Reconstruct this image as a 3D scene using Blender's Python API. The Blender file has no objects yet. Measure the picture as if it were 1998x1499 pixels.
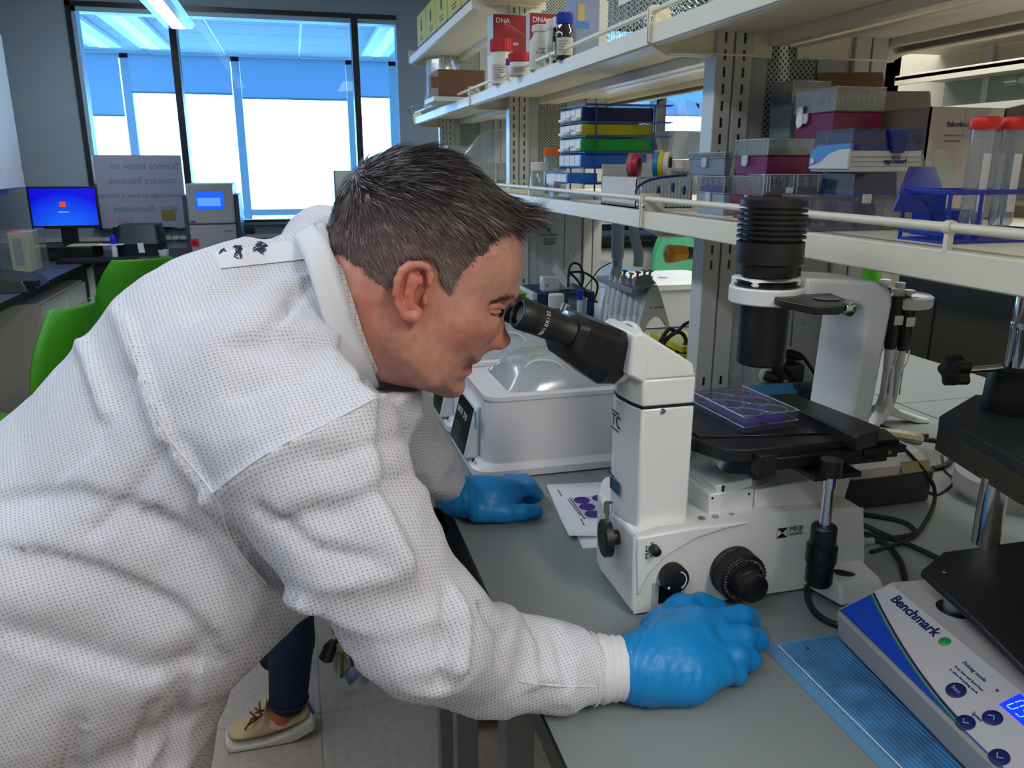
import bpy, math, random
import numpy as np
from mathutils import Vector, Matrix, noise
random.seed(7); np.random.seed(7)
scene = bpy.context.scene
COL = scene.collection

# ------------------------------------------------------------------ camera
IW, IH, FPX = 1998, 1499, 1550.0
PITCH = math.radians(15.4); YAW = math.radians(14.875)
CAM = Vector((0, 0, 1.46))
FW = Vector((math.sin(YAW)*math.cos(PITCH), math.cos(YAW)*math.cos(PITCH), -math.sin(PITCH)))
RT = Vector((math.cos(YAW), -math.sin(YAW), 0)); UP = RT.cross(FW)
cd = bpy.data.cameras.new('camera'); cam = bpy.data.objects.new('camera', cd); COL.objects.link(cam)
cd.sensor_fit = 'HORIZONTAL'; cd.sensor_width = 36; cd.lens = 36*FPX/IW; cd.clip_start = .02; cd.clip_end = 400
cam.matrix_world = Matrix.Translation(CAM) @ Matrix((RT, UP, -FW)).transposed().to_4x4()
scene.camera = cam

# ------------------------------------------------------------------ light and exposure
scene.view_settings.view_transform = 'Standard'; scene.view_settings.look = 'None'
scene.view_settings.gamma = 1.0; scene.view_settings.use_curve_mapping = False
scene.view_settings.exposure = 0.16
w = bpy.data.worlds.new('sky'); scene.world = w; w.use_nodes = True
bgn = w.node_tree.nodes['Background']; bgn.inputs[0].default_value = (.88, .94, 1, 1); bgn.inputs[1].default_value = 16.0
scene.cycles.max_bounces = 7; scene.cycles.transparent_max_bounces = 16
scene.cycles.diffuse_bounces = 3; scene.cycles.glossy_bounces = 3; scene.cycles.transmission_bounces = 5
scene.cycles.sample_clamp_indirect = 4.0; scene.cycles.use_denoising = True

def area(name, loc, sx, sy, power, col, rot=(0, 0, 0)):
    l = bpy.data.lights.new(name, 'AREA'); l.shape = 'RECTANGLE'; l.size = sx; l.size_y = sy
    l.energy = power; l.color = col
    o = bpy.data.objects.new(name, l); COL.objects.link(o); o.location = loc; o.rotation_euler = rot
    return o
# light panels of the lab ceiling (long rows running along the benches)
area('ceiling_light_row', (-.75, 3.0, 2.62), .25, 4.4, 40, (.82, .91, 1))
area('ceiling_light_row', (-.75, -.6, 2.62), .25, 2.2, 18, (.84, .92, 1))
area('ceiling_light_row', (.9, -1.1, 2.62), .25, 1.6, 34, (1, .94, .84))
area('ceiling_light_row', (2.1, 2.2, 2.62), .25, 3.6, 50, (.98, .97, .92))
# daylight entering through the glazed partition at the end of the room
for _x, _sx in ((-.96, 4.4), (3.95, 2.6)):
    _o = area('daylight_portal', (_x, 10.1, 1.64), _sx, 2.0, 1, (1, 1, 1), (math.radians(-90), 0, 0)); _o.data.cycles.is_portal = True
for _x in (-1.75, .95): area('far_strip_lamp', (_x, 8.35, 2.598), .1, 2.0, 5, (.92, .97, 1))

# ------------------------------------------------------------------ helpers
def at(px, py, x=None, y=None, z=None):
    d = FW*FPX + RT*(px-IW/2) - UP*(py-IH/2)
    if x is not None: t = (x-CAM.x)/d.x
    elif y is not None: t = (y-CAM.y)/d.y
    else: t = (z-CAM.z)/d.z
    return CAM + d*t
def atn(px, py, Y): # vectorised ray / plane y=Y, returns x, z
    p = at(px, py, y=Y); return (p.x, p.z)
def lin(c): return tuple((v/255/12.92 if v/255 <= .04045 else ((v/255+.055)/1.055)**2.4) for v in c)
MATS = {}
def mat(name, rgb, rough=.5, metal=0, noise_amt=0.0, nscale=20, bump=0.0, bscale=200, spec=.5, sub=0, coat=0, emit=0, alpha=1):
    if name in MATS: return MATS[name]
    m = bpy.data.materials.new(name); m.use_nodes = True; nt = m.node_tree; b = nt.nodes['Principled BSDF']
    c = lin(rgb); b.inputs['Base Color'].default_value = (*c, 1)
    b.inputs['Roughness'].default_value = rough; b.inputs['Metallic'].default_value = metal
    b.inputs['Specular IOR Level'].default_value = spec; b.inputs['Coat Weight'].default_value = coat
    if sub: b.inputs['Subsurface Weight'].default_value = sub; b.inputs['Subsurface Radius'].default_value = (.012, .004, .002); b.inputs['Subsurface Scale'].default_value = 1
    if emit: b.inputs['Emission Color'].default_value = (*c, 1); b.inputs['Emission Strength'].default_value = emit
    tc = nt.nodes.new('ShaderNodeTexCoord')
    if noise_amt:
        n = nt.nodes.new('ShaderNodeTexNoise'); n.inputs['Scale'].default_value = nscale; n.inputs['Detail'].default_value = 5
        nt.links.new(tc.outputs['Object'], n.inputs['Vector'])
        r = nt.nodes.new('ShaderNodeMapRange'); r.inputs['From Min'].default_value = .3; r.inputs['From Max'].default_value = .7
        r.inputs['To Min'].default_value = 1-noise_amt; r.inputs['To Max'].default_value = 1+noise_amt
        nt.links.new(n.outputs['Fac'], r.inputs['Value'])
        h = nt.nodes.new('ShaderNodeVectorMath'); h.operation = 'SCALE'; h.inputs[0].default_value = c
        nt.links.new(r.outputs[0], h.inputs['Scale']); nt.links.new(h.outputs[0], b.inputs['Base Color'])
    if bump:
        n2 = nt.nodes.new('ShaderNodeTexNoise'); n2.inputs['Scale'].default_value = bscale; n2.inputs['Detail'].default_value = 3
        nt.links.new(tc.outputs['Object'], n2.inputs['Vector'])
        bp = nt.nodes.new('ShaderNodeBump'); bp.inputs['Strength'].default_value = bump; bp.inputs['Distance'].default_value = .002
        nt.links.new(n2.outputs['Fac'], bp.inputs['Height']); nt.links.new(bp.outputs[0], b.inputs['Normal'])
    MATS[name] = m; return m
def clear(name, tint, opacity=.12, gloss=.12, rough=.08, body=(235, 240, 245)):
    """thin clear plastic or glass: transparent, a little diffuse body, a little gloss"""
    if name in MATS: return MATS[name]
    m = bpy.data.materials.new(name); m.use_nodes = True; nt = m.node_tree; nt.nodes.clear()
    out = nt.nodes.new('ShaderNodeOutputMaterial'); tr = nt.nodes.new('ShaderNodeBsdfTransparent'); tr.inputs[0].default_value = (*lin(tint), 1)
    df = nt.nodes.new('ShaderNodeBsdfDiffuse'); df.inputs[0].default_value = (*lin(body), 1)
    gl = nt.nodes.new('ShaderNodeBsdfGlossy'); gl.inputs['Roughness'].default_value = rough; gl.inputs[0].default_value = (.9, .9, .9, 1)
    m1 = nt.nodes.new('ShaderNodeMixShader'); m1.inputs[0].default_value = opacity
    m2 = nt.nodes.new('ShaderNodeMixShader'); ge = nt.nodes.new('ShaderNodeNewGeometry'); dt = nt.nodes.new('ShaderNodeVectorMath'); dt.operation = 'DOT_PRODUCT'
    nt.links.new(ge.outputs['Normal'], dt.inputs[0]); nt.links.new(ge.outputs['Incoming'], dt.inputs[1])
    ab = nt.nodes.new('ShaderNodeMath'); ab.operation = 'ABSOLUTE'; nt.links.new(dt.outputs['Value'], ab.inputs[0])
    om = nt.nodes.new('ShaderNodeMath'); om.operation = 'SUBTRACT'; om.inputs[0].default_value = 1.0; nt.links.new(ab.outputs[0], om.inputs[1])
    pw = nt.nodes.new('ShaderNodeMath'); pw.operation = 'POWER'; pw.inputs[1].default_value = 4.0; nt.links.new(om.outputs[0], pw.inputs[0])
    ad = nt.nodes.new('ShaderNodeMath'); ad.operation = 'MULTIPLY_ADD'; ad.inputs[1].default_value = .6; ad.inputs[2].default_value = .03+gloss*.15; ad.use_clamp = True
    nt.links.new(pw.outputs[0], ad.inputs[0]); nt.links.new(ad.outputs[0], m2.inputs[0])
    nt.links.new(tr.outputs[0], m1.inputs[1]); nt.links.new(df.outputs[0], m1.inputs[2])
    nt.links.new(m1.outputs[0], m2.inputs[1]); nt.links.new(gl.outputs[0], m2.inputs[2]); nt.links.new(m2.outputs[0], out.inputs[0])
    MATS[name] = m; return m

def frame(d):
    d = Vector(d).normalized(); a = Vector((0, 0, 1)) if abs(d.z) < .9 else Vector((1, 0, 0))
    u = d.cross(a).normalized(); return d, u, u.cross(d)
def spline(pts, k=6, closed=False):
    pts = [Vector(p) for p in pts]; n = len(pts); out = []
    for i in range(n if closed else n-1):
        g = (lambda j: pts[j % n]) if closed else (lambda j: pts[max(0, min(n-1, j))])
        p0, p1, p2, p3 = g(i-1), g(i), g(i+1), g(i+2)
        for s in range(k):
            t = s/k; out.append(.5*((2*p1)+(p2-p0)*t+(2*p0-5*p1+4*p2-p3)*t*t+(3*p1-p0-3*p2+p3)*t**3))
    if not closed: out.append(pts[-1])
    return out
class G:
    def __init__(s): s.v = []; s.f = []
    def add(s, vs, fs):
        o = len(s.v); s.v += [tuple(v) for v in vs]; s.f += [tuple(i+o for i in f) for f in fs]; return s
    def box(s, x0, x1, y0, y1, z0, z1):
        return s.add([(x, y, z) for x in (x0, x1) for y in (y0, y1) for z in (z0, z1)],
                     [(0, 1, 3, 2), (4, 6, 7, 5), (0, 4, 5, 1), (2, 3, 7, 6), (0, 2, 6, 4), (1, 5, 7, 3)])
    def obox(s, c, d, rx=(1, 0, 0), ry=(0, 1, 0), rz=(0, 0, 1)):
        c, rx, ry, rz = Vector(c), Vector(rx), Vector(ry), Vector(rz)
        return s.add([c+rx*(i*d[0]/2)+ry*(j*d[1]/2)+rz*(k*d[2]/2) for i in (-1, 1) for j in (-1, 1) for k in (-1, 1)],
                     [(0, 1, 3, 2), (4, 6, 7, 5), (0, 4, 5, 1), (2, 3, 7, 6), (0, 2, 6, 4), (1, 5, 7, 3)])
    def hexa(s, b, t): # two loops of points
        n = len(b); return s.add(list(b)+list(t), [tuple(range(n-1, -1, -1)), tuple(range(n, 2*n))]+[(i, (i+1) % n, n+(i+1) % n, n+i) for i in range(n)])
    def prism(s, poly, ax, lo, hi):
        f = {'x': lambda p, h: (h, p[0], p[1]), 'y': lambda p, h: (p[0], h, p[1]), 'z': lambda p, h: (p[0], p[1], h)}[ax]
        return s.hexa([f(p, lo) for p in poly], [f(p, hi) for p in poly])
    def cyl(s, a, b, r0, r1=None, n=24, cap=True):
        r1 = r0 if r1 is None else r1; a, b = Vector(a), Vector(b); d, u, w_ = frame(b-a)
        cs = [(math.cos(2*math.pi*i/n), math.sin(2*math.pi*i/n)) for i in range(n)]
        s.add([a+(u*c+w_*t)*r0 for c, t in cs]+[b+(u*c+w_*t)*r1 for c, t in cs],
              [(i, (i+1) % n, n+(i+1) % n, n+i) for i in range(n)]+([tuple(range(n-1, -1, -1)), tuple(range(n, 2*n))] if cap else []))
        return s
    def lathe(s, a, d, prof, n=28, cap=True):
        a = Vector(a); d, u, w_ = frame(d); vs = []; fs = []
        for r, h in prof:
            vs += [a+d*h+(u*math.cos(2*math.pi*i/n)+w_*math.sin(2*math.pi*i/n))*r for i in range(n)]
        for k in range(len(prof)-1):
            fs += [(k*n+i, k*n+(i+1) % n, (k+1)*n+(i+1) % n, (k+1)*n+i) for i in range(n)]
        if cap: fs += [tuple(range(n-1, -1, -1)), tuple(range((len(prof)-1)*n, len(prof)*n))]
        return s.add(vs, fs)
    def tube(s, pts, r, n=8, closed=False):
        pts = [Vector(p) for p in pts]; m = len(pts); vs = []; fs = []
        rr = r if isinstance(r, (list, tuple)) else [r]*m
        _, u, _w = frame(pts[1]-pts[0])
        for i, p in enumerate(pts):
            t = (pts[(i+1) % m]-pts[i-1]) if closed else (pts[min(i+1, m-1)]-pts[max(i-1, 0)])
            if t.length < 1e-9: t = Vector((0, 0, 1))
            t.normalize(); u = (u-t*u.dot(t)); u = u.normalized() if u.length > 1e-6 else frame(t)[1]; w_ = t.cross(u)
            vs += [p+(u*math.cos(2*math.pi*k/n)+w_*math.sin(2*math.pi*k/n))*rr[i] for k in range(n)]
        for i in range(m if closed else m-1):
            j = (i+1) % m; fs += [(i*n+k, i*n+(k+1) % n, j*n+(k+1) % n, j*n+k) for k in range(n)]
        if not closed: fs += [tuple(range(n-1, -1, -1)), tuple(range((m-1)*n, m*n))]
        return s.add(vs, fs)
    def grid(s, rows, thick=None):
        m, n = len(rows), len(rows[0]); return s.add([p for r in rows for p in r], [(i*n+j, i*n+j+1, (i+1)*n+j+1, (i+1)*n+j) for i in range(m-1) for j in range(n-1)])
    def ball(s, c, r, n=14, sc=(1, 1, 1)):
        c = Vector(c); prof = [(max(1e-4, math.sin(math.pi*k/n)*r), -math.cos(math.pi*k/n)*r) for k in range(n+1)]; o = len(s.v)
        s.lathe((0, 0, 0), (0, 0, 1), prof, n=2*n)
        for i in range(o, len(s.v)): v = s.v[i]; s.v[i] = (c.x+v[0]*sc[0], c.y+v[1]*sc[1], c.z+v[2]*sc[2])
        return s
def mkobj(name, g, m, off=(0, 0, 0), parent=None, bevel=0, sharp=35, solid=0, bseg=2, flip=True):
    me = bpy.data.meshes.new(name); o3 = Vector(off)
    me.from_pydata([(v[0]-o3.x, v[1]-o3.y, v[2]-o3.z) for v in g.v], [], g.f)
    if flip:
        import bmesh
        bm = bmesh.new(); bm.from_mesh(me); bmesh.ops.recalc_face_normals(bm, faces=bm.faces); bm.to_mesh(me); bm.free()
    me.materials.append(m); me.polygons.foreach_set('use_smooth', [True]*len(me.polygons)); me.set_sharp_from_angle(angle=math.radians(sharp))
    o = bpy.data.objects.new(name, me); COL.objects.link(o)
    if parent: o.parent = parent
    if solid: md = o.modifiers.new('solid', 'SOLIDIFY'); md.thickness = solid; md.offset = 0
    if bevel: md = o.modifiers.new('bevel', 'BEVEL'); md.width = bevel; md.segments = bseg; md.limit_method = 'ANGLE'; md.angle_limit = math.radians(40)
    return o
class T:
    def __init__(s, name, label, cat, loc=(0, 0, 0), group=None, kind=None):
        s.o = bpy.data.objects.new(name, None); COL.objects.link(s.o); s.o.location = loc; s.loc = Vector(loc); s.o.empty_display_size = .02
        if kind: s.o['kind'] = kind
        if label: s.o['label'] = label
        if cat: s.o['category'] = cat
        if group: s.o['group'] = group
    def p(s, name, g, m, parent=None, label=None, **k):
        o = mkobj(name, g, m, s.loc, parent or s.o, **k)
        if label: o['label'] = label
        return o
    def txt(s, body, o, r, u, size, m, parent=None, name='lettering', align='LEFT', mirror=False, bold=0):
        cu = bpy.data.curves.new('t', 'FONT'); cu.body = body; cu.size = size; cu.align_x = align; cu.extrude = .0002; cu.offset = bold
        to = bpy.data.objects.new('t', cu); COL.objects.link(to); bpy.context.view_layer.update()
        me = bpy.data.meshes.new_from_object(to.evaluated_get(bpy.context.evaluated_depsgraph_get())); bpy.data.objects.remove(to)
        r = Vector(r).normalized(); u = Vector(u).normalized(); n = r.cross(u)
        if mirror: r = -r
        M = Matrix.Translation(Vector(o)-s.loc) @ Matrix((r, u, n)).transposed().to_4x4(); me.transform(M); me.materials.clear(); me.materials.append(m)
        ob = bpy.data.objects.new(name, me); COL.objects.link(ob); ob.parent = parent or s.o; return ob
def solo(name, g, m, label=None, cat=None, group=None, kind=None, loc=None, **k):
    if loc is None: a = np.array(g.v); loc = ((a[:, 0].min()+a[:, 0].max())/2, (a[:, 1].min()+a[:, 1].max())/2, a[:, 2].min())
    o = mkobj(name, g, m, loc, **k); o.location = loc
    for kk, vv in (('label', label), ('category', cat), ('group', group), ('kind', kind)):
        if vv: o[kk] = vv
    return o
def dup(root, loc=None, rz=None, label=None, mats=None):
    def cp(o, par):
        c = o.copy(); COL.objects.link(c); c.parent = par
        for ch in o.children: cp(ch, c)
        return c
    r = cp(root, None)
    if loc is not None: r.location = loc
    if rz is not None: r.rotation_euler = (0, 0, rz)
    if label: r['label'] = label
    return r
def sbox(L, C, R, top, bot, Xf, z0=None):
    """box on a shelf: -X face spans px L..C at plane x=Xf, -Y face spans C..R"""
    y1 = at(L, (top+bot)/2, x=Xf).y; c = at(C, (top+bot)/2, x=Xf); y0 = c.y
    x1 = at(R, (top+bot)/2, y=y0).x; z1 = at(C, top, x=Xf).z; zb = at(C, bot, x=Xf).z if z0 is None else z0
    return [Xf, max(x1, Xf+.005), y0, y1, zb, z1]
def inset(b, d): return [b[0]+d, b[1]-d, b[2]+d, b[3]-d, b[4], b[5]]
# ------------------------------------------------------------------ materials
WHITE = mat('white paint', (222, 224, 222), .55); CREAM = mat('cream powder coat', (236, 228, 205), .42, bump=.05, bscale=900)
WALLP = mat('wall paint', (132, 146, 158), .8, noise_amt=.03); WALLB = mat('beige wall', (196, 190, 170), .8, noise_amt=.03)
BLACK = mat('black plastic', (14, 15, 17), .38); BLACKM = mat('black anodised', (20, 20, 22), .45, bump=.08, bscale=1500)
DARK = mat('dark steel', (40, 41, 43), .45, .3); STEEL = mat('grey steel paint', (120, 122, 124), .4); CHROME = mat('chrome', (205, 205, 208), .12, 1)
LAMI = mat('grey laminate', (128, 136, 137), .38, noise_amt=.05, nscale=900); LAMID = mat('dark laminate', (78, 82, 92), .3, noise_amt=.04, nscale=300)
GREEN = mat('green plastic shell', (60, 150, 20), .45); TEAL = mat('green plastic shell pale', (95, 195, 150), .45)
SCOPE = mat('scope enamel', (226, 227, 226), .3, coat=.15); RUB = mat('rubber', (10, 10, 11), .6)
CARD = mat('brown cardboard', (122, 88, 66), .8, noise_amt=.06, nscale=60); PAPER = mat('paper', (232, 232, 238), .8)
GLASS = clear('clear plastic', (236, 242, 243), .08, .3); GLASS2 = clear('clear glass', (225, 240, 240), .06, .4, .03); INK = mat('dark ink', (30, 34, 70), .6)
GREYP = mat('light grey plastic', (176, 182, 190), .45)
FILMF = clear('plastic film', (235, 238, 240), .22, .5, .2)

# ------------------------------------------------------------------ floor
fl = T('floor', None, None, (0, 2, 0), kind='structure')
fl.p('slab', G().box(-2.0, 3.4, -2.5, 6.0, -.06, -.004), mat('grout', (120, 116, 108), .8))
TILE = mat('vinyl tile', (172, 158, 145), .42, noise_amt=.10, nscale=55, bump=.03)
tme = None; ts = .4572
for i in range(-5, 8):
    for j in range(-6, 14):
        x0, y0 = i*ts-.03, j*ts+.12
        if x0+ts > 3.4 or x0 < -2.35 or y0+ts > 6.0: continue
        if tme is None:
            o = mkobj('floor_tile', G().box(.0006, ts-.0006, .0006, ts-.0006, -.01, 0), TILE, parent=fl.o); tme = o.data
        else:
            o = bpy.data.objects.new('floor_tile', tme); COL.objects.link(o); o.parent = fl.o
        o.location = (x0, y0-2, 0)

# ------------------------------------------------------------------ shell
S = dict(kind='structure')
WY = 6.0
g = G(); g.box(-2.1, -1.32, WY, WY+.12, -.06, 2.75); g.box(-1.32, .76, WY, WY+.12, -.06, 1.07); g.box(-1.32, .76, WY, WY+.12, 2.46, 2.75)
g.box(.76, 2.2, WY, WY+.12, -.06, 2.75); g.box(2.2, 3.4, WY, WY+.12, -.06, 1.2); g.box(2.2, 3.4, WY, WY+.12, 2.46, 2.75)
solo('wall_back', g, mat('window wall paint', (150, 168, 180), .8), **S)
solo('wall_left', G().box(-2.12, -2.0, -2.5, 6.0, 0, 2.75), WALLP, **S)
solo('wall_right', G().box(2.55, 2.67, -2.5, 3.2, 0, 2.75).box(2.55, 3.4, 3.1, 3.2, 0, 2.75), WALLB, **S)
solo('wall_right_end', G().box(3.4, 3.5, 3.2, 6.0, 0, 2.75), WALLB, **S)
solo('wall_front', G().box(-2.1, 3.5, -2.62, -2.5, 0, 2.75), WALLB, **S)
solo('ceiling', G().box(-2.1, 3.5, -2.6, 6.12, 2.75, 2.85), mat('ceiling tile', (215, 215, 212), .9), **S)
# interior glazed partition
FR = mat('black window frame', (10, 18, 30), .35); FRL = mat('pale window reveal', (150, 185, 205), .4)
PANE = clear('blue tinted pane', (184, 218, 242), .015, -.17, .02)
wn = T('window_1', None, None, (-.3, WY, 1.07), kind='structure')
g = G(); g.box(-1.32, .76, WY-.02, WY+.1, 2.43, 2.46); g.box(-1.32, .76, WY-.02, WY+.1, 1.07, 1.09); g.box(-1.32, -1.29, WY-.02, WY+.1, 1.07, 2.46)
wn.p('window_frame', g, FR)
wn.p('reveal', G().box(-1.29, -1.265, WY-.01, WY+.1, 1.09, 2.43).box(-1.29, .76, WY-.01, WY+.1, 2.40, 2.43), FRL)
for x in (-.70, .47): wn.p('mullion', G().box(x-.022, x+.022, WY-.03, WY+.1, 1.09, 2.43), FR)
for a, b in ((-1.265, -.722), (-.678, .448), (.492, .76)): wn.p('pane', G().box(a, b, WY+.04, WY+.046, 1.09, 2.40), PANE)
wn.p('sill', G().box(-1.32, .76, WY-.05, WY, 1.055, 1.072), mat('sill', (120, 150, 170), .4))
w2 = T('window_2', None, None, (2.8, WY, 1.2), kind='structure')
w2.p('mullion', G().box(2.74, 2.82, WY-.03, WY+.1, 1.2, 2.46), FR)
w2.p('window_frame', G().box(2.2, 3.4, WY-.02, WY+.1, 2.42, 2.46).box(2.2, 3.4, WY-.02, WY+.1, 1.18, 1.2), FR)
for a, b in ((2.2, 2.74), (2.82, 3.4)): w2.p('pane', G().box(a, b, WY+.04, WY+.046, 1.2, 2.42), PANE)

# ------------------------------------------------------------------ the room beyond the partition
EY = 10.2
solo('wall_far_left', G().box(-3.3, -3.2, 6.12, EY, 0, 2.9), WHITE, **S)
solo('wall_far_right', G().box(5.4, 5.5, 6.12, EY, 0, 2.9), WHITE, **S)
solo('floor_beyond', G().box(-3.3, 5.5, 6.12, EY+.1, -.1, 0), mat('pale floor', (190, 196, 200), .4), **S)
solo('wall_far_base', G().box(-3.3, 5.5, EY, EY+.15, 0, .62).box(1.28, 2.6, EY, EY+.15, .6, 2.8), mat('far wall', (190, 215, 230), .8), **S)
ce = T('ceiling_beyond', None, None, (0, 8, 2.66), kind='structure')
ce.p('grid', G().box(-3.3, 5.5, 6.12, EY+.1, 2.66, 2.76), mat('ceiling grid', (235, 240, 242), .6))
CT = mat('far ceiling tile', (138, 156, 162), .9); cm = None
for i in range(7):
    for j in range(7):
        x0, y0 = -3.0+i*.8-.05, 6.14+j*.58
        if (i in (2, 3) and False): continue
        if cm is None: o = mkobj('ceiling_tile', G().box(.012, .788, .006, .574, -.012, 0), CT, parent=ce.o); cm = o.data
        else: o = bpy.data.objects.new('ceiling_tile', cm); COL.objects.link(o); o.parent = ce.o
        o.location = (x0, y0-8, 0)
LT = mat('lit diffuser', (225, 238, 245), .5, emit=.8)
for k, x in enumerate((-1.75, -1.28, .95, 2.8)):
    t = T('ceiling_light', ['recessed strip light in the far ceiling, leftmost seen through glazing', 'second recessed strip light in the far ceiling, from the left', 'recessed strip light in far ceiling right of the dark mullion', 'far ceiling strip light seen between the shelves'][k], 'ceiling light', (x, 8.4, 2.6), 'strip lights in the far room')
    t.p('housing', G().box(x-.15, x+.15, 7.3, 9.4, 2.61, 2.647), mat('lamp housing', (200, 215, 225), .5))
    t.p('diffuser', G().box(x-.05, x+.05, 7.35, 9.35, 2.60, 2.611), LT)
# exterior windows with roller shades
ew = T('window_3', None, None, (0, EY, .62), kind='structure')
AL = mat('aluminium mullion', (120, 140, 155), .5)
SHD = clear('shade cloth', (132, 172, 205), .82, 0, .5, (135, 165, 188))
ed = [-3.2, -1.72, -.56, .66, 1.28]
for x in (-1.72, -.56, .72, 1.22, 2.65, 3.9): ew.p('mullion', G().box(x-.045, x+.045, EY-.05, EY+.05, .62, 2.66), AL)
ew.p('transom', G().box(-3.2, 5.4, EY-.04, EY+.04, .88, .95), AL)
ew.p('head_rail', G().box(-3.2, 5.4, EY-.05, EY+.05, 2.60, 2.66), AL)
for a, b, zb in ((-3.1, -1.77, 2.0), (-1.67, -.61, 2.25), (-.51, .67, 2.21), (.77, 1.17, 2.25), (2.7, 3.85, 2.1), (3.95, 5.3, 2.1)):
    sh = ew.p('roller_shade', G().box(a, b, EY-.09, EY-.085, zb, 2.62), SHD); ew.p('hem_bar', G().box(a, b, EY-.098, EY-.078, zb-.018, zb), mat('hem bar', (70, 105, 130), .5), parent=sh)
    ew.p('pane', G().box(a-.03, b+.03, EY, EY+.006, .66, 2.6), clear('outer pane', (240, 248, 255), .01, .05, .02))
# shapes far outside
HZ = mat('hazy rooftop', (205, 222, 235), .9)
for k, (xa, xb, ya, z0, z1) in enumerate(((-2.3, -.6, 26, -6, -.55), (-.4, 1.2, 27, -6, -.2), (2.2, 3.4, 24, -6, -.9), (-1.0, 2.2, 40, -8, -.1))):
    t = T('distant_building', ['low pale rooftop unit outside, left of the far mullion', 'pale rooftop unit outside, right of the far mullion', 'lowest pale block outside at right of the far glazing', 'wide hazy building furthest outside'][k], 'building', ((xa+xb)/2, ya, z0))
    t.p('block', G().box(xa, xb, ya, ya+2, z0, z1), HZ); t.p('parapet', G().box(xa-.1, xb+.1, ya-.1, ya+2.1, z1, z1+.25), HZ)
    for q in range(3): t.p('vent_box', G().box(xa+.15+q*(xb-xa)*.3, xa+.15+q*(xb-xa)*.3+.25, ya+.3, ya+.8, z1+.25, z1+.6), HZ)

# ------------------------------------------------------------------ pendant light of this room
t = T('pendant_light', 'suspended linear lamp with grey-blue housing and warm lit strip, by the window', 'lamp', (-.66, 3.6, 2.35))
xl, xr = -.725, -.565; yE = 5.85
t.p('housing', G().prism([(xl, 2.30), (xr, 2.30), (xr+.02, 2.325), (xr, 2.36), (xl, 2.36), (xl-.02, 2.325)], 'y', 2.2, yE), mat('lamp grey', (140, 165, 190), .35))
t.p('diffuser', G().box(xl+.045, xr-.04, 2.25, yE-.04, 2.292, 2.302), mat('warm strip', (255, 236, 190), .5, emit=1.15))
for y in (2.6, 5.5): t.p('cable', G().cyl(((xl+xr)/2, y, 2.36), ((xl+xr)/2, y, 2.75), .002, n=6), CHROME)
# ------------------------------------------------------------------ island bench
BX0, BX1, BZ = .212, 1.76, .91
bt = T('bench', 'long grey laminate laboratory island bench with black edge that everything stands on', 'bench', (.98, 2.0, 0))
for a, b in ((-1.2, 1.52), (1.523, 3.15), (3.153, 4.78)):
    bt.p('worktop', G().box(BX0, BX1, a, b, BZ-.032, BZ), LAMI, bevel=.001)
    bt.p('edge_band', G().box(BX0-.003, BX0, a, b, BZ-.032, BZ-.0005), BLACK)
bt.p('joint_strip', G().box(1.36, 1.363, -1.2, 4.7, BZ, BZ+.0006), DARK)
for y in (-.6, .95, 1.35, 1.56, 3.12, 3.2, 4.7):
    for x in (BX0+.03, 1.68): bt.p('leg', G().box(x, x+.045, y, y+.045, 0, BZ-.032), STEEL, bevel=.002)
for x in (BX0+.03, 1.68): bt.p('rail', G().box(x, x+.04, -.6, 4.7, BZ-.09, BZ-.032), DARK)
bt.p('back_panel', G().box(.96, .98, -.6, 4.7, .1, BZ-.1), mat('panel grey', (150, 152, 152), .6))
# drawer box under the bench, dark gap
cab = T('base_cabinet', 'white wheeled cabinet under bench far end, beyond the resting gloved hand', 'cabinet', (.45, 2.2, 0))
cab.p('body', G().box(.27, .72, 1.75, 2.75, .08, .80), WHITE, bevel=.003)
for k in range(2):
    for q in range(2):
        d = cab.p('drawer', G().box(.255, .27, 1.76+.5*q, 2.24+.5*q, .1+.35*k, .43+.35*k), WHITE, bevel=.003)
        cab.p('handle', G().tube(spline([(.255, 1.94+.5*q, .36+.35*k), (.235, 1.95+.5*q, .36+.35*k), (.235, 2.05+.5*q, .36+.35*k), (.255, 2.06+.5*q, .36+.35*k)], 4), .004), CHROME, parent=d)
for x in (.3, .68):
    for y in (1.8, 2.7): cab.p('caster', G().cyl((x-.01, y, .035), (x+.01, y, .035), .035), BLACK)
g = G(); g.box(.13, .60, .93, 1.36, .80, .808); g.box(.13, .137, .93, 1.36, .808, .845); g.box(.137, .60, .93, .937, .808, .845); g.box(.137, .60, 1.353, 1.36, .808, .845)
trp = bt.p('sliding_tray', g, BLACK, bevel=.001, label='black open tray slid out from under the worktop')
for y in (.925, 1.36): bt.p('slide', G().box(.16, .70, y, y+.006, .815, .835), CHROME, parent=trp)
for y in (.95, 1.33): bt.p('hanger', G().box(.45, .47, y-.008, y+.008, .84, .878), STEEL, parent=trp)

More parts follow.
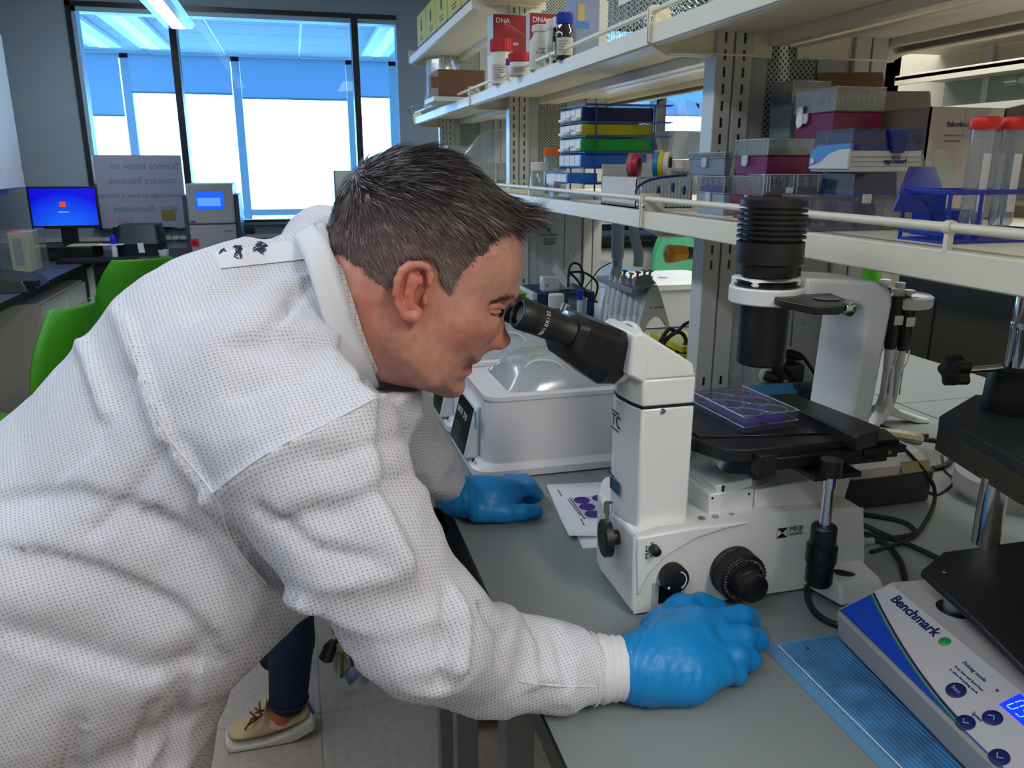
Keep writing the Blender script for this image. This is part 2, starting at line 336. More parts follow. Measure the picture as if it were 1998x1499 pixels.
# ------------------------------------------------------------------ shelving columns
PERF = mat('perforated sheet', (168, 172, 172), .5)
nt = PERF.node_tree; b = nt.nodes['Principled BSDF']; tc = nt.nodes.new('ShaderNodeTexCoord'); mp = nt.nodes.new('ShaderNodeMapping'); mp.inputs['Scale'].default_value = (1, 0, 1)
vo = nt.nodes.new('ShaderNodeTexVoronoi'); vo.inputs['Scale'].default_value = 115; vo.inputs['Randomness'].default_value = .0
gt = nt.nodes.new('ShaderNodeMath'); gt.operation = 'LESS_THAN'; gt.inputs[1].default_value = .30
mx = nt.nodes.new('ShaderNodeMixRGB'); mx.inputs[1].default_value = (*lin((160, 164, 162)), 1); mx.inputs[2].default_value = (*lin((16, 18, 20)), 1)
mp.inputs['Rotation'].default_value = (0, math.radians(45), 0)
nt.links.new(tc.outputs['Object'], mp.inputs[0]); nt.links.new(mp.outputs[0], vo.inputs['Vector']); nt.links.new(vo.outputs['Distance'], gt.inputs[0]); nt.links.new(gt.outputs[0], mx.inputs[0]); nt.links.new(mx.outputs[0], b.inputs['Base Color'])
POST = mat('post enamel', (196, 197, 192), .4); PANEL = mat('column panel', (172, 180, 184), .5)
def column(y, label):
    t = T('shelf_column', label, 'column', (.98, y, BZ), 'shelf columns')
    for x in (.826, .868):
        p = t.p('post', G().box(x, x+.038, y, y+.05, BZ, 2.5), POST, bevel=.002)
        g = G()
        for k in range(48):
            z = BZ+.08+k*.032
            if 1.0 < z < 1.24: continue
            g.box(x+.016, x+.021, y-.0008, y+.004, z, z+.019)
        t.p('slots', g, BLACK, parent=p)
    t.p('side_panel', G().box(.908, .948, y+.012, y+.09, BZ, 2.5), PANEL, bevel=.001)
    t.p('side_panel', G().box(1.066, 1.142, y+.012, y+.09, BZ, 2.5), PANEL, bevel=.001)
    t.p('cover_panel', G().box(.9495, 1.0645, y+.014, y+.09, BZ, 1.44), PANEL, bevel=.001)
    t.p('perforated_panel', G().box(.9495, 1.0645, y+.016, y+.09, 1.442, 2.5), PERF)
    for x in (.868, 1.06):
        pp = t.p('post', G().box(x+.28-.868*0 if False else (1.144 if x == .868 else 1.186), 1.182 if x == .868 else 1.224, y, y+.05, BZ, 2.5), POST, bevel=.002)
    for z in (1.0, 1.1, 1.19): t.p('cover_cap', G().lathe((.925, y+.012, z), (0, -1, 0), [(.0105, 0), (.0105, .0012), (.008, .002)], 16), PANEL)
    for z in (1.02, 1.12): t.p('cover_cap', G().lathe((1.10, y+.012, z), (0, -1, 0), [(.0105, 0), (.0105, .0012), (.008, .002)], 16), PANEL)
    return t
c1 = column(1.53, 'nearest slotted white shelf column with perforated panel, right of the binocular head')
c2 = column(3.15, 'middle slotted shelf column behind the orange-capped bottle')
c3 = column(4.72, 'farthest slotted shelf column near the window wall')
for y, c in ((3.15, c2),):
    for x in (.965, 1.02):
        k = c.p('outlet', G().lathe((x, y+.014, 1.315), (0, -1, 0), [(.017, 0), (.017, .002), (.015, .003)], 20), WHITE)
        g = G()
        for dx in (-.006, .006): g.box(x+dx-.0012, x+dx+.0012, y+.0095, y+.0115, 1.315, 1.324)
        g.cyl((x, y+.0115, 1.307), (x, y+.0095, 1.307), .0025, n=8); c.p('slots', g, BLACK, parent=k)
    c.txt('SAFETY NOTICE', (.955, y+.0125, 1.18), (1, 0, 0), (0, 0, 1), .011, INK, name='label_print')
    g = G().lathe((1.0, y+.0135, 1.205), (0, -1, 0), [(.007, 0), (.007, .001)], 16)
    for q in range(5): g.box(.975, 1.03-.004*(q % 3), y+.0125, y+.0135, 1.168-q*.006, 1.170-q*.006)
    c.p('label_print', g, INK)

# ------------------------------------------------------------------ shelves
def shelf(y0, y1, z, label, depth=.285, side=1, rail=True, clips=(), x0=.69, name='wall_shelf'):
    """z: top face of the deck. side=1 opens to the aisle at x=.69, side=-1 is the rear side"""
    f = (lambda a: a) if side == 1 else (lambda a: 1.97-a)
    def bx(g, a, b, *r): return g.box(min(f(a), f(b)), max(f(a), f(b)), *r)
    t = T(name, label, 'shelf', (f(x0+.2), (y0+y1)/2, z-.04), 'steel shelves of the island')
    g = G(); bx(g, x0+.004, x0+depth, y0+.004, y1-.004, z-.006, z); bx(g, x0+.03, x0+.05, y0+.004, y1-.004, z-.022, z-.006); bx(g, x0+depth-.03, x0+depth, y0+.004, y1-.004, z-.03, z-.006)
    t.p('deck', g, CREAM, bevel=.001)
    g = G(); bx(g, x0, x0+.006, y0+.004, y1-.004, z-.034, z+.001); bx(g, x0+.006, x0+.03, y0+.004, y1-.004, z-.036, z-.032); t.p('front_lip', g, CREAM, bevel=.0015)
    for y, sg in ((y0, 1), (y1, -1)):
        ya, yb = (y, y+.004) if sg == 1 else (y-.004, y)
        pts = [(x0-.006, z-.030), (x0-.006, z+.032), (x0-.001, z+.036), (x0+.032, z+.036), (x0+.045, z+.004), (x0+depth-.02, z+.002), (x0+depth-.02, z-.052), (x0+.04, z-.052), (x0+.015, z-.040)]
        if depth > .2: t.p('bracket', G().prism([(f(p[0]), p[1]) for p in pts], 'y', ya, yb), CREAM)
        t.p('arm_flange', G().box(min(f(x0+.04), f(x0+depth-.04)), max(f(x0+.04), f(x0+depth-.04)), yb if sg > 0 else ya-.012, yb+.012 if sg > 0 else ya, z-.052, z-.048), CREAM)
    if rail:
        t.p('rail', G().cyl((f(x0+.004), y0+.003, z+.026), (f(x0+.004), y1-.003, z+.026), .0055, n=12), CREAM)
        for yc in clips:
            cl = t.p('rail_clip', G().tube([(f(x0+.004)+.0065*math.cos(a), yc, z+.026+.0065*math.sin(a)) for a in [i*math.pi/6 for i in range(12)]], .002, 6, closed=True).cyl((f(x0+.004), yc-.0045, z+.026), (f(x0+.004), yc+.0045, z+.026), .0078, n=14), CREAM)
            t.p('clip_foot', G().box(f(x0+.004)-.004, f(x0+.004)+.004, yc-.003, yc+.003, z-.001, z+.02), CREAM, parent=cl)
    for y in (y0+.012, y1-.012): t.p('screw', G().lathe((f(x0-.005), y, z+.012), (-side, 0, 0), [(.005, 0), (.005, .001), (.003, .002)], 12), CHROME)
    return t
LZ, UZ, TZ = 1.368, 1.722, 2.06
shelf(-.55, 1.545, LZ, 'near lower steel shelf with tube guard rail, carrying tip boxes and blue racks', clips=(.735,))
shelf(1.55, 3.235, LZ, 'middle lower steel shelf with rail, carrying wire rack and bottles', clips=(2.4,))
shelf(3.24, 4.76, LZ, 'far lower steel shelf hidden behind the dark-haired head')
shelf(-.55, 1.545, UZ, 'near upper steel shelf at top right, above the tip boxes', clips=(1.0,))
shelf(1.55, 3.235, UZ, 'middle upper steel shelf carrying reagent jars and mesh basket', clips=(2.2,))
shelf(3.24, 4.76, UZ, 'far upper steel shelf carrying brown carton, catching window light', clips=(4.0,))
shelf(3.16, 4.90, TZ, 'topmost steel shelf carrying the yellow boxes', rail=False)
shelf(1.50, 3.15, TZ+.03, 'topmost steel shelf bay above the red cartons', rail=False)
for a, b, z, l in ((-.55, 1.545, UZ, 'rear upper steel shelf behind the near column'), (1.55, 3.235, UZ, 'rear upper steel shelf seen under the reagent shelf'), (3.24, 4.76, UZ, 'rear upper steel shelf at the far end'),
                   (1.55, 3.235, LZ, 'rear lower steel shelf behind the wire rack'), (3.24, 4.76, LZ, 'rear lower steel shelf at the far end'), (.2, 1.545, LZ, 'rear lower steel shelf holding the white carton')):
    shelf(a, b, z, l, side=-1, depth=.285)
# long cross bracket under the near upper shelf
# ------------------------------------------------------------------ inverted microscope
m = T('inverted_microscope', 'white inverted microscope with black lamp house and binocular tubes the man looks into', 'microscope', (.55, .9, BZ))
Z = BZ
# base: profile in XZ extruded along Y, near face at y=.82
prof = [(.374, Z+.004), (.372, 1.024), (.40, 1.032), (.455, 1.030), (.47, 1.029), (.532, 1.033), (.66, 1.026), (.70, 1.022), (.712, Z+.035), (.712, Z+.004)]
g = G()
def ring(y, in0, zs=0):
    return [(x+(in0 if x < .385 else 0), y, z+zs) for x, z in prof]
rows = [ring(.985, .02), ring(.955, .004), ring(.93, 0), ring(.822, 0), ring(.820, .002)]
for a, b_ in zip(rows[:-1], rows[1:]): g.add(a+b_, [(i, (i+1) % 10, 10+(i+1) % 10, 10+i) for i in range(10)])
g.add(rows[0], [tuple(range(10))]); g.add(rows[-1], [tuple(range(9, -1, -1))])
base = m.p('base', g, SCOPE, bevel=.006, bseg=3)
# raised sweeping front swage on the near face
sw = [(.376, .995), (.376, 1.02), (.45, 1.024), (.53, 1.022), (.50, 1.019), (.455, 1.010), (.415, .990), (.392, .968), (.380, .940)]
m.p('moulding', G().prism(sw, 'y', .8165, .823), SCOPE, parent=base, bevel=.0025, bseg=3)
m.p('foot', G().hexa([(.640, .766, Z+.004), (.718, .775, Z+.004), (.712, .90, Z+.004), (.622, .835, Z+.004)], [(.645, .778, Z+.03), (.712, .786, Z+.026), (.705, .90, Z+.05), (.628, .835, Z+.045)]), SCOPE, parent=base, bevel=.004)
for x, y in ((.40, .84), (.40, .95), (.69, .80), (.69, .95)): m.p('rubber_foot', G().cyl((x, y, Z), (x, y, Z+.014), .011), RUB, parent=base)
m.p('stand_skirt', G().box(.392, .70, .835, .97, Z+.004, Z+.02), DARK, parent=base)
# front tower
def tower(z0, z1, x0=.380, x1=.450, y0=.833, y1=.928):
    r = .028; pts = [(x1, y0), (x0+.006, y0)]+[(x0-.004+.002*math.sin(a), y0+.012+(y1-y0-.024)*a/math.pi) for a in [math.pi*i/8 for i in range(9)]]
    pts = [(x1, y0), (x0+.002, y0), (x0-.004, y0+.02), (x0-.008, y0+.055), (x0-.004, y1-.02), (x0+.004, y1), (x1, y1)]
    return [(a, b2, z0) for a, b2 in pts], [(a, b2, z1) for a, b2 in pts]
m.p('tower', G().hexa(*tower(1.022, 1.180)), SCOPE, bevel=.003)
hb, ht = tower(1.182, 1.216); m.p('head', G().hexa(hb, ht).hexa([(p[0], p[1], 1.2155) for p in hb],
      [(.445, .833, 1.232), (.388, .833, 1.268), (.382, .85, 1.27), (.380, .88, 1.271), (.382, .91, 1.27), (.388, .928, 1.268), (.445, .928, 1.232)]), SCOPE, bevel=.003, sharp=25)
g = G(); pA = [(.362, 1.222), (.369, 1.218), (.384, 1.210), (.400, 1.212), (.400, 1.258), (.388, 1.268), (.378, 1.274), (.367, 1.271)]
g.prism(pA, 'y', .834, .930); m.p('head_front', g, SCOPE, bevel=.004)
m.p('lock_screw', G().cyl((.408, .8335, 1.176), (.408, .830, 1.176), .003, n=12), CHROME)
m.p('seam', G().hexa([(p[0]*.999+.0004, p[1]+.0006, 1.1795) for p in tower(0, 0)[0]], [(p[0]*.999+.0004, p[1]+.0006, 1.1825) for p in tower(0, 0)[0]]), BLACK)
# binocular: body wedge, prism barrels and eyepieces
ax = Vector((-.900, -.13, .385)).normalized(); mt = Vector((.374, .886, 1.240))
side = Vector((0, 1, 0)); side = (side-ax*side.dot(ax)).normalized(); upv = side.cross(ax)*-1
if upv.z < 0: upv = -upv
def bp(a, s_, u_): return mt+ax*a+side*s_+upv*u_
bino = m.p('mount_ring', G().cyl(bp(-.004, 0, -.002), bp(.004, 0, -.002), .040, n=40), SCOPE, bevel=.001)
m.p('mount_ring', G().cyl(bp(.003, 0, -.002), bp(.009, 0, -.002), .036, .034, n=40), DARK, parent=bino)
sec = lambda a, w_, h, dz=0: [bp(a, w_*c, dz+h*s_) for c, s_ in ((-1, -.55), (-.7, -.95), (.7, -.95), (1, -.55), (1, .62), (.72, .9), (-.72, .9), (-1, .62))]
g = G(); ss = [sec(.006, .034, .034, -.007), sec(.03, .042, .038, -.009), sec(.078, .044, .030, -.004), sec(.090, .042, .020, 0)]
for a, b_ in zip(ss[:-1], ss[1:]): g.add(a+b_, [(i, (i+1) % 8, 8+(i+1) % 8, 8+i) for i in range(8)])
g.add(ss[0], [tuple(range(8))]); g.add(ss[-1], [tuple(range(7, -1, -1))])
bb = m.p('binocular_body', g, BLACKM, bevel=.004, bseg=3)
m.p('focus_wheel', G().lathe(bp(.088, 0, .012), ax, [(.010, -.012), (.010, .004), (.006, .006)], 20), mat('pale blue ring', (130, 165, 185), .3, .6), parent=bb)
m.p('clamp_screw', G().cyl(bp(.07, -.002, -.026), bp(.07, -.002, -.034), .004, n=12).cyl(bp(.085, .02, .018), bp(.085, .02, .028), .0045, n=12), CHROME, parent=bb)
LENS = mat('eyepiece lens', (200, 215, 228), .06, .75, coat=1)
for sd in (-1, 1):
    s0 = sd*.0215
    P = lambda a, u_=0: bp(a, s0, u_)
    tb = m.p('eyepiece', G().lathe(P(.080), ax, [(.0185, 0), (.0185, .008), (.0172, .010), (.0172, .036), (.0165, .0365), (.0165, .0385), (.0172, .039), (.0172, .060), (.0165, .0605), (.0165, .062), (.0178, .063), (.0180, .076), (.0165, .080), (.0125, .081), (.0118, .077), (.0115, .074)], 36), BLACKM,
              label='near eyepiece tube with white magnification lettering' if sd < 0 else None)
    m.p('rim_ring', G().tube([P(.1605)+side*math.cos(t)*.0145+upv*math.sin(t)*.0145 for t in [2*math.pi*i/32 for i in range(32)]], .0011, 6, closed=True), mat('blue rim', (80, 140, 190), .25, .5), parent=tb)
    m.p('lens', G().lathe(P(.1545), ax, [(.0118, 0), (.0105, .0022), (.007, .0038), (.002, .0044)], 28), LENS, parent=tb)
    if sd < 0:
        for i, ch in enumerate('WH10X/22'):
            a = math.radians(-118+i*13.5); n_ = side*math.sin(a)+upv*math.cos(a); n_ = -side*math.cos(math.radians(i*13.5-42))+upv*math.sin(math.radians(i*13.5-42))
            tt = ax.cross(n_)*1.0; o_ = P(.128)+n_*.0174
            m.txt(ch, o_, -ax.cross(n_) if (-ax.cross(n_)).z > 0 else ax.cross(n_), ax*-1 if False else ax, .0062, mat('white print', (230, 230, 230), .5), parent=tb, align='CENTER')
# stage
ST = 1.130
stg = m.p('stage', G().prism([(.452, .865), (.478, .806), (.505, .797), (.655, .797), (.655, .99), (.47, .995), (.452, .975)], 'z', ST-.016, ST), BLACKM, bevel=.0012)
m.p('plate_recess', G().prism([(.468, .850), (.655, .818), (.66, .99), (.468, .975)], 'z', ST, ST+.0022), mat('black satin', (12, 12, 13), .25), parent=stg, bevel=.001)
m.p('sub_plate', G().box(.575, .71, .80, .83, ST-.036, ST-.012), BLACKM, parent=stg, bevel=.0015)
m.p('slide_rail', G().box(.53, .66, .786, .800, ST-.026, ST-.010), BLACK, parent=stg, bevel=.0015)
m.p('slide_end', G().box(.513, .538, .783, .800, ST-.030, ST-.004), BLACKM, parent=stg, bevel=.0012)
m.p('traverse_arm', G().prism([tuple(at(*q, z=1.143))[:2] for q in ((1497, 770), (1547, 767), (1717, 832), (1715, 842), (1673, 854))], 'z', ST-.006, 1.143), BLACKM, parent=stg, bevel=.002)
m.p('traverse_block', G().prism([(.655, .800), (.722, .796), (.735, .84), (.655, .85)], 'z', ST-.030, ST-.006), BLACK, parent=stg, bevel=.002)
m.p('dovetail', G().box(.665, .728, .790, .83, ST-.022, ST-.012), BLACKM, parent=stg, bevel=.001)
for x, z in ((.522, ST-.010), (.530, ST-.014)): m.p('screw', G().cyl((x, .7835, z), (x, .781, z), .0018, n=10), CHROME, parent=stg)
m.p('screw', G().cyl((.70, .790, ST-.018), (.70, .786, ST-.018), .003, n=10), mat('brass', (190, 160, 60), .3, 1), parent=stg)
# objective and nosepiece
BRU = mat('brushed aluminium', (170, 180, 185), .3, .9)
m.p('objective', G().lathe((.555, .885, 1.045), (0, 0, 1), [(.030, 0), (.036, .006), (.036, .020), (.026, .034), (.016, .045), (.014, .062)], 32), BRU)
m.p('nosepiece', G().prism([(.497, 1.038), (.497, 1.052), (.492, 1.066), (.545, 1.072), (.545, 1.060), (.512, 1.054), (.512, 1.038)], 'y', .842, .90), SCOPE, bevel=.002)
m.p('turret', G().lathe((.575, .888, 1.034), (0, 0, 1), [(.030, 0), (.034, .004), (.040, .010), (.040, .020), (.030, .022)], 36), SCOPE)
m.p('gauge_slot', G().box(.5005, .504, .841, .844, 1.046, 1.066), BLACK)
m.p('block', G().box(.482, .546, .838, .94, 1.018, 1.058), SCOPE, bevel=.002)
m.p('block', G().hexa([(.5475, .838, 1.016), (.66, .838, 1.016), (.66, .95, 1.016), (.5475, .95, 1.016)], [(.5475, .838, 1.056), (.66, .838, 1.064), (.66, .95, 1.064), (.5475, .95, 1.056)]), SCOPE, bevel=.002)
for x, z in ((.486, 1.052), (.538, 1.052), (.538, 1.030)): m.p('screw', G().cyl((x, .8382, z), (x, .8372, z), .0016, n=10), BLACK)
for x in (.468, .487, .510): m.p('screw', G().lathe((x, .829, 1.0305), (0, 0, 1), [(.0045, 0), (.0045, .001), (.002, .0016)], 14), BRU)
# pillar and overhanging arm
m.p('pillar', G().prism([(.670, 1.0), (.702, 1.0), (.730, 1.13), (.742, 1.285), (.740, 1.298), (.731, 1.310), (.715, 1.316), (.610, 1.324), (.610, 1.294), (.680, 1.290), (.694, 1.286), (.702, 1.277), (.704, 1.26), (.698, 1.13)], 'y', .862, .955), SCOPE, bevel=.005, bseg=3)
m.p('arm', G().box(.545, .62, .875, .935, 1.296, 1.322), SCOPE, bevel=.004)
# illuminator
LC = Vector((.578, .90, 0))
def L(z): return (LC.x, LC.y, z)
m.p('collar_ring', G().cyl(L(1.290), L(1.311), .047, n=48), SCOPE, bevel=.002)
m.p('condenser', G().lathe(L(1.208), (0, 0, 1), [(.028, 0), (.031, .003), (.031, .084)], 40), BLACK)
m.p('lens_ring', G().lathe(L(1.309), (0, 0, 1), [(.040, 0), (.041, .004), (.037, .005), (.037, .007), (.039, .009), (.034, .010), (.030, .008)], 40), BLACK)
m.p('lamp_glow', G().cyl(L(1.3175), L(1.3185), .022, n=28), mat('lamp lens', (255, 225, 205), .3, emit=2.2))
lh = m.p('lamp_house', G().lathe(L(1.324), (0, 0, 1), [(.034, 0), (.035, .002), (.035, .014), (.042, .017), (.042, .043), (.038, .045)], 40), BLACKM)
m.p('lamp_support', G().box(.604, .616, .885, .915, 1.312, 1.335), BLACKM, parent=lh)
m.p('core', G().cyl(L(1.36), L(1.412), .0345, n=36), BLACK, parent=lh)
for i in range(7): m.p('cooling_fin', G().cyl(L(1.372+i*.0064), L(1.3749+i*.0064), .0425-(.001 if i > 4 else 0), n=48), BLACKM, parent=lh)
m.p('top_cap', G().lathe(L(1.412), (0, 0, 1), [(.040, -.0), (.040, .007), (.037, .009)], 48), BLACKM, parent=lh)
sl = G(); P = [tuple(at(*q, z=1.304))[:2] for q in ((1478, 566), (1530, 586), (1590, 598), (1640, 598), (1657, 586), (1610, 568), (1560, 552), (1500, 552))]
fs = m.p('filter_slider', sl.prism(P, 'z', 1.294, 1.304), BLACK, bevel=.0015)
fo = at(1612, 583, z=1.3045); m.p('filter_opening', G().cyl(fo, fo+Vector((0, 0, .0006)), .016, n=32), mat('deep black', (3, 3, 3), .2), parent=fs)
m.p('knob', G().lathe(at(1638, 597, z=1.298), (.2, -1, -.1), [(.006, 0), (.006, .006), (.0085, .007), (.0085, .018), (.007, .019)], 20), CHROME, parent=fs)
m.p('cable', G().tube(spline([(.618, .92, 1.36), (.632, .93, 1.345), (.636, .935, 1.32), (.64, .94, 1.30)]), .0035), RUB, parent=lh)
# left focusing wheel and small chrome pin
m.p('side_wheel', G().lathe((.372, .868, .998), (-1, .12, 0), [(.010, 0), (.010, .010), (.0245, .011), (.0245, .020), (.022, .022)], 36), BLACKM)
m.p('pin', G().cyl((.357, .868, 1.018), (.357, .868, 1.046), .0035, n=14).cyl((.357, .868, 1.034), (.357, .868, 1.048), .0055, n=14), CHROME)
# knobs on the near face
kn = m.p('coarse_focus_knob', G().lathe((.512, .820, .958), (0, -1, 0), [(.030, 0), (.033, .001), (.033, .006), (.031, .008), (.031, .026), (.029, .028)], 44), BLACKM)
g = G()
for i in range(40): a = math.pi*i/20; g.cyl((.512+.031*math.cos(a), .819, .958+.031*math.sin(a)), (.512+.031*math.cos(a), .793, .958+.031*math.sin(a)), .0016, n=5)
m.p('grip_ribs', g, BLACKM, parent=kn)
m.p('fine_focus_knob', G().lathe((.512, .793, .958), (0, -1, 0), [(.024, 0), (.024, .002), (.021, .003), (.020, .016), (.0185, .017), (.0185, .026), (.017, .027)], 40), BLACK, parent=kn)
g = G()
for i in range(60): a = math.pi*i/30; r1 = .0275; r0 = .0245 if i % 5 == 0 else .026; c_, s_ = math.cos(a), math.sin(a); g.tube([(.512+r0*c_, .7915, .958+r0*s_), (.512+r1*c_, .7915, .958+r1*s_)], .0003, 4)
wp = mat('white print', (230, 230, 230), .5); m.p('scale_marks', g, wp, parent=kn)
k2 = m.p('brightness_dial', G().lathe((.425, .820, .963), (0, -1, 0), [(.017, 0), (.017, .010), (.0165, .017), (.014, .0178)], 36), BLACKM)
g = G()
for i in range(28): a = math.pi*i/14; g.cyl((.425+.0168*math.cos(a), .818, .963+.0168*math.sin(a)), (.425+.0168*math.cos(a), .804, .963+.0168*math.sin(a)), .0011, n=4)
m.p('grip_ribs', g, BLACKM, parent=k2)
m.p('index_dot', G().cyl((.414, .8025, .955), (.414, .8015, .955), .0016, n=10).tube([(.425+.0125*math.cos(a), .8022, .963+.0125*math.sin(a)) for a in [math.radians(-60+i*12) for i in range(12)]], .0009, 5), wp, parent=k2)
m.p('lever_knob', G().lathe((.397, .817, 1.004), (0, -1, 0), [(.006, 0), (.007, .003), (.006, .012), (.003, .014)], 18), BLACK)
m.p('power_switch', G().box(.409, .440, .8185, .8215, Z+.014, Z+.040), BLACK)
m.p('switch_recess', G().box(.400, .446, .8188, .8206, Z+.006, Z+.044), GREYP)
ink = mat('black print', (18, 18, 22), .5)
# lettering and mark on the near face
m.txt('MEIJI', (.590, .8193, 1.0015), (1, 0, 0), (0, 0, 1), .0098, ink, parent=base); m.txt('TECHNO', (.590, .8193, .9955), (1, 0, 0), (0, 0, 1), .0052, ink, parent=base)
g = G(); X, Zq = .572, .994; w_, h_ = .0155, .0135
g.prism([(X, Zq+h_), (X+w_, Zq+h_), (X+w_/2, Zq+h_/2)], 'y', .8190, .8195); g.prism([(X, Zq), (X+w_, Zq), (X+w_/2, Zq+h_/2)], 'y', .8190, .8195)
g.tube([(X, .8192, Zq), (X+w_, .8192, Zq), (X+w_, .8192, Zq+h_), (X, .8192, Zq+h_)], .0003, 4, closed=True)
m.p('emblem', g, ink, parent=base)
g = G()
for q, (dx, dz) in enumerate(((0, 0), (.007, .002), (0, .010), (.007, .014))): g.tube([(.388+dx, .8162, .992+dz), (.388+dx, .8162, .998+dz)], .0006, 4); g.tube([(.386+dx, .8162, .998+dz), (.391+dx, .8162, .998+dz)], .0005, 4); g.tube([(.386+dx, .8162, .992+dz), (.390+dx, .8162, .991+dz)], .0005, 4)
m.p('light_path_symbols', g, ink, parent=base)
# marks on the tower's left face
lx = .3695
m.txt('TC', (.3712, .901, 1.142), (0, -1, 0), (0, 0, 1), .022, ink)
m.p('mark_bars', G().box(.3706, .3722, .880, .902, 1.160, 1.1608).box(.3706, .3722, .880, .902, 1.137, 1.1378), ink)
g = G()
for i in range(12): g.box(.3704, .3724, .868+i*.0026, .868+i*.0026+(.0018 if i % 3 else .0009), 1.055, 1.070)
m.p('barcode', g, mat('blue grey print', (60, 90, 115), .6)); m.txt('PROPERTY OF LSU', (.3706, .906, 1.074), (0, -1, -.1), (0, 0, 1), .0048, INK)
# chrome drive shaft hanging from the stage with the coaxial knobs
dr = m.p('drive_shaft', G().cyl((.6, .765, 1.022), (.6, .765, 1.115), .0072, n=20).cyl((.6, .765, 1.085), (.6, .765, 1.115), .009, n=20), CHROME)
m.p('shaft_clamp', G().box(.575, .64, .76, .80, ST-.034, ST-.028).cyl((.6, .765, ST-.03), (.6, .765, ST-.010), .013, n=24), BLACK, parent=dr)
m.p('drive_knob', G().lathe((.6, .765, 1.034), (0, 0, -1), [(.014, 0), (.0155, .002), (.0155, .026), (.0185, .027), (.0185, .048), (.016, .05), (.0165, .052), (.0165, .076), (.014, .080)], 28), BLACK, parent=dr)
# cable socket on the right end
m.p('cable_plug', G().lathe((.712, .85, .955), (1, -.1, 0), [(.008, 0), (.008, .02), (.005, .022), (.005, .034)], 16), GREYP)
# power cord loops
cb = solo('cable', G().tube(spline([at(1600, 1118, z=.93), at(1578, 1130, z=.92), at(1576, 1165, z=.914), at(1590, 1195, z=.914), at(1620, 1215, z=.914), at(1662, 1226, z=.914), at(1700, 1225, z=.914), at(1740, 1190, z=.914), at(1718, 1150, z=.914), at(1680, 1130, z=.93), at(1640, 1118, z=.945), at(1600, 1118, z=.93)], 8), .0042, 10), RUB,
     'thick black cord looping round the foot of the microscope', 'cord')

# ------------------------------------------------------------------ multiwell plate on the stage
PZ = ST+.0024
pl = T('multiwell_plate', 'clear six-well culture plate with violet stained wells on the black stage', 'culture plate', (.58, .92, PZ))
CLR = clear('plate plastic', (240, 238, 248), .025, .05, .06); VIO = clear('violet stain', (130, 110, 205), .6, .2, .1, (92, 72, 190)); VIOD = mat('violet liquid', (70, 50, 165), .25)
# oriented along its own axes
o0 = Vector((.529, .848, PZ)); e1 = Vector((.0855, .010, 0)).normalized(); e2 = Vector((-.008, .125, 0)).normalized()
def q3(a, b_, c_): return o0+e1*a+e2*b_+Vector((0, 0, c_))
def quadbox(g, a0, a1, b0, b1, z0, z1): g.hexa([q3(a0, b0, z0), q3(a1, b0, z0), q3(a1, b1, z0), q3(a0, b1, z0)], [q3(a0, b0, z1), q3(a1, b0, z1), q3(a1, b1, z1), q3(a0, b1, z1)]); return g
A_, B_ = .0855, .1277
g = G()
for r in ((0, A_, 0, .001), (0, A_, B_-.001, B_), (0, .001, 0, B_), (A_-.001, A_, 0, B_)): quadbox(g, *r, 0, .0075)
for r in ((.0015, A_-.0015, .0015, .0025), (.0015, A_-.0015, B_-.0025, B_-.0015), (.0015, .0025, .0015, B_-.0015), (A_-.0025, A_-.0015, .0015, B_-.0015)): quadbox(g, *r, .0075, .017)
pl.p('tray', g, CLR)
g = G()
for r in ((-.0005, A_+.0005, -.0005, .0005), (-.0005, A_+.0005, B_-.0005, B_+.0005), (-.0005, .0005, -.0005, B_), (A_-.0005, A_+.0005, -.0005, B_)): quadbox(g, *r, .0115, .0205)
quadbox(g, 0, A_, 0, B_, .0195, .0205)
ld = pl.p('lid', g, CLR); pl.p('lid_edge', G().tube([q3(-.0004, -.0004, .0205), q3(A_, -.0004, .0205), q3(A_, B_, .0205), q3(-.0004, B_, .0205)], .0007, 6, closed=True).tube([q3(-.0008, -.0008, .0075), q3(A_, -.0008, .0075), q3(A_, B_, .0075), q3(-.0008, B_, .0075)], .0006, 6, closed=True), clear('plate edge', (220, 220, 245), .6, .5, .1), parent=ld)
for i in range(2):
    for j in range(3):
        c0 = q3(.0225+i*.0405, .0245+j*.0392, .0015)
        wl = pl.p('well', G().cyl(c0, c0+Vector((0, 0, .0165)), .0178, n=32, cap=False), CLR)
        pl.p('well_rim', G().tube([c0+Vector((.0178*math.cos(t), .0178*math.sin(t), .0165)) for t in [2*math.pi*k/32 for k in range(32)]], .0007, 5, closed=True), clear('plate edge', 0), parent=wl)
        pl.p('stained_layer', G().cyl(c0+Vector((0, 0, .0002)), c0+Vector((0, 0, .007)), .0172, n=32), VIOD if (i, j) in ((0, 0), (1, 0), (0, 1)) else mat('pale violet layer', (104, 86, 160), .3), parent=wl)
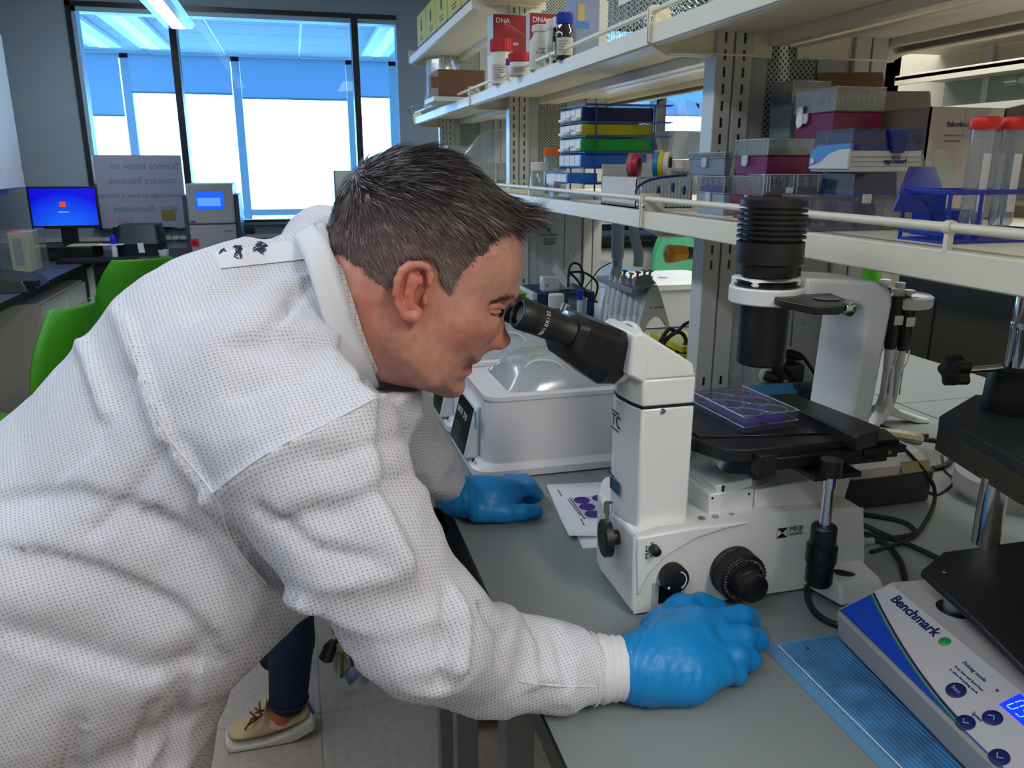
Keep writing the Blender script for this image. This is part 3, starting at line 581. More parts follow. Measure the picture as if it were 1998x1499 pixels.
# ------------------------------------------------------------------ items on the lower shelves
TIPLID = clear('tip lid', (232, 235, 236), .07, .3, .12); MAG = mat('magenta plastic', (112, 20, 72), .35); NAVYP = mat('navy plastic', (18, 40, 110), .35)
TIPM = clear('tip plastic', (225, 228, 225), .5, .3, .2, (225, 225, 215))
def tipbox(b, lidf, bodym, trayc, label, clasp=None, name='pipette_tip_box', tips=(6, 5), taper=0, group='pipette tip boxes on the near lower shelf'):
    """b = bounds; lidf = fraction of height taken by the clear lid"""
    x0, x1, y0, y1, z0, z1 = b; zl = z1-(z1-z0)*lidf
    t = T(name, label, 'tip box', ((x0+x1)/2, (y0+y1)/2, z0), group)
    d = .0015
    t.p('body', G().hexa([(x0+.004, y0+.004, z0), (x1-.004, y0+.004, z0), (x1-.004, y1-.004, z0), (x0+.004, y1-.004, z0)], [(x0+d, y0+d, zl), (x1-d, y0+d, zl), (x1-d, y1-d, zl), (x0+d, y1-d, zl)]), bodym, bevel=.0015)
    t.p('rim', G().box(x0, x1, y0, y1, zl, zl+.0022), bodym, bevel=.0006)
    k = min(.012, (z1-zl)*.35)
    t.p('tip_tray', G().box(x0+.006, x1-.006, y0+.006, y1-.006, zl+.0025, zl+.0025+k), trayc, bevel=.001)
    g = G(); nx, ny = tips
    for i in range(nx):
        for j in range(ny):
            xx = x0+.014+(x1-x0-.028)*i/max(1, nx-1); yy = y0+.014+(y1-y0-.028)*j/max(1, ny-1)
            g.cyl((xx, yy, zl+k+.003), (xx, yy, min(zl+k+.02, z1-.004)), .0026, .0034, n=6)
    o = t.p('pipette_tips', g, TIPM); o['kind'] = 'stuff'
    g = G(); zb = zl+.0024
    for r in ((x0+.001, x1-.001, y0+.001, y0+.002), (x0+.001, x1-.001, y1-.002, y1-.001), (x0+.001, x0+.002, y0+.002, y1-.002), (x1-.002, x1-.001, y0+.002, y1-.002)): g.box(*r, zb, z1)
    g.box(x0+.001, x1-.001, y0+.001, y1-.001, z1-.001, z1)
    ld = t.p('lid', g, TIPLID)
    e = .0007; t.p('lid_edge', G().tube([(x0+.001, y0+.001, z1-.0007), (x1-.001, y0+.001, z1-.0007), (x1-.001, y1-.001, z1-.0007), (x0+.001, y1-.001, z1-.0007)], e, 5, closed=True).tube([(x0+.001, y0+.001, zb), (x0+.001, y0+.001, z1-.0007)], e, 5), clear('lid highlight', (235, 238, 240), .65, .5, .1), parent=ld)
    if clasp:
        yc = y0+(y1-y0)*clasp
        t.p('clasp', G().prism([(yc-.009, zl+.002), (yc+.009, zl+.002), (yc+.009, zl-.012), (yc+.006, zl-.016), (yc-.006, zl-.016), (yc-.009, zl-.012)], 'x', x0-.003, x0), clear('clasp plastic', (225, 228, 240), .55, .4, .15), bevel=.0006)
    return t
ORT = mat('orange tray', (190, 95, 55), .5); YLT = mat('olive yellow tray', (150, 145, 80), .5); GRT = mat('grey tray', (125, 135, 145), .5)
LB = mat('pale blue grey plastic', (140, 158, 180), .4); BG = mat('grey green plastic', (118, 132, 138), .4)
h = LZ
b1 = sbox(1357, 1412, 1429, 344, 400, .775, LZ); tipbox(b1, .45, LB, NAVYP, 'pale blue-grey tip box standing on the shelf, leftmost of the stacks', .5, tips=(3, 5))
b2 = sbox(1341, 1413, 1431, 296, 344, .775, b1[5]+.0005); tipbox(b2, .28, BG, NAVYP, 'grey-green tip box with navy tray, on top of the pale blue-grey one', .5, tips=(3, 5))
b3 = sbox(1427, 1490, 1560, 344, 404, .76, LZ); tipbox(b3, .45, MAG, ORT, 'magenta tip box with orange tray, lowest beside the black lamp house', .45)
b4 = sbox(1431, 1497, 1583, 270, 343, .765, b3[5]+.0005); tipbox(b4, .47, MAG, YLT, 'magenta tip box with olive tray and lidded with tall clear cover, mid stack', .62, tips=(7, 5))
# supports hidden behind and the two tall boxes above
bs = [b4[1]+.012, b4[1]+.13, b4[2]-.02, b4[3]+.02, LZ, 0]
s0 = at(1628, 268, y=bs[2]-.02)
b9 = sbox(1549, 1628, 1727, 168, 268, .90); b9 = [b9[0], b9[1], b9[2], b9[3], b9[4], b9[5]]
zs = (b9[4]-LZ)/2
for k in range(2): tipbox([b9[0]+.004, b9[1]-.004, b9[2]+.004, b9[3]-.004, LZ+k*zs+.0005*(k > 0), LZ+(k+1)*zs-.0005], .4, MAG, ORT, ['magenta tip box low in the rear stack, under the taped one', 'magenta tip box second up in the rear stack, under the taped one'][k], None, tips=(4, 4))
t9 = tipbox(b9, .50, MAG, GRT, 'tall magenta tip box with big clear lid and torn white tape strip', .68, tips=(8, 4))
yt = at(1563, 230, x=b9[0]).y
t9.p('tape_strip', G().prism([(yt-.009, b9[5]-.030), (yt-.004, b9[5]-.026), (yt+.008, b9[5]-.029), (yt+.009, b9[5]-.056), (yt+.003, b9[5]-.066), (yt-.009, b9[5]-.060)], 'x', b9[0]-.004, b9[0]-.0032), PAPER)
b10 = sbox(1468, 1544, 1619, 157, 268, .945); b10[2] += .0; 
if b10[2] < b9[3]+.004: dy = b9[3]+.006-b10[2]; b10[2] += dy; b10[3] += dy
b10[3] = min(b10[3], 1.52); b10[1] = min(b10[1], 1.08)
zs = (b10[4]-LZ)/2
for k in range(2): tipbox([b10[0]+.004, b10[1]-.004, b10[2]+.003, b10[3]-.003, LZ+k*zs+.0005*(k > 0), LZ+(k+1)*zs-.0005], .4, BG, GRT, ['grey tip box at the foot of the rearmost stack by the column', 'grey tip box midway up the rearmost stack by the column'][k], None, tips=(4, 4))
tipbox(b10, .42, mat('grey blue plastic', (142, 158, 170), .4), NAVYP, 'tall grey-blue tip box under the perforated column panel', None, tips=(4, 4))
# long red box "20 ul"
b5 = sbox(1483, 1489, 1643, 340, 404, .715, LZ); RED = mat('crimson plastic', (130, 12, 50), .35)
b5[2], b5[3] = at(1489, 370, x=.715).y-.0, at(1489, 370, x=.715).y+.05
b5[1] = at(1643, 370, y=b5[2]).x
t5 = tipbox(b5, .44, RED, clear('pinkish trays', (200, 190, 205), .5, .2, .2, (190, 170, 190)), 'long crimson tip box marked 20 ul, with clear ribbed lid', None, tips=(9, 2))
t5.txt('20 ul', (at(1502, 358, y=b5[2]).x, b5[2]-.0012, at(1502, 360, y=b5[2]).z), (1, 0, 0), (0, 0, 1), .012, INK)
t5.p('clasp', G().box(at(1533, 370, y=b5[2]).x, at(1546, 370, y=b5[2]).x, b5[2]-.003, b5[2], at(1533, 377, y=b5[2]).z, at(1533, 366, y=b5[2]).z), WHITE, bevel=.001)
g = G()
for px in (1497, 1503, 1549, 1556, 1597, 1605, 1612): g.box(at(px, 350, y=b5[2]).x, at(px, 350, y=b5[2]).x+.0008, b5[2]-.0005, b5[2]+.001, b5[5]-.028, b5[5]-.001)
t5.p('lid_ribs', g, clear('lid highlight', 0))
# blue lidded box under the reload box, then the reload box
DBL = clear('dark blue lid', (95, 130, 200), .16, .3, .08, (20, 50, 130)); DBS = mat('deep blue plastic', (12, 30, 120), .35)
OFFW = mat('warm white plastic', (205, 203, 200), .35); SKY = mat('sky blue plastic', (70, 140, 205), .35); AMB = mat('amber tray', (205, 140, 20), .45)
b7 = sbox(1640, 1668, 1765, 338, 404, .80, LZ)
def reload_box(b, full, label):
    x0, x1, y0, y1, z0, z1 = b; H = z1-z0; t = T('reload_tip_box', label, 'tip box', ((x0+x1)/2, (y0+y1)/2, z0), 'tip reload boxes with blue lids')
    t.p('base', G().hexa([(x0, y0, z0), (x1, y0, z0), (x1, y1, z0), (x0, y1, z0)], [(x0+.002, y0+.002, z0+H*.50), (x1-.002, y0+.002, z0+H*.50), (x1-.002, y1-.002, z0+H*.50), (x0+.002, y1-.002, z0+H*.50)]), OFFW, bevel=.002)
    t.p('inner_rack', G().box(x0+.007, x1-.007, y0+.007, y1-.007, z0+H*.5, z0+H*.66), SKY, bevel=.001)
    t.p('tip_tray', G().box(x0+.008, x1-.008, y0+.008, y1-.008, z0+H*.66, z0+H*.71), AMB)
    g = G()
    for i in range(9):
        for j in range(4): g.cyl((x0+.016+(x1-x0-.03)*i/8, y0+.014+(y1-y0-.028)*j/3, z0+H*.71), (x0+.016+(x1-x0-.03)*i/8, y0+.014+(y1-y0-.028)*j/3, z0+H*.93), .0022, .003, n=6)
    t.p('pipette_tips', g, TIPM)['kind'] = 'stuff'
    g = G(); zb = z0+H*.52; z1_ = z1
    A = [(x0+.001, y0+.001, zb), (x1-.001, y0+.001, zb), (x1-.001, y1-.001, zb), (x0+.001, y1-.001, zb)]; B = [(x0+.004, y0+.004, z1), (x1-.004, y0+.004, z1), (x1-.004, y1-.004, z1), (x0+.004, y1-.004, z1)]
    g.add(A+B, [(0, 1, 5, 4), (1, 2, 6, 5), (2, 3, 7, 6), (3, 0, 4, 7), (4, 5, 6, 7)])
    t.p('lid', g, DBL, flip=False)
    if full:
        # white swept front with the blue cheek left of it
        sw = [(y1-.001, z0+.004), (y1-.001, z0+H*.12), (y0+(y1-y0)*.72, z0+H*.22), (y0+(y1-y0)*.5, z0+H*.42), (y0+(y1-y0)*.25, z0+H*.52), (y0, z0+H*.53), (y0, z0+.004)]
        t.p('swept_front', G().prism(sw, 'x', x0-.003, x0+.001), OFFW, bevel=.001)
        ck = [(y1, z0+H*.12), (y1+.001, z0+H*.30), (y1-.004, z0+H*.52), (y0+(y1-y0)*.8, z0+H*.62), (y0+.001, z0+H*.66), (y0+.001, z0+H*.5), (y0+(y1-y0)*.3, z0+H*.5), (y0+(y1-y0)*.55, z0+H*.38), (y0+(y1-y0)*.8, z0+H*.18)]
        c = t.p('cheek', G().prism(ck, 'x', x0-.0015, x0+.004), SKY); yc = y0+(y1-y0)*.90
        t.p('hinge_cap', G().cyl((x0-.002, yc, z0+H*.26), (x0-.0035, yc, z0+H*.26), .0045, n=18), OFFW, parent=c)
        xm = x0+(x1-x0)*.62
        t.p('latch', G().hexa([(xm-.011, y0-.004, z0+H*.44), (xm+.011, y0-.004, z0+H*.44), (xm+.011, y0+.002, z0+H*.44), (xm-.011, y0+.002, z0+H*.44)], [(xm-.016, y0-.003, z0+H*.98), (xm+.016, y0-.003, z0+H*.98), (xm+.016, y0+.006, z0+H), (xm-.016, y0+.006, z0+H)]), DBS, bevel=.002)
        t.txt('eppendorf', (xm-.022, y0-.0012, z0+H*.20), (1, 0, 0), (0, 0, 1), .0095, INK, bold=.0003)
        g = G()
        for q in range(3): g.tube(spline([(xm-.008, y0-.001, z0+H*(.39-q*.035)), (xm-.002, y0-.001, z0+H*(.37-q*.035)), (xm+.006, y0-.001, z0+H*(.40-q*.035))], 4), .0005, 4)
        t.p('emblem', g, INK)
        g = G()
        for q in (.13, .24, .35): g.box(x0+.002, x1-.001, y0-.0004, y0+.001, z0+H*q, z0+H*q+.0006)
        t.p('grooves', g, mat('groove grey', (150, 150, 150), .6))
    return t
b8 = sbox(1583, 1661, 1803, 250, 336, .765); b7[5] = b8[4]-.0005; b7[0] = b8[0]+.015; b7[1] = b8[1]-.03
b7[2] = b8[2]+.006; b7[3] = b8[3]-.004
reload_box(b8, True, 'white and sky-blue reload tip box with navy latch, lettered front')
reload_box(b7, False, 'blue-lidded reload tip box beneath the lettered one')
# clear organiser
b6 = sbox(1572, 1580, 1768, 381, 424, .706, LZ); yq = at(1580, 400, x=.706).y; b6[2] = yq-.004; b6[3] = yq+.07-.004; b6[2] -= .0; b6[1] = at(1768, 400, y=b6[2]).x
b6[3] = min(b6[3], b5[2]-.004) if b6[2] < b5[2]-.03 else b6[3]; b6[2] = min(b6[2], b6[3]-.045)
t = T('organiser_box', 'low clear compartment box with latches, right of the black lamp house', 'box', (b6[0]+.05, b6[2]+.02, LZ))
x0, x1, y0, y1 = b6[:4]; z1 = b6[5]; MC = clear('smoky plastic', (215, 210, 222), .09, .35, .1)
g = G(); g.box(x0, x1, y0, y0+.001, LZ+.001, z1-.004).box(x0, x1, y1-.001, y1, LZ+.001, z1-.004).box(x0, x0+.001, y0, y1, LZ+.001, z1-.004).box(x1-.001, x1, y0, y1, LZ+.001, z1-.004).box(x0, x1, y0, y1, LZ, LZ+.001)
for f_ in (.26, .5, .76): g.box(x0+(x1-x0)*f_, x0+(x1-x0)*f_+.001, y0, y1, LZ+.001, z1-.005)
t.p('tray', g, MC); ld = t.p('lid', G().box(x0-.002, x1+.002, y0-.002, y1+.002, z1-.004, z1), MC, bevel=.001)
for f_ in (.55, .95): t.p('latch', G().box(x0+(x1-x0)*f_-.007, x0+(x1-x0)*f_+.007, y0-.006, y0-.002, z1-.012, z1+.001), clear('lid highlight', 0), parent=ld, bevel=.001)
g = G()
for q in range(14): g.ball((x0+.012+(x1-x0-.024)*q/13, y0+.018+.008*(q % 2), LZ+.007), .006, 5, (1.2, .8, .8))
t.p('cotton_buds', g, WHITE)['kind'] = 'stuff'
# white carton with open flaps (rear shelf)
CW = mat('white carton', (168, 162, 160), .75, noise_amt=.03, nscale=30)
yb = 1.16; A = at(1817, 208, y=yb); x0 = A.x; z1 = A.z; x1 = at(1965, 208, y=yb).x; y1 = 1.45
t = T('carton', 'white cardboard carton with open flaps and small blue lettering, behind tip boxes', 'carton', ((x0+x1)/2, (yb+y1)/2, LZ))
g = G(); g.box(x0, x1, yb, yb+.003, LZ, z1).box(x0, x1, y1-.003, y1, LZ, z1).box(x0, x0+.003, yb, y1, LZ, z1).box(x1-.003, x1, yb, y1, LZ, z1).box(x0, x1, yb, y1, LZ, LZ+.003)
t.p('box_body', g, CW)
fl1 = G().hexa([(x0-.002, yb, z1), (x0-.002, y1, z1), (x0, y1, z1-.002), (x0, yb, z1-.002)], [(x0+.08, yb+.10, z1+.034), (x0+.11, y1, z1+.05), (x0+.113, y1, z1+.048), (x0+.083, yb+.10, z1+.032)])
t.p('flap', fl1, CW); fl2 = G().hexa([(x0+.0, y1, z1), (x1, y1, z1), (x1, y1+.003, z1), (x0, y1+.003, z1)], [(x0+.0, y1+.03, z1+.085), (x1, y1+.03, z1+.09), (x1, y1+.033, z1+.088), (x0, y1+.033, z1+.083)])
t.p('flap', fl2, CARD, label='brown inside face of the rear flap')
t.p('flap', G().hexa([(x1, yb, z1), (x1, y1, z1), (x1+.003, y1, z1), (x1+.003, yb, z1)], [(x1+.09, yb, z1+.02), (x1+.09, y1, z1+.02), (x1+.093, y1, z1+.017), (x1+.093, yb, z1+.017)]), CW)
o_ = at(1847, 247, y=yb); t.txt('fisherbrand', (o_.x, yb-.0006, o_.z), (1, 0, 0), (0, 0, 1), .0115, INK, bold=.0003)
g = G()
for q, (a, b_) in enumerate(((1842, 1880), (1842, 1872))): p = at(a, 266+q*11, y=yb); p2 = at(b_, 266+q*11, y=yb); g.box(p.x, p2.x, yb-.0008, yb, p.z, p.z+.0025)
t.p('label_print', g, mat('grey print', (110, 105, 110), .7)); p = at(1900, 215, y=yb); t.p('packing_tape', G().box(p.x-.016, p.x+.034, yb-.0006, yb, z1-.05, z1), clear('tape', (215, 205, 190), .3, .4, .1))
bq = T('carton', 'second white carton at the right frame edge beside the first', 'carton', (x1+.2, yb+.1, LZ)); bq.p('box_body', G().box(x1+.098, x1+.34, yb+.02, y1, LZ, z1+.012), CW, bevel=.001); bq.p('flap', G().box(x1+.1, x1+.34, yb+.016, yb+.0195, z1-.02, z1+.010), CW)
# blue sloped rack / bin
RB = mat('royal blue plastic', (10, 50, 165), .35)
yf = .86
def px3(px, py, y): return tuple(at(px, py, y=y))
t = T('blue_bin', 'royal blue open-front bin with sloping sides, left of the capped tubes', 'bin', (at(1790, 400, y=yf).x, yf+.06, LZ))
P = [px3(1743, 413, yf), px3(1843, 420, yf), px3(1849, 378, yf), px3(1757, 378, yf)]
t.p('front_tray', G().hexa(P, [(p[0], p[1]+.004, p[2]+.001) for p in P]), RB, bevel=.001)
P = [px3(1757, 378, yf+.004), px3(1845, 378, yf+.004), px3(1826, 326, yf+.09), px3(1776, 326, yf+.09)]
t.p('back_slope', G().hexa(P, [(p[0], p[1]+.004, p[2]) for p in P]), RB, bevel=.001)
P = [px3(1745, 412, yf+.001), px3(1757, 377, yf+.001), px3(1776, 325, yf+.09), px3(1772, 350, yf+.10)]
t.p('side_wall', G().hexa(P, [(p[0]+.003, p[1], p[2]) for p in P]), RB)
xa, xb = at(1782, 400, y=yf+.08).x, at(1838, 400, y=yf+.08).x
t.p('foot', G().box(xa, xb, yf+.01, yf+.08, LZ, at(1790, 412, y=yf+.01).z), RB)
# rack with 50 ml tubes
yr = .80; xr0 = at(1846, 420, y=yr).x+.002; zt = at(1850, 376, y=yr).z
t = T('tube_rack', 'royal blue wire-like ring rack holding big capped conical tubes', 'rack', (xr0+.06, yr+.03, LZ))
for z in (zt, LZ+.012):
    t.p('ring_plate', G().box(xr0, xr0+.16, yr, yr+.003, z-.003, z+.003).box(xr0, xr0+.16, yr+.075, yr+.078, z-.003, z+.003).box(xr0, xr0+.003, yr, yr+.078, z-.003, z+.003).box(xr0+.157, xr0+.16, yr, yr+.078, z-.003, z+.003), RB, bevel=.001)
for x in (xr0, xr0+.0455, xr0+.157):
    for y in (yr-.0005, yr+.075): t.p('upright', G().box(x, x+.004, y, y+.0035, LZ, zt+.003), RB, bevel=.0008)
t.p('base_plate', G().box(xr0, xr0+.16, yr, yr+.078, LZ, LZ+.003), RB)
CAPR = mat('bright red cap', (225, 40, 25), .4); TUBE = clear('tube plastic', (225, 228, 232), .16, .4, .08); LAB = mat('label white', (225, 222, 228), .6)
def tube50(x, y, label):
    t = T('conical_tube', label, 'tube', (x, y, LZ+.0035), 'big conical tubes in the blue rack'); z0 = LZ+.0035; Hh = at(1920, 252, y=.83).z-z0
    t.p('tube_body', G().lathe((x, y, z0), (0, 0, 1), [(.003, 0), (.0135, .020), (.0135, Hh)], 22, cap=False), TUBE)
    t.p('cap', G().lathe((x, y, z0+Hh), (0, 0, 1), [(.0165, 0), (.017, .001), (.017, .013), (.016, .0145)], 30), CAPR)
    rows = [[(x+.0138*math.sin(a), y-.0138*math.cos(a), z0+zz) for zz in (Hh*.25, Hh*.78)] for a in [math.radians(-28+i*8) for i in range(7)]]
    t.p('label_band', G().grid(rows), LAB, flip=False)
    g = G()
    for q in range(10): g.tube([(x+.0138*math.sin(a), y-.0138*math.cos(a), z0+Hh*(.25+q*.055)) for a in [math.radians(34+i*8) for i in range(3)]], .0003, 4)
    t.p('graduations', g, mat('grey print', 0)); return t
c = at(1921, 245, y=.835); tube50(c.x, .835, 'red-capped conical tube nearest the white carton lettering')
c = at(1981, 245, y=.83); tube50(c.x, .83, 'red-capped conical tube at the right frame edge')
tube50(at(1950, 300, y=.86).x-.0, .868, 'conical tube mostly hidden behind the two front ones')
# clear acrylic holder between bin and tubes
t = T('acrylic_holder', 'small clear acrylic wedge holder with pipette tips behind the blue bin', 'holder', (at(1845, 380, y=1.0).x, 1.0, LZ))
a_ = [px3(1822, 365, 1.0), px3(1868, 368, 1.0), px3(1850, 292, 1.0), px3(1822, 292, 1.0)]
t.p('side', G().hexa([(p[0], p[1], max(p[2], LZ)) for p in a_], [(p[0], p[1]+.003, max(p[2], LZ)) for p in a_]), GLASS)
t.p('side', G().hexa([(p[0], p[1]+.05, max(p[2], LZ)) for p in a_], [(p[0], p[1]+.053, max(p[2], LZ)) for p in a_]), GLASS)
t.p('base', G().box(a_[0][0], a_[1][0], 1.0, 1.053, LZ, LZ+.006), GLASS)

# ------------------------------------------------------------------ middle lower shelf
WB = mat('blue coated wire', (22, 62, 140), .4)
yn = 2.12; X0 = .775
def rx(px, py=330): return at(px, py, y=yn).x
x1r = rx(1290); yfar = 2.32
rk = T('wire_rack', 'dark blue wire rack of six levels filled with coloured tube trays', 'rack', (.95, 2.2, LZ))
lev = [at(1140, py, y=yn).z for py in (204, 238, 266, 298, 328, 359)]
for z in lev:
    g = G()
    for y in (yn, yfar): g.tube([(X0-.01, y, z), (x1r+.02, y, z)], .0022, 6)
    for k in range(14): x = X0-.01+(x1r+.03-X0)*k/13; g.tube([(x, yn-.012, z+.001), (x, yfar, z+.001)], .0011, 5)
    g.tube([(X0-.012, yn-.012, z+.001), (x1r+.022, yn-.012, z+.001)], .0018, 6)
    rk.p('wire_level', g, WB)
for x in (rx(1160), rx(1272)):
    for y in (yn-.004, yfar): rk.p('upright', G().cyl((x, y, LZ), (x, y, lev[0]+.002), .0022, n=8), WB)
trc = [((10, 14, 70), 'navy blue'), ((170, 160, 0), 'yellow'), ((5, 140, 45), 'green'), ((25, 90, 185), 'mid blue'), ((25, 100, 200), 'bright blue')]
for k, (c_, nm) in enumerate(trc):
    zb = lev[k+1]+.0022; xe = rx(1272 if k < 3 else (1262 if k == 3 else 1167)); xs = rx(1134 if k < 4 else 1108)
    zt_ = min(lev[k]-.004, zb+(.036 if k != 4 else .026)); tl = T('tube_tray', nm+' tube tray with white end labels, in the blue wire rack', 'tube tray', ((xs+xe)/2, (yn+yfar)/2, zb), 'coloured tube trays in the wire rack')
    tl.p('tray_body', G().box(xs, xe, yn+.003, yfar-.01, zb, zt_), mat('tray '+nm, c_, .4), bevel=.002)
    for q in range(4): tl.p('end_label', G().box(xs-.001, xs+.0, yn+.012+q*.044, yn+.052+q*.044, zb+.004, zt_-.004), PAPER)
    for q in range(3 if k < 3 else 0): tl.p('side_slot', G().box(xs-.014, xs-.0015, yn+.01+q*.055, yn+.055+q*.055, zb+.003+.008*(q % 2), zb+.010+.008*(q % 2)), PAPER, bevel=.001)
z_ = LZ; pb = T('label_cards', 'small stack of pale label cards under the wire rack', 'cards', (rx(1135), 2.14, LZ))
for q in range(4): pb.p('card', G().box(rx(1110)+.002*q, rx(1162)-.001*q, yn+.01, yn+.10, LZ+.0002+q*.0035, LZ+.0032+q*.0035), mat('pale blue card', (175, 190, 205), .7))
# white rib-sided carton with tapes
ya, yb2 = 1.66, 1.87; xA = .722; zt1 = at(1235, 346, x=xA).z; xB = at(1352, 345, y=ya).x
tc_ = T('tape_carton', 'off-white carton with ribbed side and angled cut top, holding tape rolls', 'carton', ((xA+xB)/2, 1.76, LZ))
TCW = mat('off white board', (205, 203, 200), .7)
g = G(); g.box(xA, xA+.003, ya, yb2, LZ, zt1).box(xA, xB, ya, ya+.003, LZ, zt1-.004).box(xB-.003, xB, ya, yb2, LZ, zt1+.012).box(xA, xB, yb2-.003, yb2, LZ, zt1+.028).box(xA, xB, ya, yb2, LZ, LZ+.003)
tc_.p('box_body', g, TCW)
tc_.p('angled_flap', G().prism([(xA, zt1), (xB*.45+xA*.55, zt1+.03), (xB, zt1+.032), (xB, zt1-.003), (xA, zt1-.003)], 'y', yb2-.006, yb2-.0035), TCW)
g = G()
for k in range(16): xx = xA+.004+(xB-xA-.01)*k/15; g.cyl((xx, ya, LZ+.002), (xx, ya, zt1-.006), .0028, n=6)
tc_.p('ribs', g, TCW); tc_.txt('Fisherbrand', (xB-.055, ya-.0045, zt1-.001+.008), (1, 0, 0), (0, 0, 1), .011, INK)
tc_.p('header_strip', G().box(xB-.062, xB, ya-.001, ya, zt1-.006, zt1+.02), TCW)
def roll(px, py, y, r, cols, label):
    c = at(px, py, y=y); t = T('tape_roll', label, 'tape roll', (c.x, c.y, c.z-r), 'tape rolls in the off-white carton')
    ww = .012; ax_ = Vector((.75, -.6, 0)).normalized(); s0_ = c-ax_*(ww*len(cols)/2)
    for i, cc in enumerate(cols):
        a = s0_+ax_*(i*ww); t.p('tape_ring', G().lathe(a, ax_, [(r*.62, 0), (r, 0), (r, ww*.92), (r*.62, ww*.92), (r*.62, 0)], 30, cap=False), mat('tape %d %d %d' % cc, cc, .4))
    t.p('core', G().lathe(s0_, ax_, [(r*.60, 0), (r*.62, 0), (r*.62, ww*len(cols)), (r*.60, ww*len(cols)), (r*.6, 0)], 24, cap=False), CARD)
roll(1238, 322, 1.74, .026, [(190, 90, 100), (185, 20, 50)], 'red and pink tape roll, left one in the carton')
roll(1293, 321, 1.73, .028, [(45, 130, 190), (215, 200, 40), (225, 222, 205)], 'blue, yellow and white tape rolls side by side, right in the carton')
# safety glasses in a clear holder
t = T('safety_glasses', 'clear safety glasses with navy temples, resting behind the rail', 'glasses', tuple(at(1297, 372, y=1.56)))
Yg = 1.60
g = G(); arc = [tuple(at(*p, y=Yg)) for p in ((1240, 378), (1246, 364), (1270, 351), (1310, 344), (1340, 342))]; g.tube(spline(arc, 5), .0028, 8); t.p('temple', g, NAVYP)
rows = []
for dy in (0, 1): rows.append(spline([tuple(at(px, py+dy*30, y=Yg-.006)) for px, py in ((1250, 364), (1275, 352), (1312, 346), (1345, 346), (1357, 350))], 4))
t.p('lens_shield', G().grid(rows), GLASS, flip=False, solid=.0015)
for p in ((1285, 372), (1313, 366), (1335, 372)):
    c = at(*p, y=Yg-.01); t.p('nose_pad', G().ball(c, .007, 8, (.6, .5, 1.5)), NAVYP)
# bottles
def bottle(px, pyb, pyt, y, rpx, capcol, bodym, label, capfrac=.18, neck=.7, zbase=LZ, cat='bottle', name='reagent_bottle', labelm=None, content=None, group=None, shoulder=.72):
    c = at(px, (pyb+pyt)/2, y=y); r = abs(at(px+rpx, pyb, y=y).x-at(px, pyb, y=y).x); zt = at(px, pyt, y=y).z; H = zt-zbase
    t = T(name, label, cat, (c.x, y, zbase), group); o = (c.x, y, zbase); hs = H*(1-capfrac)
    t.p('bottle_body', G().lathe(o, (0, 0, 1), [(r*.9, 0), (r, .003), (r, hs*shoulder), (r*.93, hs*(shoulder+.06)), (r*neck, hs*.90), (r*neck*.92, hs)], 28), bodym)
    if content: t.p('contents', G().lathe((o[0], o[1], o[2]+.002), (0, 0, 1), [(r*.86, 0), (r*.93, .002), (r*.93, hs*.5)], 24), content)
    rc = r*neck*1.12; cp = t.p('cap', G().lathe((o[0], o[1], zbase+hs*.985), (0, 0, 1), [(rc*.97, 0), (rc, .001), (rc, H*capfrac), (rc*.93, H*capfrac+.002)], 28), capcol)
    g = G()
    for i in range(24): a = math.pi*i/12; g.cyl((o[0]+rc*math.cos(a), o[1]+rc*math.sin(a), zbase+hs), (o[0]+rc*math.cos(a), o[1]+rc*math.sin(a), zbase+hs+H*capfrac*.9), r*.035, n=4)
    t.p('cap_ribs', g, capcol, parent=cp)
    if labelm:
        rows = [[(o[0]+(r+.0004)*math.sin(a), o[1]-(r+.0004)*math.cos(a), zbase+zz) for zz in (hs*.12, hs*.6)] for a in [math.radians(-75+i*15) for i in range(9)]]
        lb_ = t.p('label_wrap', G().grid(rows), labelm, flip=False)
        g = G()
        for q in range(5): g.tube([(o[0]+(r+.0009)*math.sin(a), o[1]-(r+.0009)*math.cos(a), zbase+hs*(.2+q*.075)) for a in [math.radians(-55+i*12) for i in range(5+q % 3)]], .0006, 4)
        t.p('label_print', g, mat('grey print', 0), parent=lb_)
    return t, o, r, H
WCAP = mat('white cap', (222, 222, 220), .45); OCAP = mat('orange cap', (222, 100, 20), .45); RCAP = mat('red cap', (178, 14, 40), .4); BCAP = mat('blue cap', (12, 45, 165), .35)
CRM = mat('milky bottle', (208, 205, 196), .45); AMBR = clear('amber glass', (60, 30, 18), .35, .5, .05, (25, 12, 10))
bottle(1053, 383, 317, 2.44, 17, WCAP, GLASS2, 'clear glass bottle with white cap, leftmost behind the rail', .24, .85)
bottle(1077, 380, 288, 2.62, 15, OCAP, GLASS2, 'clear bottle with orange screw cap, behind the white-capped one', .17, .95, content=mat('red label', (170, 70, 60), .5))
bottle(1088, 384, 330, 2.36, 11, GLASS, GLASS2, 'small clear vial between capped bottles and wire rack', .2, .8, name='vial')
t = T('small_box', 'little white box lying on vials beside the wire rack', 'box', tuple(at(1092, 384, y=2.22))); c = at(1080, 352, y=2.24); c2 = at(1108, 338, y=2.24)
t.o.location.z = LZ; t.loc = Vector(t.o.location)
t.p('carton', G().box(c.x, c2.x, 2.24, 2.31, LZ+.04, LZ+.066), PAPER, bevel=.001); t.p('stand_block', G().box(c.x+.004, c2.x-.003, 2.25, 2.30, LZ, LZ+.04), GLASS)
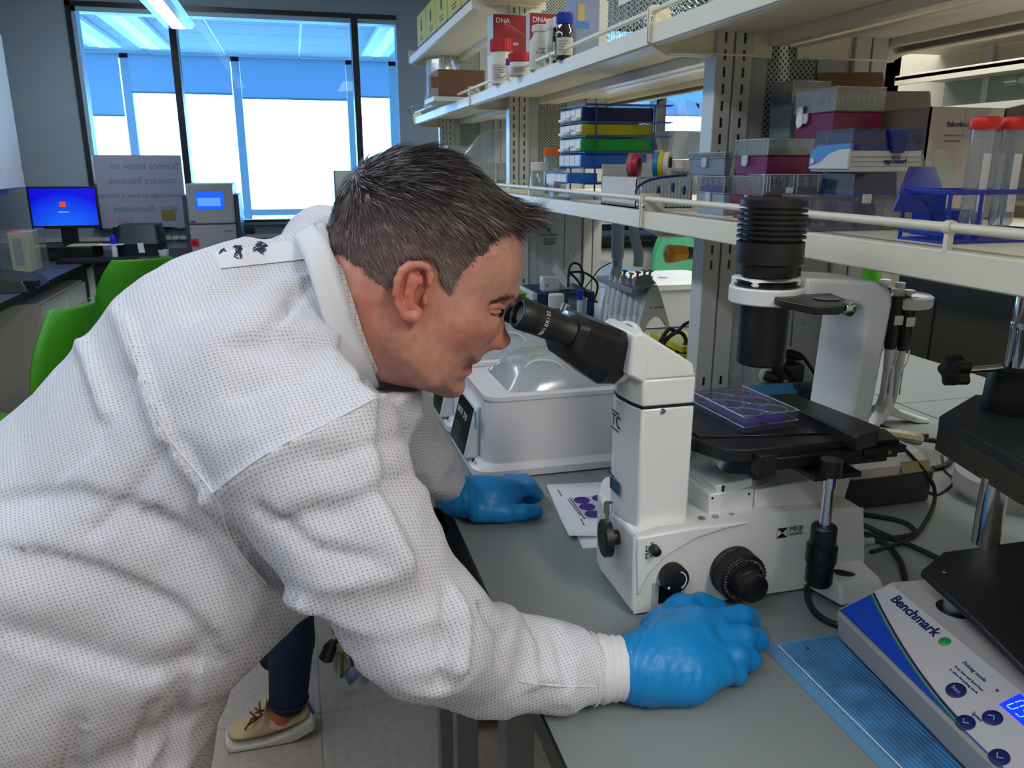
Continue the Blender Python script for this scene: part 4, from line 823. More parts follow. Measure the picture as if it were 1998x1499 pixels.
# bag of bottles on the far shelf
yb3 = 3.75
t = T('bagged_bottles', 'clear plastic bag around a tray of clear bottles with tan tops', 'bag', (at(965, 350, y=yb3).x, yb3, LZ))
g = G(); pts = [(915, 330), (905, 300), (935, 262), (955, 252), (1003, 252), (1012, 300), (1008, 352), (925, 352)]
P1 = [tuple(at(*p, y=yb3-.12)) for p in pts]; P2 = [tuple(at(*p, y=yb3+.16)) for p in pts]
t.p('film', G().hexa(P1, P2), FILMF, bevel=.01)
t.p('film_flap', G().hexa([px3(898, 292, yb3-.1), px3(925, 280, yb3-.1), px3(916, 310, yb3-.1)], [px3(898, 292, yb3-.09), px3(925, 280, yb3-.09), px3(916, 310, yb3-.09)]), mat('tan film', (190, 178, 160), .5))
for i in range(4):
    for j in range(2):
        c = at(934+i*22, 345, y=yb3-.04+j*.1); bo = t.p('bottle', G().lathe((c.x, c.y, LZ+.004), (0, 0, 1), [(.02, 0), (.022, .003), (.022, .06), (.02, .07)], 18), mat('pale bottle', (195, 195, 185), .3)); t.p('bottle_top', G().lathe((c.x, c.y, LZ+.072), (0, 0, 1), [(.023, 0), (.023, .03), (.02, .032)], 18), mat('tan film', 0), parent=bo)
# kit boxes stacked, far end
yk = 4.3; zz = LZ
for k, (pa, pb_, c_, l) in enumerate(((312, 297, (150, 160, 170), 'grey kit box with red tab, bottom of the far little stack'), (297, 285, (190, 200, 205), 'pale kit box with blue corners, middle of the far little stack'), (285, 262, (150, 165, 175), 'tall kit box with blue edges, top of the far little stack'))):
    xa, xb = at(874, 290, y=yk).x, at(912, 290, y=yk).x; h_ = (.06, .06, .07)[k]
    t = T('kit_box', l, 'box', ((xa+xb)/2, yk+.08, zz), 'kit boxes at the far shelf end'); t.p('carton', G().box(xa, xb, yk, yk+.15, zz, zz+h_), mat('kit %d' % k, c_, .6), bevel=.001)
    t.p('colour_band', G().box(xb-.012, xb+.001, yk-.001, yk+.151, zz+.002, zz+h_-.002), SKY if k else mat('kit red', (170, 40, 45), .6)); zz += h_+.001
# big bagged package on the rear shelf
yg = 2.42; t = T('bagged_package', 'large transparent bag with grey and pinkish boxes and black arrow marks', 'bag', (1.45, 2.5, LZ)); xa, xb = at(1280, 250, y=yg).x, at(1392, 250, y=yg).x; zt2 = at(1340, 200, y=yg).z
t.p('inner_box', G().box(xa+.06, xb, yg+.05, yg+.3, LZ, LZ+.11), mat('pinkish box', (165, 145, 158), .7)); t.p('inner_box', G().box(xa+.075, xb+.02, yg+.06, yg+.28, LZ+.112, LZ+.20), mat('slate box', (120, 130, 150), .7))
t.p('inner_box', G().box(xa-.02, xa+.056, yg+.06, yg+.28, LZ, LZ+.14), mat('pinkish box', 0))
g = G(); rows = []
for i in range(9):
    f_ = i/8; x_ = xa+(xb-xa+.03)*f_; rows.append([(x_, yg+.02*math.sin(i*2.1)+.02*math.sin(j*1.7+i), LZ+(zt2-LZ+.01*math.sin(i*1.9))*j/6) for j in range(7)])
t.p('film', g.grid(rows), FILMF, flip=False)
ar = at(1358, 207, y=yg-.03); t.p('arrow_mark', G().prism([(ar.x, ar.z+.01), (ar.x+.012, ar.z+.004), (ar.x+.012, ar.z-.010), (ar.x+.008, ar.z-.004), (ar.x+.002, ar.z+.002)], 'y', yg-.03, yg-.029), BLACK)

# ------------------------------------------------------------------ upper shelves
zU = UZ
def ub(L_, C_, R_, top, bot, Xf, zb=None): b_ = sbox(L_, C_, R_, top, bot, Xf, UZ if zb is None else zb); return b_
DNA = mat('dna red', (140, 18, 26), .45, noise_amt=.1, nscale=14); SIDEW = mat('carton side', (176, 184, 192), .6)
for k, (L_, C_, R_, tp, y_) in enumerate(((941, 962, 1028, 26, 0), (1026, 1033, 1096, 24, 0))):
    b_ = ub(L_, C_, R_, tp, 160, .738 if k == 0 else .80, at(945, 114, x=.738).z if k == 0 else None); t = T('dna_kit_box', ['dark red box marked DNA with helix drawing, the left one', 'dark red box marked DNA, partly behind white jars'][k], 'box', ((b_[0]+b_[1])/2, (b_[2]+b_[3])/2, UZ), 'red DNA boxes on the upper shelf')
    x0, x1, y0, y1, z0, z1 = b_; y1 = min(y1, y0+.22, 3.14 if k == 0 else 9); t.p('carton', G().box(x0, x1, y0, y1, z0, z1), SIDEW, bevel=.001); t.p('front_panel', G().box(x0+.001, x1-.001, y0-.0015, y0, z0+.002, z1-.002), DNA)
    t.txt('DNA', (x0+(x1-x0)*.08, y0-.0022, z1-.030), (1, 0, 0), (0, 0, 1), .024, mat('white print', 0))
    if k == 0: t.txt('en', (x0+(x1-x0)*.58, y0-.0022, z0+(z1-z0)*.22), (1, 0, 0), (0, 0, 1), .022, mat('white print', 0))
    g = G(); g2 = G()
    for i in range(9):
        f_ = i/8; xx = x0+(x1-x0)*(.35+.5*f_); zz_ = z1-(z1-z0)*(.28+.25*f_); g.tube([(xx, y0-.002, zz_+.012), (xx+.004, y0-.002, zz_-.012*math.cos(f_*2))], .0009, 4)
    g.tube(spline([(x0+(x1-x0)*.3, y0-.002, z1-(z1-z0)*.25), (x0+(x1-x0)*.6, y0-.002, z1-(z1-z0)*.33), (x0+(x1-x0)*.95, y0-.002, z1-(z1-z0)*.55)], 5), .001, 4)
    t.p('helix_print', g, mat('salmon print', (205, 110, 105), .6))
b_ = ub(941, 962, 1028, 114, 175, .738); b_[3] = 3.10; b_[5] = at(945, 114, x=.738).z-.0006; t = T('white_carton', 'plain white carton that the left red box stands on', 'box', ((b_[0]+b_[1])/2, b_[2]+.05, UZ)); t.p('carton', G().box(b_[0], b_[1], b_[2], b_[3]+.04, UZ, b_[5]), PAPER, bevel=.001); t.p('lid', G().box(b_[0]-.001, b_[1]+.001, b_[2]-.001, b_[3]+.041, b_[5]-.01, b_[5]), PAPER)
def ubot(px, pyt, y, rpx, cap, body, label, **k): return bottle(px, 170, pyt, y, rpx, cap, body, label, zbase=UZ, **k)
LW = mat('beige label', (190, 185, 172), .7)
ubot(979, 77, 2.78, 20, RCAP, CRM, 'tall cream jar with red cap, at the left red box', capfrac=.26, neck=.95, labelm=LW, name='reagent_jar', cat='jar')
ubot(1015, 105, 2.50, 21, RCAP, CRM, 'short cream jar with wide red cap, nearest the shelf edge', capfrac=.35, neck=.93, labelm=LW, name='reagent_jar', cat='jar')
ubot(992, 115, 2.62, 5, BCAP, CRM, 'tiny bottle with blue cap between the red-capped jars', capfrac=.3, neck=.9)
t_, o_, r_, H_ = ubot(1055, 50, 2.36, 21, WCAP, mat('translucent jar', (196, 196, 190), .45), 'white jar labelled sodium bicarbonate in front of second red box', capfrac=.13, neck=.68, name='reagent_jar', cat='jar')
t_.txt('BICARBONATE', (o_[0]-.024, o_[1]-r_-.0015, UZ+.045), (1, 0, 0), (0, 0, 1), .0075, INK); t_.txt('SODIUM', (o_[0]-.018, o_[1]-r_-.0015, UZ+.055), (1, 0, 0), (0, 0, 1), .0075, INK)
ubot(1076, 38, 2.28, 11, WCAP, CRM, 'slim white bottle beside the bicarbonate jar', capfrac=.2, neck=.85, labelm=LW)
ubot(1087, 34, 2.20, 9, WCAP, AMBR, 'slim dark bottle with white cap, left of the blue-capped one', capfrac=.2, neck=.85, labelm=LW)
ubot(1101, 26, 2.10, 17, BCAP, AMBR, 'dark amber bottle with blue cap and hazard label', capfrac=.22, neck=.78, labelm=LW)
b_ = ub(1120, 1124, 1170, 0, 100, .75); x0, x1, y0, y1 = b_[:4]; z1 = UZ+.19
t = T('foam_box', 'blue-grey box with blue tape and striped tag, left of mesh basket', 'box', ((x0+x1)/2, y0+.05, UZ)); t.p('carton', G().box(x0, x1, y0, y0+.1, UZ, z1), mat('blue grey foam', (140, 155, 185), .7), bevel=.002)
p = at(1120, 48, y=y0); t.p('blue_tape', G().box(x0-.001, x0+(x1-x0)*.55, y0-.001, y0, p.z-.008, p.z+.008), SKY); t.p('striped_tag', G().box(x0+.004, x0+(x1-x0)*.35, y0-.001, y0, p.z+.01, p.z+.05), mat('tag yellow', (200, 175, 110), .6))
# expanded-metal basket
bx0, by0, by1 = .745, 1.66, 1.92; bx1 = .98; bz1 = UZ+.15
t = T('mesh_basket', 'silver expanded-metal basket with paper label on the upper shelf', 'basket', ((bx0+bx1)/2, 1.79, UZ))
MS = mat('galvanised mesh', (190, 205, 215), .35, .6)
def mesh_panel(o, u, v, nu, nv, du, dv, name='mesh_panel'):
    g = G(); o, u, v = Vector(o), Vector(u), Vector(v)
    for i in range(nu):
        for j in range(nv):
            c = o+u*(du*(i+.5))+v*(dv*(j+.5)); P4 = [c-u*du/2, c-v*dv/2, c+u*du/2, c+v*dv/2]
            nrm = u.cross(v)*.0007
            for a in range(4): A, B = P4[a], P4[(a+1) % 4]; I0, I1 = c+(A-c)*.70, c+(B-c)*.70; g.add([A-nrm, B-nrm, I1+nrm, I0+nrm], [(0, 1, 2, 3)])
    return t.p(name, g, MS, flip=False)
mesh_panel((bx0, by0, UZ+.001), (0, 1, 0), (0, 0, 1), 16, 12, .0163, .0122); mesh_panel((bx0, by0, UZ+.001), (1, 0, 0), (0, 0, 1), 14, 12, .0168, .0122); mesh_panel((bx0, by1, UZ+.001), (1, 0, 0), (0, 0, 1), 14, 12, .0168, .0122)
for z in (UZ+.002, bz1): t.p('rim_wire', G().tube([(bx0, by0, z), (bx1, by0, z), (bx1, by1, z), (bx0, by1, z)], .0025, 6, closed=True), MS)
lb = t.p('paper_label', G().box(bx0-.002, bx0-.0012, by0+.05, by0+.19, UZ+.088, UZ+.118), PAPER); t.txt('Cuvettes', (bx0-.0026, by0+.175, UZ+.098), (0, -1, 0), (0, 0, 1), .022, mat('grey print', 0), parent=lb)
t.p('clip', G().box(bx0-.003, bx0+.004, by1-.012, by1, UZ+.11, UZ+.122), CHROME)
# far upper shelf: carton and bag
y0 = 3.5; xa, xb = at(855, 160, y=y0).x, at(946, 160, y=y0).x; zt3 = at(900, 136, y=y0).z
t = T('brown_carton', 'open-ended brown cardboard carton on the far upper shelf', 'carton', ((xa+xb)/2, y0+.1, UZ))
t.p('box_body', G().box(xa, xb, y0, y0+.25, UZ+.02, zt3), CARD, bevel=.001); t.p('side_flap', G().box(xa-.03, xa-.002, y0+.0, y0+.004, UZ+.05, zt3-.03), CARD); t.p('bottom_tray', G().box(xa-.02, xb, y0, y0+.25, UZ, UZ+.018), WHITE)
xa2 = at(833, 160, y=3.9).x; t = T('bagged_roll', 'crumpled clear bag with a black roll inside, far shelf end', 'bag', (xa2+.08, 4.0, UZ))
rows = []
for i in range(12):
    a = 2*math.pi*i/12; rows.append([(xa2+.09+(.08+.012*math.sin(3*a+j))*math.cos(a)*(1-.25*(j/5)**2), 4.02+(.13+.012*math.cos(2*a+j))*math.sin(a)*(1-.2*(j/5)**2), UZ+.004+.215*j/5) for j in range(6)])
rows.append(rows[0]); t.p('film', G().grid(rows), FILMF, flip=False); t.p('black_roll', G().cyl((xa2+.045, 3.95, UZ+.045), (xa2+.15, 4.05, UZ+.06), .038, n=24), mat('dark foam', (32, 40, 45), .8))
t.p('wrapped_block', G().box(xa2+.05, xa2+.13, 3.96, 4.08, UZ+.10, UZ+.20), mat('tan film', 0))
t.p('wire_loop', G().tube(spline([(xa2-.01, 4.45, UZ), (xa2-.01, 4.45, UZ+.03), (xa2+.0, 4.38, UZ+.035), (xa2, 4.34, UZ)], 6), .002, 5), BLACK)
# yellow boxes on the top shelf
YEL = mat('yellow carton', (200, 180, 10), .55); DGN = mat('dark green carton', (10, 50, 42), .5)
zT = TZ
for k in range(5):
    ya_ = 3.30+k*.315; x0 = .735
    t = T('yellow_box', ['nearest yellow carton with green base on the top shelf', 'second yellow carton from the near end, top shelf', 'third yellow carton from the near end, top shelf', 'fourth yellow carton from the near end, top shelf', 'farthest yellow carton at the window end of the top shelf'][k], 'box', (x0+.12, ya_+.15, zT), 'yellow cartons on the top shelf')
    t.p('carton', G().box(x0, x0+.25, ya_, ya_+.305, zT+.05, zT+.21), YEL, bevel=.001); t.p('base_band', G().box(x0+.0005, x0+.2495, ya_+.0005, ya_+.3045, zT, zT+.05), DGN, bevel=.001)
    g = G()
    for q in range(2): g.lathe((x0-.001, ya_+.15, zT+.13+q*.024), (-1, 0, 0), [(.016, 0), (.016, .0008)], 16)
    t.p('emblem', g, DGN); t.p('print_lines', G().box(x0-.001, x0, ya_+.1, ya_+.21, zT+.085, zT+.09).box(x0-.001, x0, ya_+.1, ya_+.19, zT+.07, zT+.075), DGN)
# ------------------------------------------------------------------ twin bead bath with clear lids
BATH = mat('bath enamel', (222, 222, 226), .3, coat=.1); SCR = mat('dark control screen', (22, 24, 28), .25)
DROP = clear('fogged lid', (226, 232, 236), .34, .35, .16, (200, 208, 214))
nt = DROP.node_tree
def rbox(x0, x1, y0, y1, r, z, n=6):
    out = []
    for cx, cy, a0 in ((x1-r, y1-r, 0), (x0+r, y1-r, 90), (x0+r, y0+r, 180), (x1-r, y0+r, 270)):
        out += [(cx+r*math.cos(math.radians(a0+90*i/n)), cy+r*math.sin(math.radians(a0+90*i/n)), z) for i in range(n+1)]
    return out
def loft(g, rows, cap=True):
    n = len(rows[0])
    for a, b_ in zip(rows[:-1], rows[1:]): g.add(list(a)+list(b_), [(i, (i+1) % n, n+(i+1) % n, n+i) for i in range(n)])
    if cap: g.add(rows[0], [tuple(range(n-1, -1, -1))]); g.add(rows[-1], [tuple(range(n))])
    return g
def bath(x0, x1, y0, y1, label, warn):
    t = T('water_bath', label, 'water bath', ((x0+x1)/2, (y0+y1)/2, BZ), 'white laboratory baths side by side'); Zt = BZ+.142
    t.p('plinth', loft(G(), [rbox(x0-.022, x1+.02, y0-.012, y1+.012, .035, BZ+.003), rbox(x0-.022, x1+.02, y0-.012, y1+.012, .035, BZ+.016), rbox(x0-.004, x1+.004, y0-.002, y1+.002, .03, BZ+.026)]), BATH, bevel=.003)
    t.p('housing', loft(G(), [rbox(x0, x1, y0, y1, .03, BZ+.020), rbox(x0+.004, x1-.003, y0+.004, y1-.004, .03, Zt)]), BATH, bevel=.003)
    ri = rbox(x0+.05, x1-.02, y0+.022, y1-.022, .02, 0); ro = rbox(x0+.002, x1-.002, y0+.002, y1-.002, .03, 0)
    n = len(ri); g = G(); lv = [(ro, Zt+.001), (ro, Zt+.009), (ri, Zt+.010), (ri, Zt-.03)]
    for (a, za), (b_, zb) in zip(lv[:-1], lv[1:]): g.add([(p[0], p[1], za) for p in a]+[(p[0], p[1], zb) for p in b_], [(i, (i+1) % n, n+(i+1) % n, n+i) for i in range(n)])
    t.p('top_frame', g, BATH)
    t.p('well_floor', G().add([(p[0], p[1], Zt-.02) for p in ri], [tuple(range(n))]), mat('steel beads', (130, 138, 145), .35, .5, .35, 160, .3), flip=False)
    g = G(); xa, xb, ya, yb = x0+.052, x1-.022, y0+.024, y1-.024
    prof = [(0, .0), (.01, .012), (.035, .040), (.07, .052), (.5, .056), (.93, .052), (1, 0)]
    rows = []
    W_ = xb-xa
    for f_, h_ in [(0, 0), (.03, .018), (.09, .038), (.18, .052), (.5, .058), (.82, .052), (.95, .030), (1, 0)]:
        rows.append([(xa+W_*f_, ya+(yb-ya)*q, Zt+.010+h_*(1-abs(2*q-1)**5)) for q in [i/12 for i in range(13)]])
    ld = t.p('clear_lid', g.grid(rows), DROP, flip=False)
    g = G()
    for i in range(190):
        q = random.random(); f_ = .12+.8*random.random(); yy = ya+(yb-ya)*(.03+.5*q**1.5)
        hh = .054*(1-abs(2*((yy-ya)/(yb-ya))-1)**5); r = random.uniform(.0007, .0019)
        g.ball((xa+W_*f_, yy, Zt+.009+hh), r, 4)
    dr_ = t.p('droplets', g, clear('droplet', (215, 222, 228), .55, .6, .05, (225, 230, 235)), parent=ld); dr_['kind'] = 'stuff'
    t.p('lid_handle', G().tube(spline([(xa+W_*.1, ya+.02, Zt+.05), (xa+W_*.16, ya+.02, Zt+.062), (xa+W_*.28, ya+.02, Zt+.058), (xa+W_*.34, ya+.015, Zt+.04)], 5), .0022, 6), clear('lid highlight', 0), parent=ld)
    # control console on the aisle end
    cp = t.p('console', G().hexa([(x0-.030, y0+.05, BZ+.022), (x0, y0+.05, BZ+.022), (x0, y0+.19, BZ+.022), (x0-.030, y0+.19, BZ+.022)], [(x0-.006, y0+.05, BZ+.122), (x0+.006, y0+.05, BZ+.122), (x0+.006, y0+.19, BZ+.122), (x0-.006, y0+.19, BZ+.122)]), BATH, bevel=.004)
    def cq(y, f): return (x0-.0315+.024*f, y, BZ+.026+.092*f)
    t.p('screen', G().hexa([cq(y0+.058, .02), cq(y0+.182, .02), cq(y0+.182, .97), cq(y0+.058, .97)], [(p[0]+.003, p[1], p[2]+.0006) for p in (cq(y0+.058, .02), cq(y0+.182, .02), cq(y0+.182, .97), cq(y0+.058, .97))]), SCR, parent=cp)
    d = (Vector(cq(0, 1))-Vector(cq(0, 0))).normalized()
    t.txt('BATH  37.0', Vector(cq(y0+.17, .62))-Vector((.001, 0, 0)), (0, -1, 0), d, .017, mat('white print', 0), parent=cp)
    g = G()
    for q in range(5): a = Vector(cq(y0+.165, .12+q*.07)); g.tube([a-Vector((.0006, 0, 0)), a-Vector((.0006, .05+.01*(q % 2), 0))], .0006, 4)
    t.p('print_lines', g, mat('grey print', 0), parent=cp)
    for yy in (y0+.215, y0+.03): t.p('vent_dot', G().cyl((x0-.016, yy, BZ+.026), (x0-.0175, yy, BZ+.027), .004, n=12), BLACK)
    if warn:
        p = at(1083, 688, y=y0+.01); t.p('warning_sticker', G().box(x0+.20, x0+.235, y0+.004, y0+.0045, Zt-.0, Zt+.009), mat('warning yellow', (225, 205, 20), .5))
    else: t.p('blue_sticker', G().box(x0-.0105, x0-.0095, y0+.03, y0+.045, BZ+.085, BZ+.118), mat('sticker blue', (70, 160, 220), .5))
    return t
bath(.300, .70, 1.315, 1.545, 'white bead bath with fogged clear lid, nearer one right behind the microscope', False)
t_ = bath(.300, .70, 1.575, 1.805, 'white bead bath farther from the camera, partly hidden by the chin', True)
t_.p('warning_sticker', G().box(.455, .49, 1.598, 1.5985, BZ+.150, BZ+.172), mat('warning yellow', 0)); t_.txt('HOT SURFACE', (.4565, 1.5975, BZ+.152), (1, 0, 0), (0, 0, 1), .0042, BLACK)
t_.p('warning_mark', G().tube([(.464, 1.5975, BZ+.158), (.480, 1.5975, BZ+.158), (.472, 1.5975, BZ+.170)], .0008, 4, closed=True), BLACK)

# ------------------------------------------------------------------ papers
def onb(px, py, z=BZ): return tuple(at(px, py, z=z))
pp = [onb(1066, 946, BZ+.001), onb(1175, 935, BZ+.001), onb(1460, 905, BZ+.001), onb(1370, 1010, BZ+.001), onb(1222, 1040, BZ+.001), onb(1112, 1052, BZ+.001), onb(1110, 1030, BZ+.001)]
t = T('printed_sheet', 'white printed sheet with photo of violet wells, curling corner, on the bench', 'paper', (.48, 1.12, BZ)); 
u_ = (Vector(onb(1195, 940))-Vector(onb(1066, 946))).normalized(); v_ = Vector((-u_.y, u_.x, 0)); O = Vector(onb(1066, 946, BZ+.0015))
g = G(); rows = []
for i in range(7): rows.append([O+u_*(.28*i/6)-v_*(.216*j/6)+Vector((0, 0, .006*max(0, j-4)/2*max(0, 2-i)/2)) for j in range(7)])
t.p('sheet', g.grid(rows), PAPER, flip=False, solid=.0004)
g = G(); VI = mat('violet print', (62, 40, 135), .6); PK = mat('pinkish photo', (205, 190, 215), .6)
A = Vector(onb(1112, 972, BZ+.003)); 
t.p('photo_print', G().add([Vector(onb(*q, BZ+.0024)) for q in ((1112, 972), (1190, 965), (1225, 1005), (1140, 1012))], [(0, 1, 2, 3)]), PK, flip=False)
for px, py in ((1135, 976), (1171, 972), (1146, 989), (1183, 985), (1157, 1003), (1192, 1000)):
    c = Vector(onb(px, py, BZ+.003)); t.p('well_print', G().lathe(c, (0, 0, 1), [(.0135, -.0004), (.0135, .0002)], 22), VI)
g = G()
for (a, b_) in (((1088, 955), (1096, 968)), ((1170, 949), (1190, 962)), ((1176, 948), (1198, 962)), ((1112, 972), (1140, 1012)), ((1108, 974), (1132, 1006)), ((1133, 1012), (1140, 1026)), ((1196, 950), (1206, 962))): g.tube([onb(*a, BZ+.003), onb(*b_, BZ+.003)], .0009, 4)
t.p('print_lines', g, INK)
g = G(); O2 = O+u_*.015-v_*.02-Vector((0, 0, .0012)); rows = [[O2+u_*(.28*i/3)-v_*(.225*j/3) for j in range(4)] for i in range(4)]
t2 = T('under_sheet', 'second plain white sheet sticking out beneath the printed one', 'paper', (.5, 1.1, BZ)); t2.p('sheet', g.grid(rows), PAPER, flip=False, solid=.0003)

# ------------------------------------------------------------------ right foreground: pad, shaker, platforms
pad = T('absorbent_pad', 'blue quilted absorbent pad lying under the shaker at bottom right', 'pad', (.75, .55, BZ))
PADM = mat('pad blue', (66, 126, 178), .8, noise_amt=.45, nscale=26); nt = PADM.node_tree
wv = nt.nodes.new('ShaderNodeTexWave'); wv.inputs['Scale'].default_value = 62; wv.bands_direction = 'X'; tcn = nt.nodes.new('ShaderNodeTexCoord'); nt.links.new(tcn.outputs['Object'], wv.inputs['Vector'])
bpn = nt.nodes.new('ShaderNodeBump'); bpn.inputs['Strength'].default_value = .8; bpn.inputs['Distance'].default_value = .001; nt.links.new(wv.outputs['Fac'], bpn.inputs['Height']); nt.links.new(bpn.outputs[0], nt.nodes['Principled BSDF'].inputs['Normal'])
pad.p('backing', G().box(.498, .95, -.1, .722, BZ+.0002, BZ+.0009), mat('pad film', (95, 145, 190), .5))
pad.p('quilt', G().box(.516, .94, -.1, .715, BZ+.0009, BZ+.0032), PADM, bevel=.0008); pad.p('hem_line', G().tube([(.515, -.1, BZ+.003), (.515, .714, BZ+.003)], .0007, 5), PAPER)
pad.p('ink_spot', G().lathe((.545, .70, BZ+.0033), (0, 0, 1), [(.0022, 0), (.0022, .0003)], 10), INK)
# shaker: solve its axes from the front panel
SHK = mat('shaker enamel', (176, 170, 168), .4); BLUP = mat('panel blue', (8, 62, 185), .4); NVP = mat('panel navy', (8, 20, 95), .4); GRP = mat('panel green', (20, 150, 60), .4)
A0 = at(1665, 1222, z=BZ+.050); B0 = at(1738, 1135, z=BZ+.080)
e = Vector((.92, -.40, 0)); P1_ = at(1998, 1348, z=BZ+.080); e = (P1_-B0); e.z = 0; e.normalize(); nrm = Vector((e.y, -e.x, 0))  # nrm points towards the aisle/camera
if nrm.dot(Vector((0, 0, 0))-B0) < 0: nrm = -nrm
dep = (A0-B0).dot(nrm); al = (A0-B0).dot(e)
O = B0-Vector((0, 0, .080)); 
def S_(a, d, z): return O+e*a+nrm*d+Vector((0, 0, z-BZ)) + Vector((0, 0, 0))
O.z = BZ
t = T('orbital_shaker', 'grey benchtop orbital shaker with blue front panel and lit blue display', 'shaker', tuple(S_(.15, -.1, BZ)))
LN = .34; dk = -.26; df = dep
t.p('housing', G().hexa([S_(0, dk, BZ+.012), S_(LN, dk, BZ+.012), S_(LN, df*.9, BZ+.012), S_(0, df*.9, BZ+.012)], [S_(0, dk, BZ+.048), S_(LN, dk, BZ+.048), S_(LN, df, BZ+.048), S_(0, df, BZ+.048)])
    .hexa([S_(0, dk, BZ+.047), S_(LN, dk, BZ+.047), S_(LN, df, BZ+.047), S_(0, df, BZ+.047)], [S_(0, dk, BZ+.080), S_(LN, dk, BZ+.080), S_(LN, 0, BZ+.080), S_(0, 0, BZ+.080)]), SHK, bevel=.003)
for a in (.05, .28):
    for d in (-.2, .0): t.p('rubber_foot', G().cyl(S_(a, d, BZ+.0035), S_(a, d, BZ+.013), .013), RUB)
fu = (S_(0, 0, BZ+.080)-S_(0, df, BZ+.050)); FH = fu.length; fu.normalize(); fn = e.cross(fu); fn = fn if fn.dot(nrm) > 0 else -fn
def F(a, h, o=.0012): return S_(0, df, BZ+.050)+e*a+fu*h+fn*o
def patch(pts, o, th=.0006): return G().hexa([F(a, h, o) for a, h in pts], [F(a, h, o+th) for a, h in pts])
W_ = .30
t.p('panel_overlay', patch([(.004, .002), (LN-.004, .002), (LN-.004, FH-.003), (.004, FH-.003)], .0004), mat('panel grey white', (196, 192, 196), .4))
cv = lambda f_: FH*(.55*(1-f_)**1.6)
c1_ = [(.006+.20*i/14, .003+cv(i/14)) for i in range(15)]
t.p('blue_sweep', patch([(.006, .002)]+[(LN-.006, .002)]+[(LN-.006, .003)]+c1_[::-1], .0012), BLUP)
t.p('green_line', G().tube([F(a, h, .0018) for a, h in c1_], .0009, 5), GRP); t.p('navy_line', G().tube([F(a+.001, h+.0028, .0018) for a, h in c1_], .0014, 5), NVP)
t.txt('Benchmark', F(.026, FH*.74, .0014), e, fu, .0165, NVP, bold=.0004)
t.p('green_ball', G().lathe(F(.113, FH*.80, .001), fn, [(.0062, 0), (.005, .0012), (.002, .0018)], 20), GRP)
t.txt('Pulsing mode', F(.146, FH*.72, .0014), e, fu, .0058, NVP); t.txt('Press Start and Speed keys', F(.146, FH*.60, .0014), e, fu, .0036, NVP); t.txt('to select the pulsing mode', F(.146, FH*.52, .0014), e, fu, .0036, NVP)
t.p('red_lamp', G().lathe(F(.191, FH*.75, .001), fn, [(.0016, 0), (.0012, .001)], 12), mat('red lamp', (160, 30, 40), .3))
def key(a, h, r, lab, sym):
    k = t.p('key', G().lathe(F(a, h, .001), fn, [(r, 0), (r, .0010), (r*.9, .0014)], 26), NVP); sc = mat('key print', (150, 180, 230), .4)
    if lab: t.txt(lab, F(a, h-.0015, .0027), e, fu, .0055, sc, parent=k, align='CENTER')
    if sym: t.p('symbol', G().tube([F(a-.0035, h-.0015*sym, .0027), F(a, h+.002*sym, .0027), F(a+.0035, h-.0015*sym, .0027)], .0005, 4), sc, parent=k)
key(.171, FH*.36, .0092, 'Start', 0); key(.214, FH*.42, .0085, None, 1); key(.206, FH*.12, .0085, None, -1); key(.25, FH*.10, .0085, None, -1); key(.285, FH*.40, .0085, None, 1)
t.txt('Speed', F(.200, FH*.27, .0014), e, fu, .005, NVP)
ds = t.p('display', patch([(.205, FH*.62), (.27, FH*.62), (.27, FH*.92), (.205, FH*.92)], .0012), mat('lit display', (10, 40, 255), .3, emit=1.3))
seg = {'0': 'abcdef', '5': 'afgcd'}; 
g = G()
for i, ch in enumerate('0500'):
    x = .210+i*.0105; y = FH*.67; w_, h_ = .0058, FH*.2
    P = {'a': ((0, h_), (w_, h_)), 'b': ((w_, h_), (w_, h_/2)), 'c': ((w_, h_/2), (w_, 0)), 'd': ((0, 0), (w_, 0)), 'e': ((0, 0), (0, h_/2)), 'f': ((0, h_/2), (0, h_)), 'g': ((0, h_/2), (w_, h_/2))}
    for s_ in seg[ch]: (a, b_), (c_, d_) = P[s_]; g.tube([F(x+a+(c_-a)*.1+b_*.15, y+b_+(d_-b_)*.1, .0021), F(x+c_-(c_-a)*.1+d_*.15, y+d_-(d_-b_)*.1, .0021)], .0006, 4)
t.p('digits', g, mat('digit blue', (130, 190, 255), .4, emit=1.0), parent=ds)
po = t.p('drive_post', G().cyl(S_(.066, -.034, BZ+.080), S_(.066, -.034, BZ+.108), .013), BRU); t.p('post_well', G().cyl(S_(.066, -.034, BZ+.0800), S_(.066, -.034, BZ+.0806), .020), BLACK)
# black lower platform of the shaker
PZ_ = BZ+.108
pts = [(1797, 1116), (1840, 1080), (1998, 1058), (2300, 1120), (2250, 1420), (1998, 1308), (1900, 1210)]
pf = [tuple(at(*q, z=PZ_+.006)) for q in pts]
t.p('lower_platform', G().hexa([(p[0], p[1], PZ_) for p in pf], [(p[0], p[1], PZ_+.008) for p in pf]), BLACKM, bevel=.0015)
t.p('screw', G().lathe(at(1843, 1116, z=PZ_+.0082), (0, 0, 1), [(.003, 0), (.002, .001)], 12), CHROME)
# clamp column and upper platform with foam
cx_ = at(1922, 1060, z=PZ_+.008)
st = t.p('column', G().cyl((cx_.x, cx_.y, PZ_+.008), (cx_.x+.0, cx_.y, BZ+.20), .0150, n=32), CHROME)
U = [(1830, 832), (1912, 770), (2080, 790), (2400, 900), (2300, 1060), (1998, 945), (1828, 862)]
uz = 1.150
uf = [at(*q, z=uz) for q in ((1833, 812), (1903, 770), (2100, 780), (2300, 850), (2250, 1000), (1998, 905))]
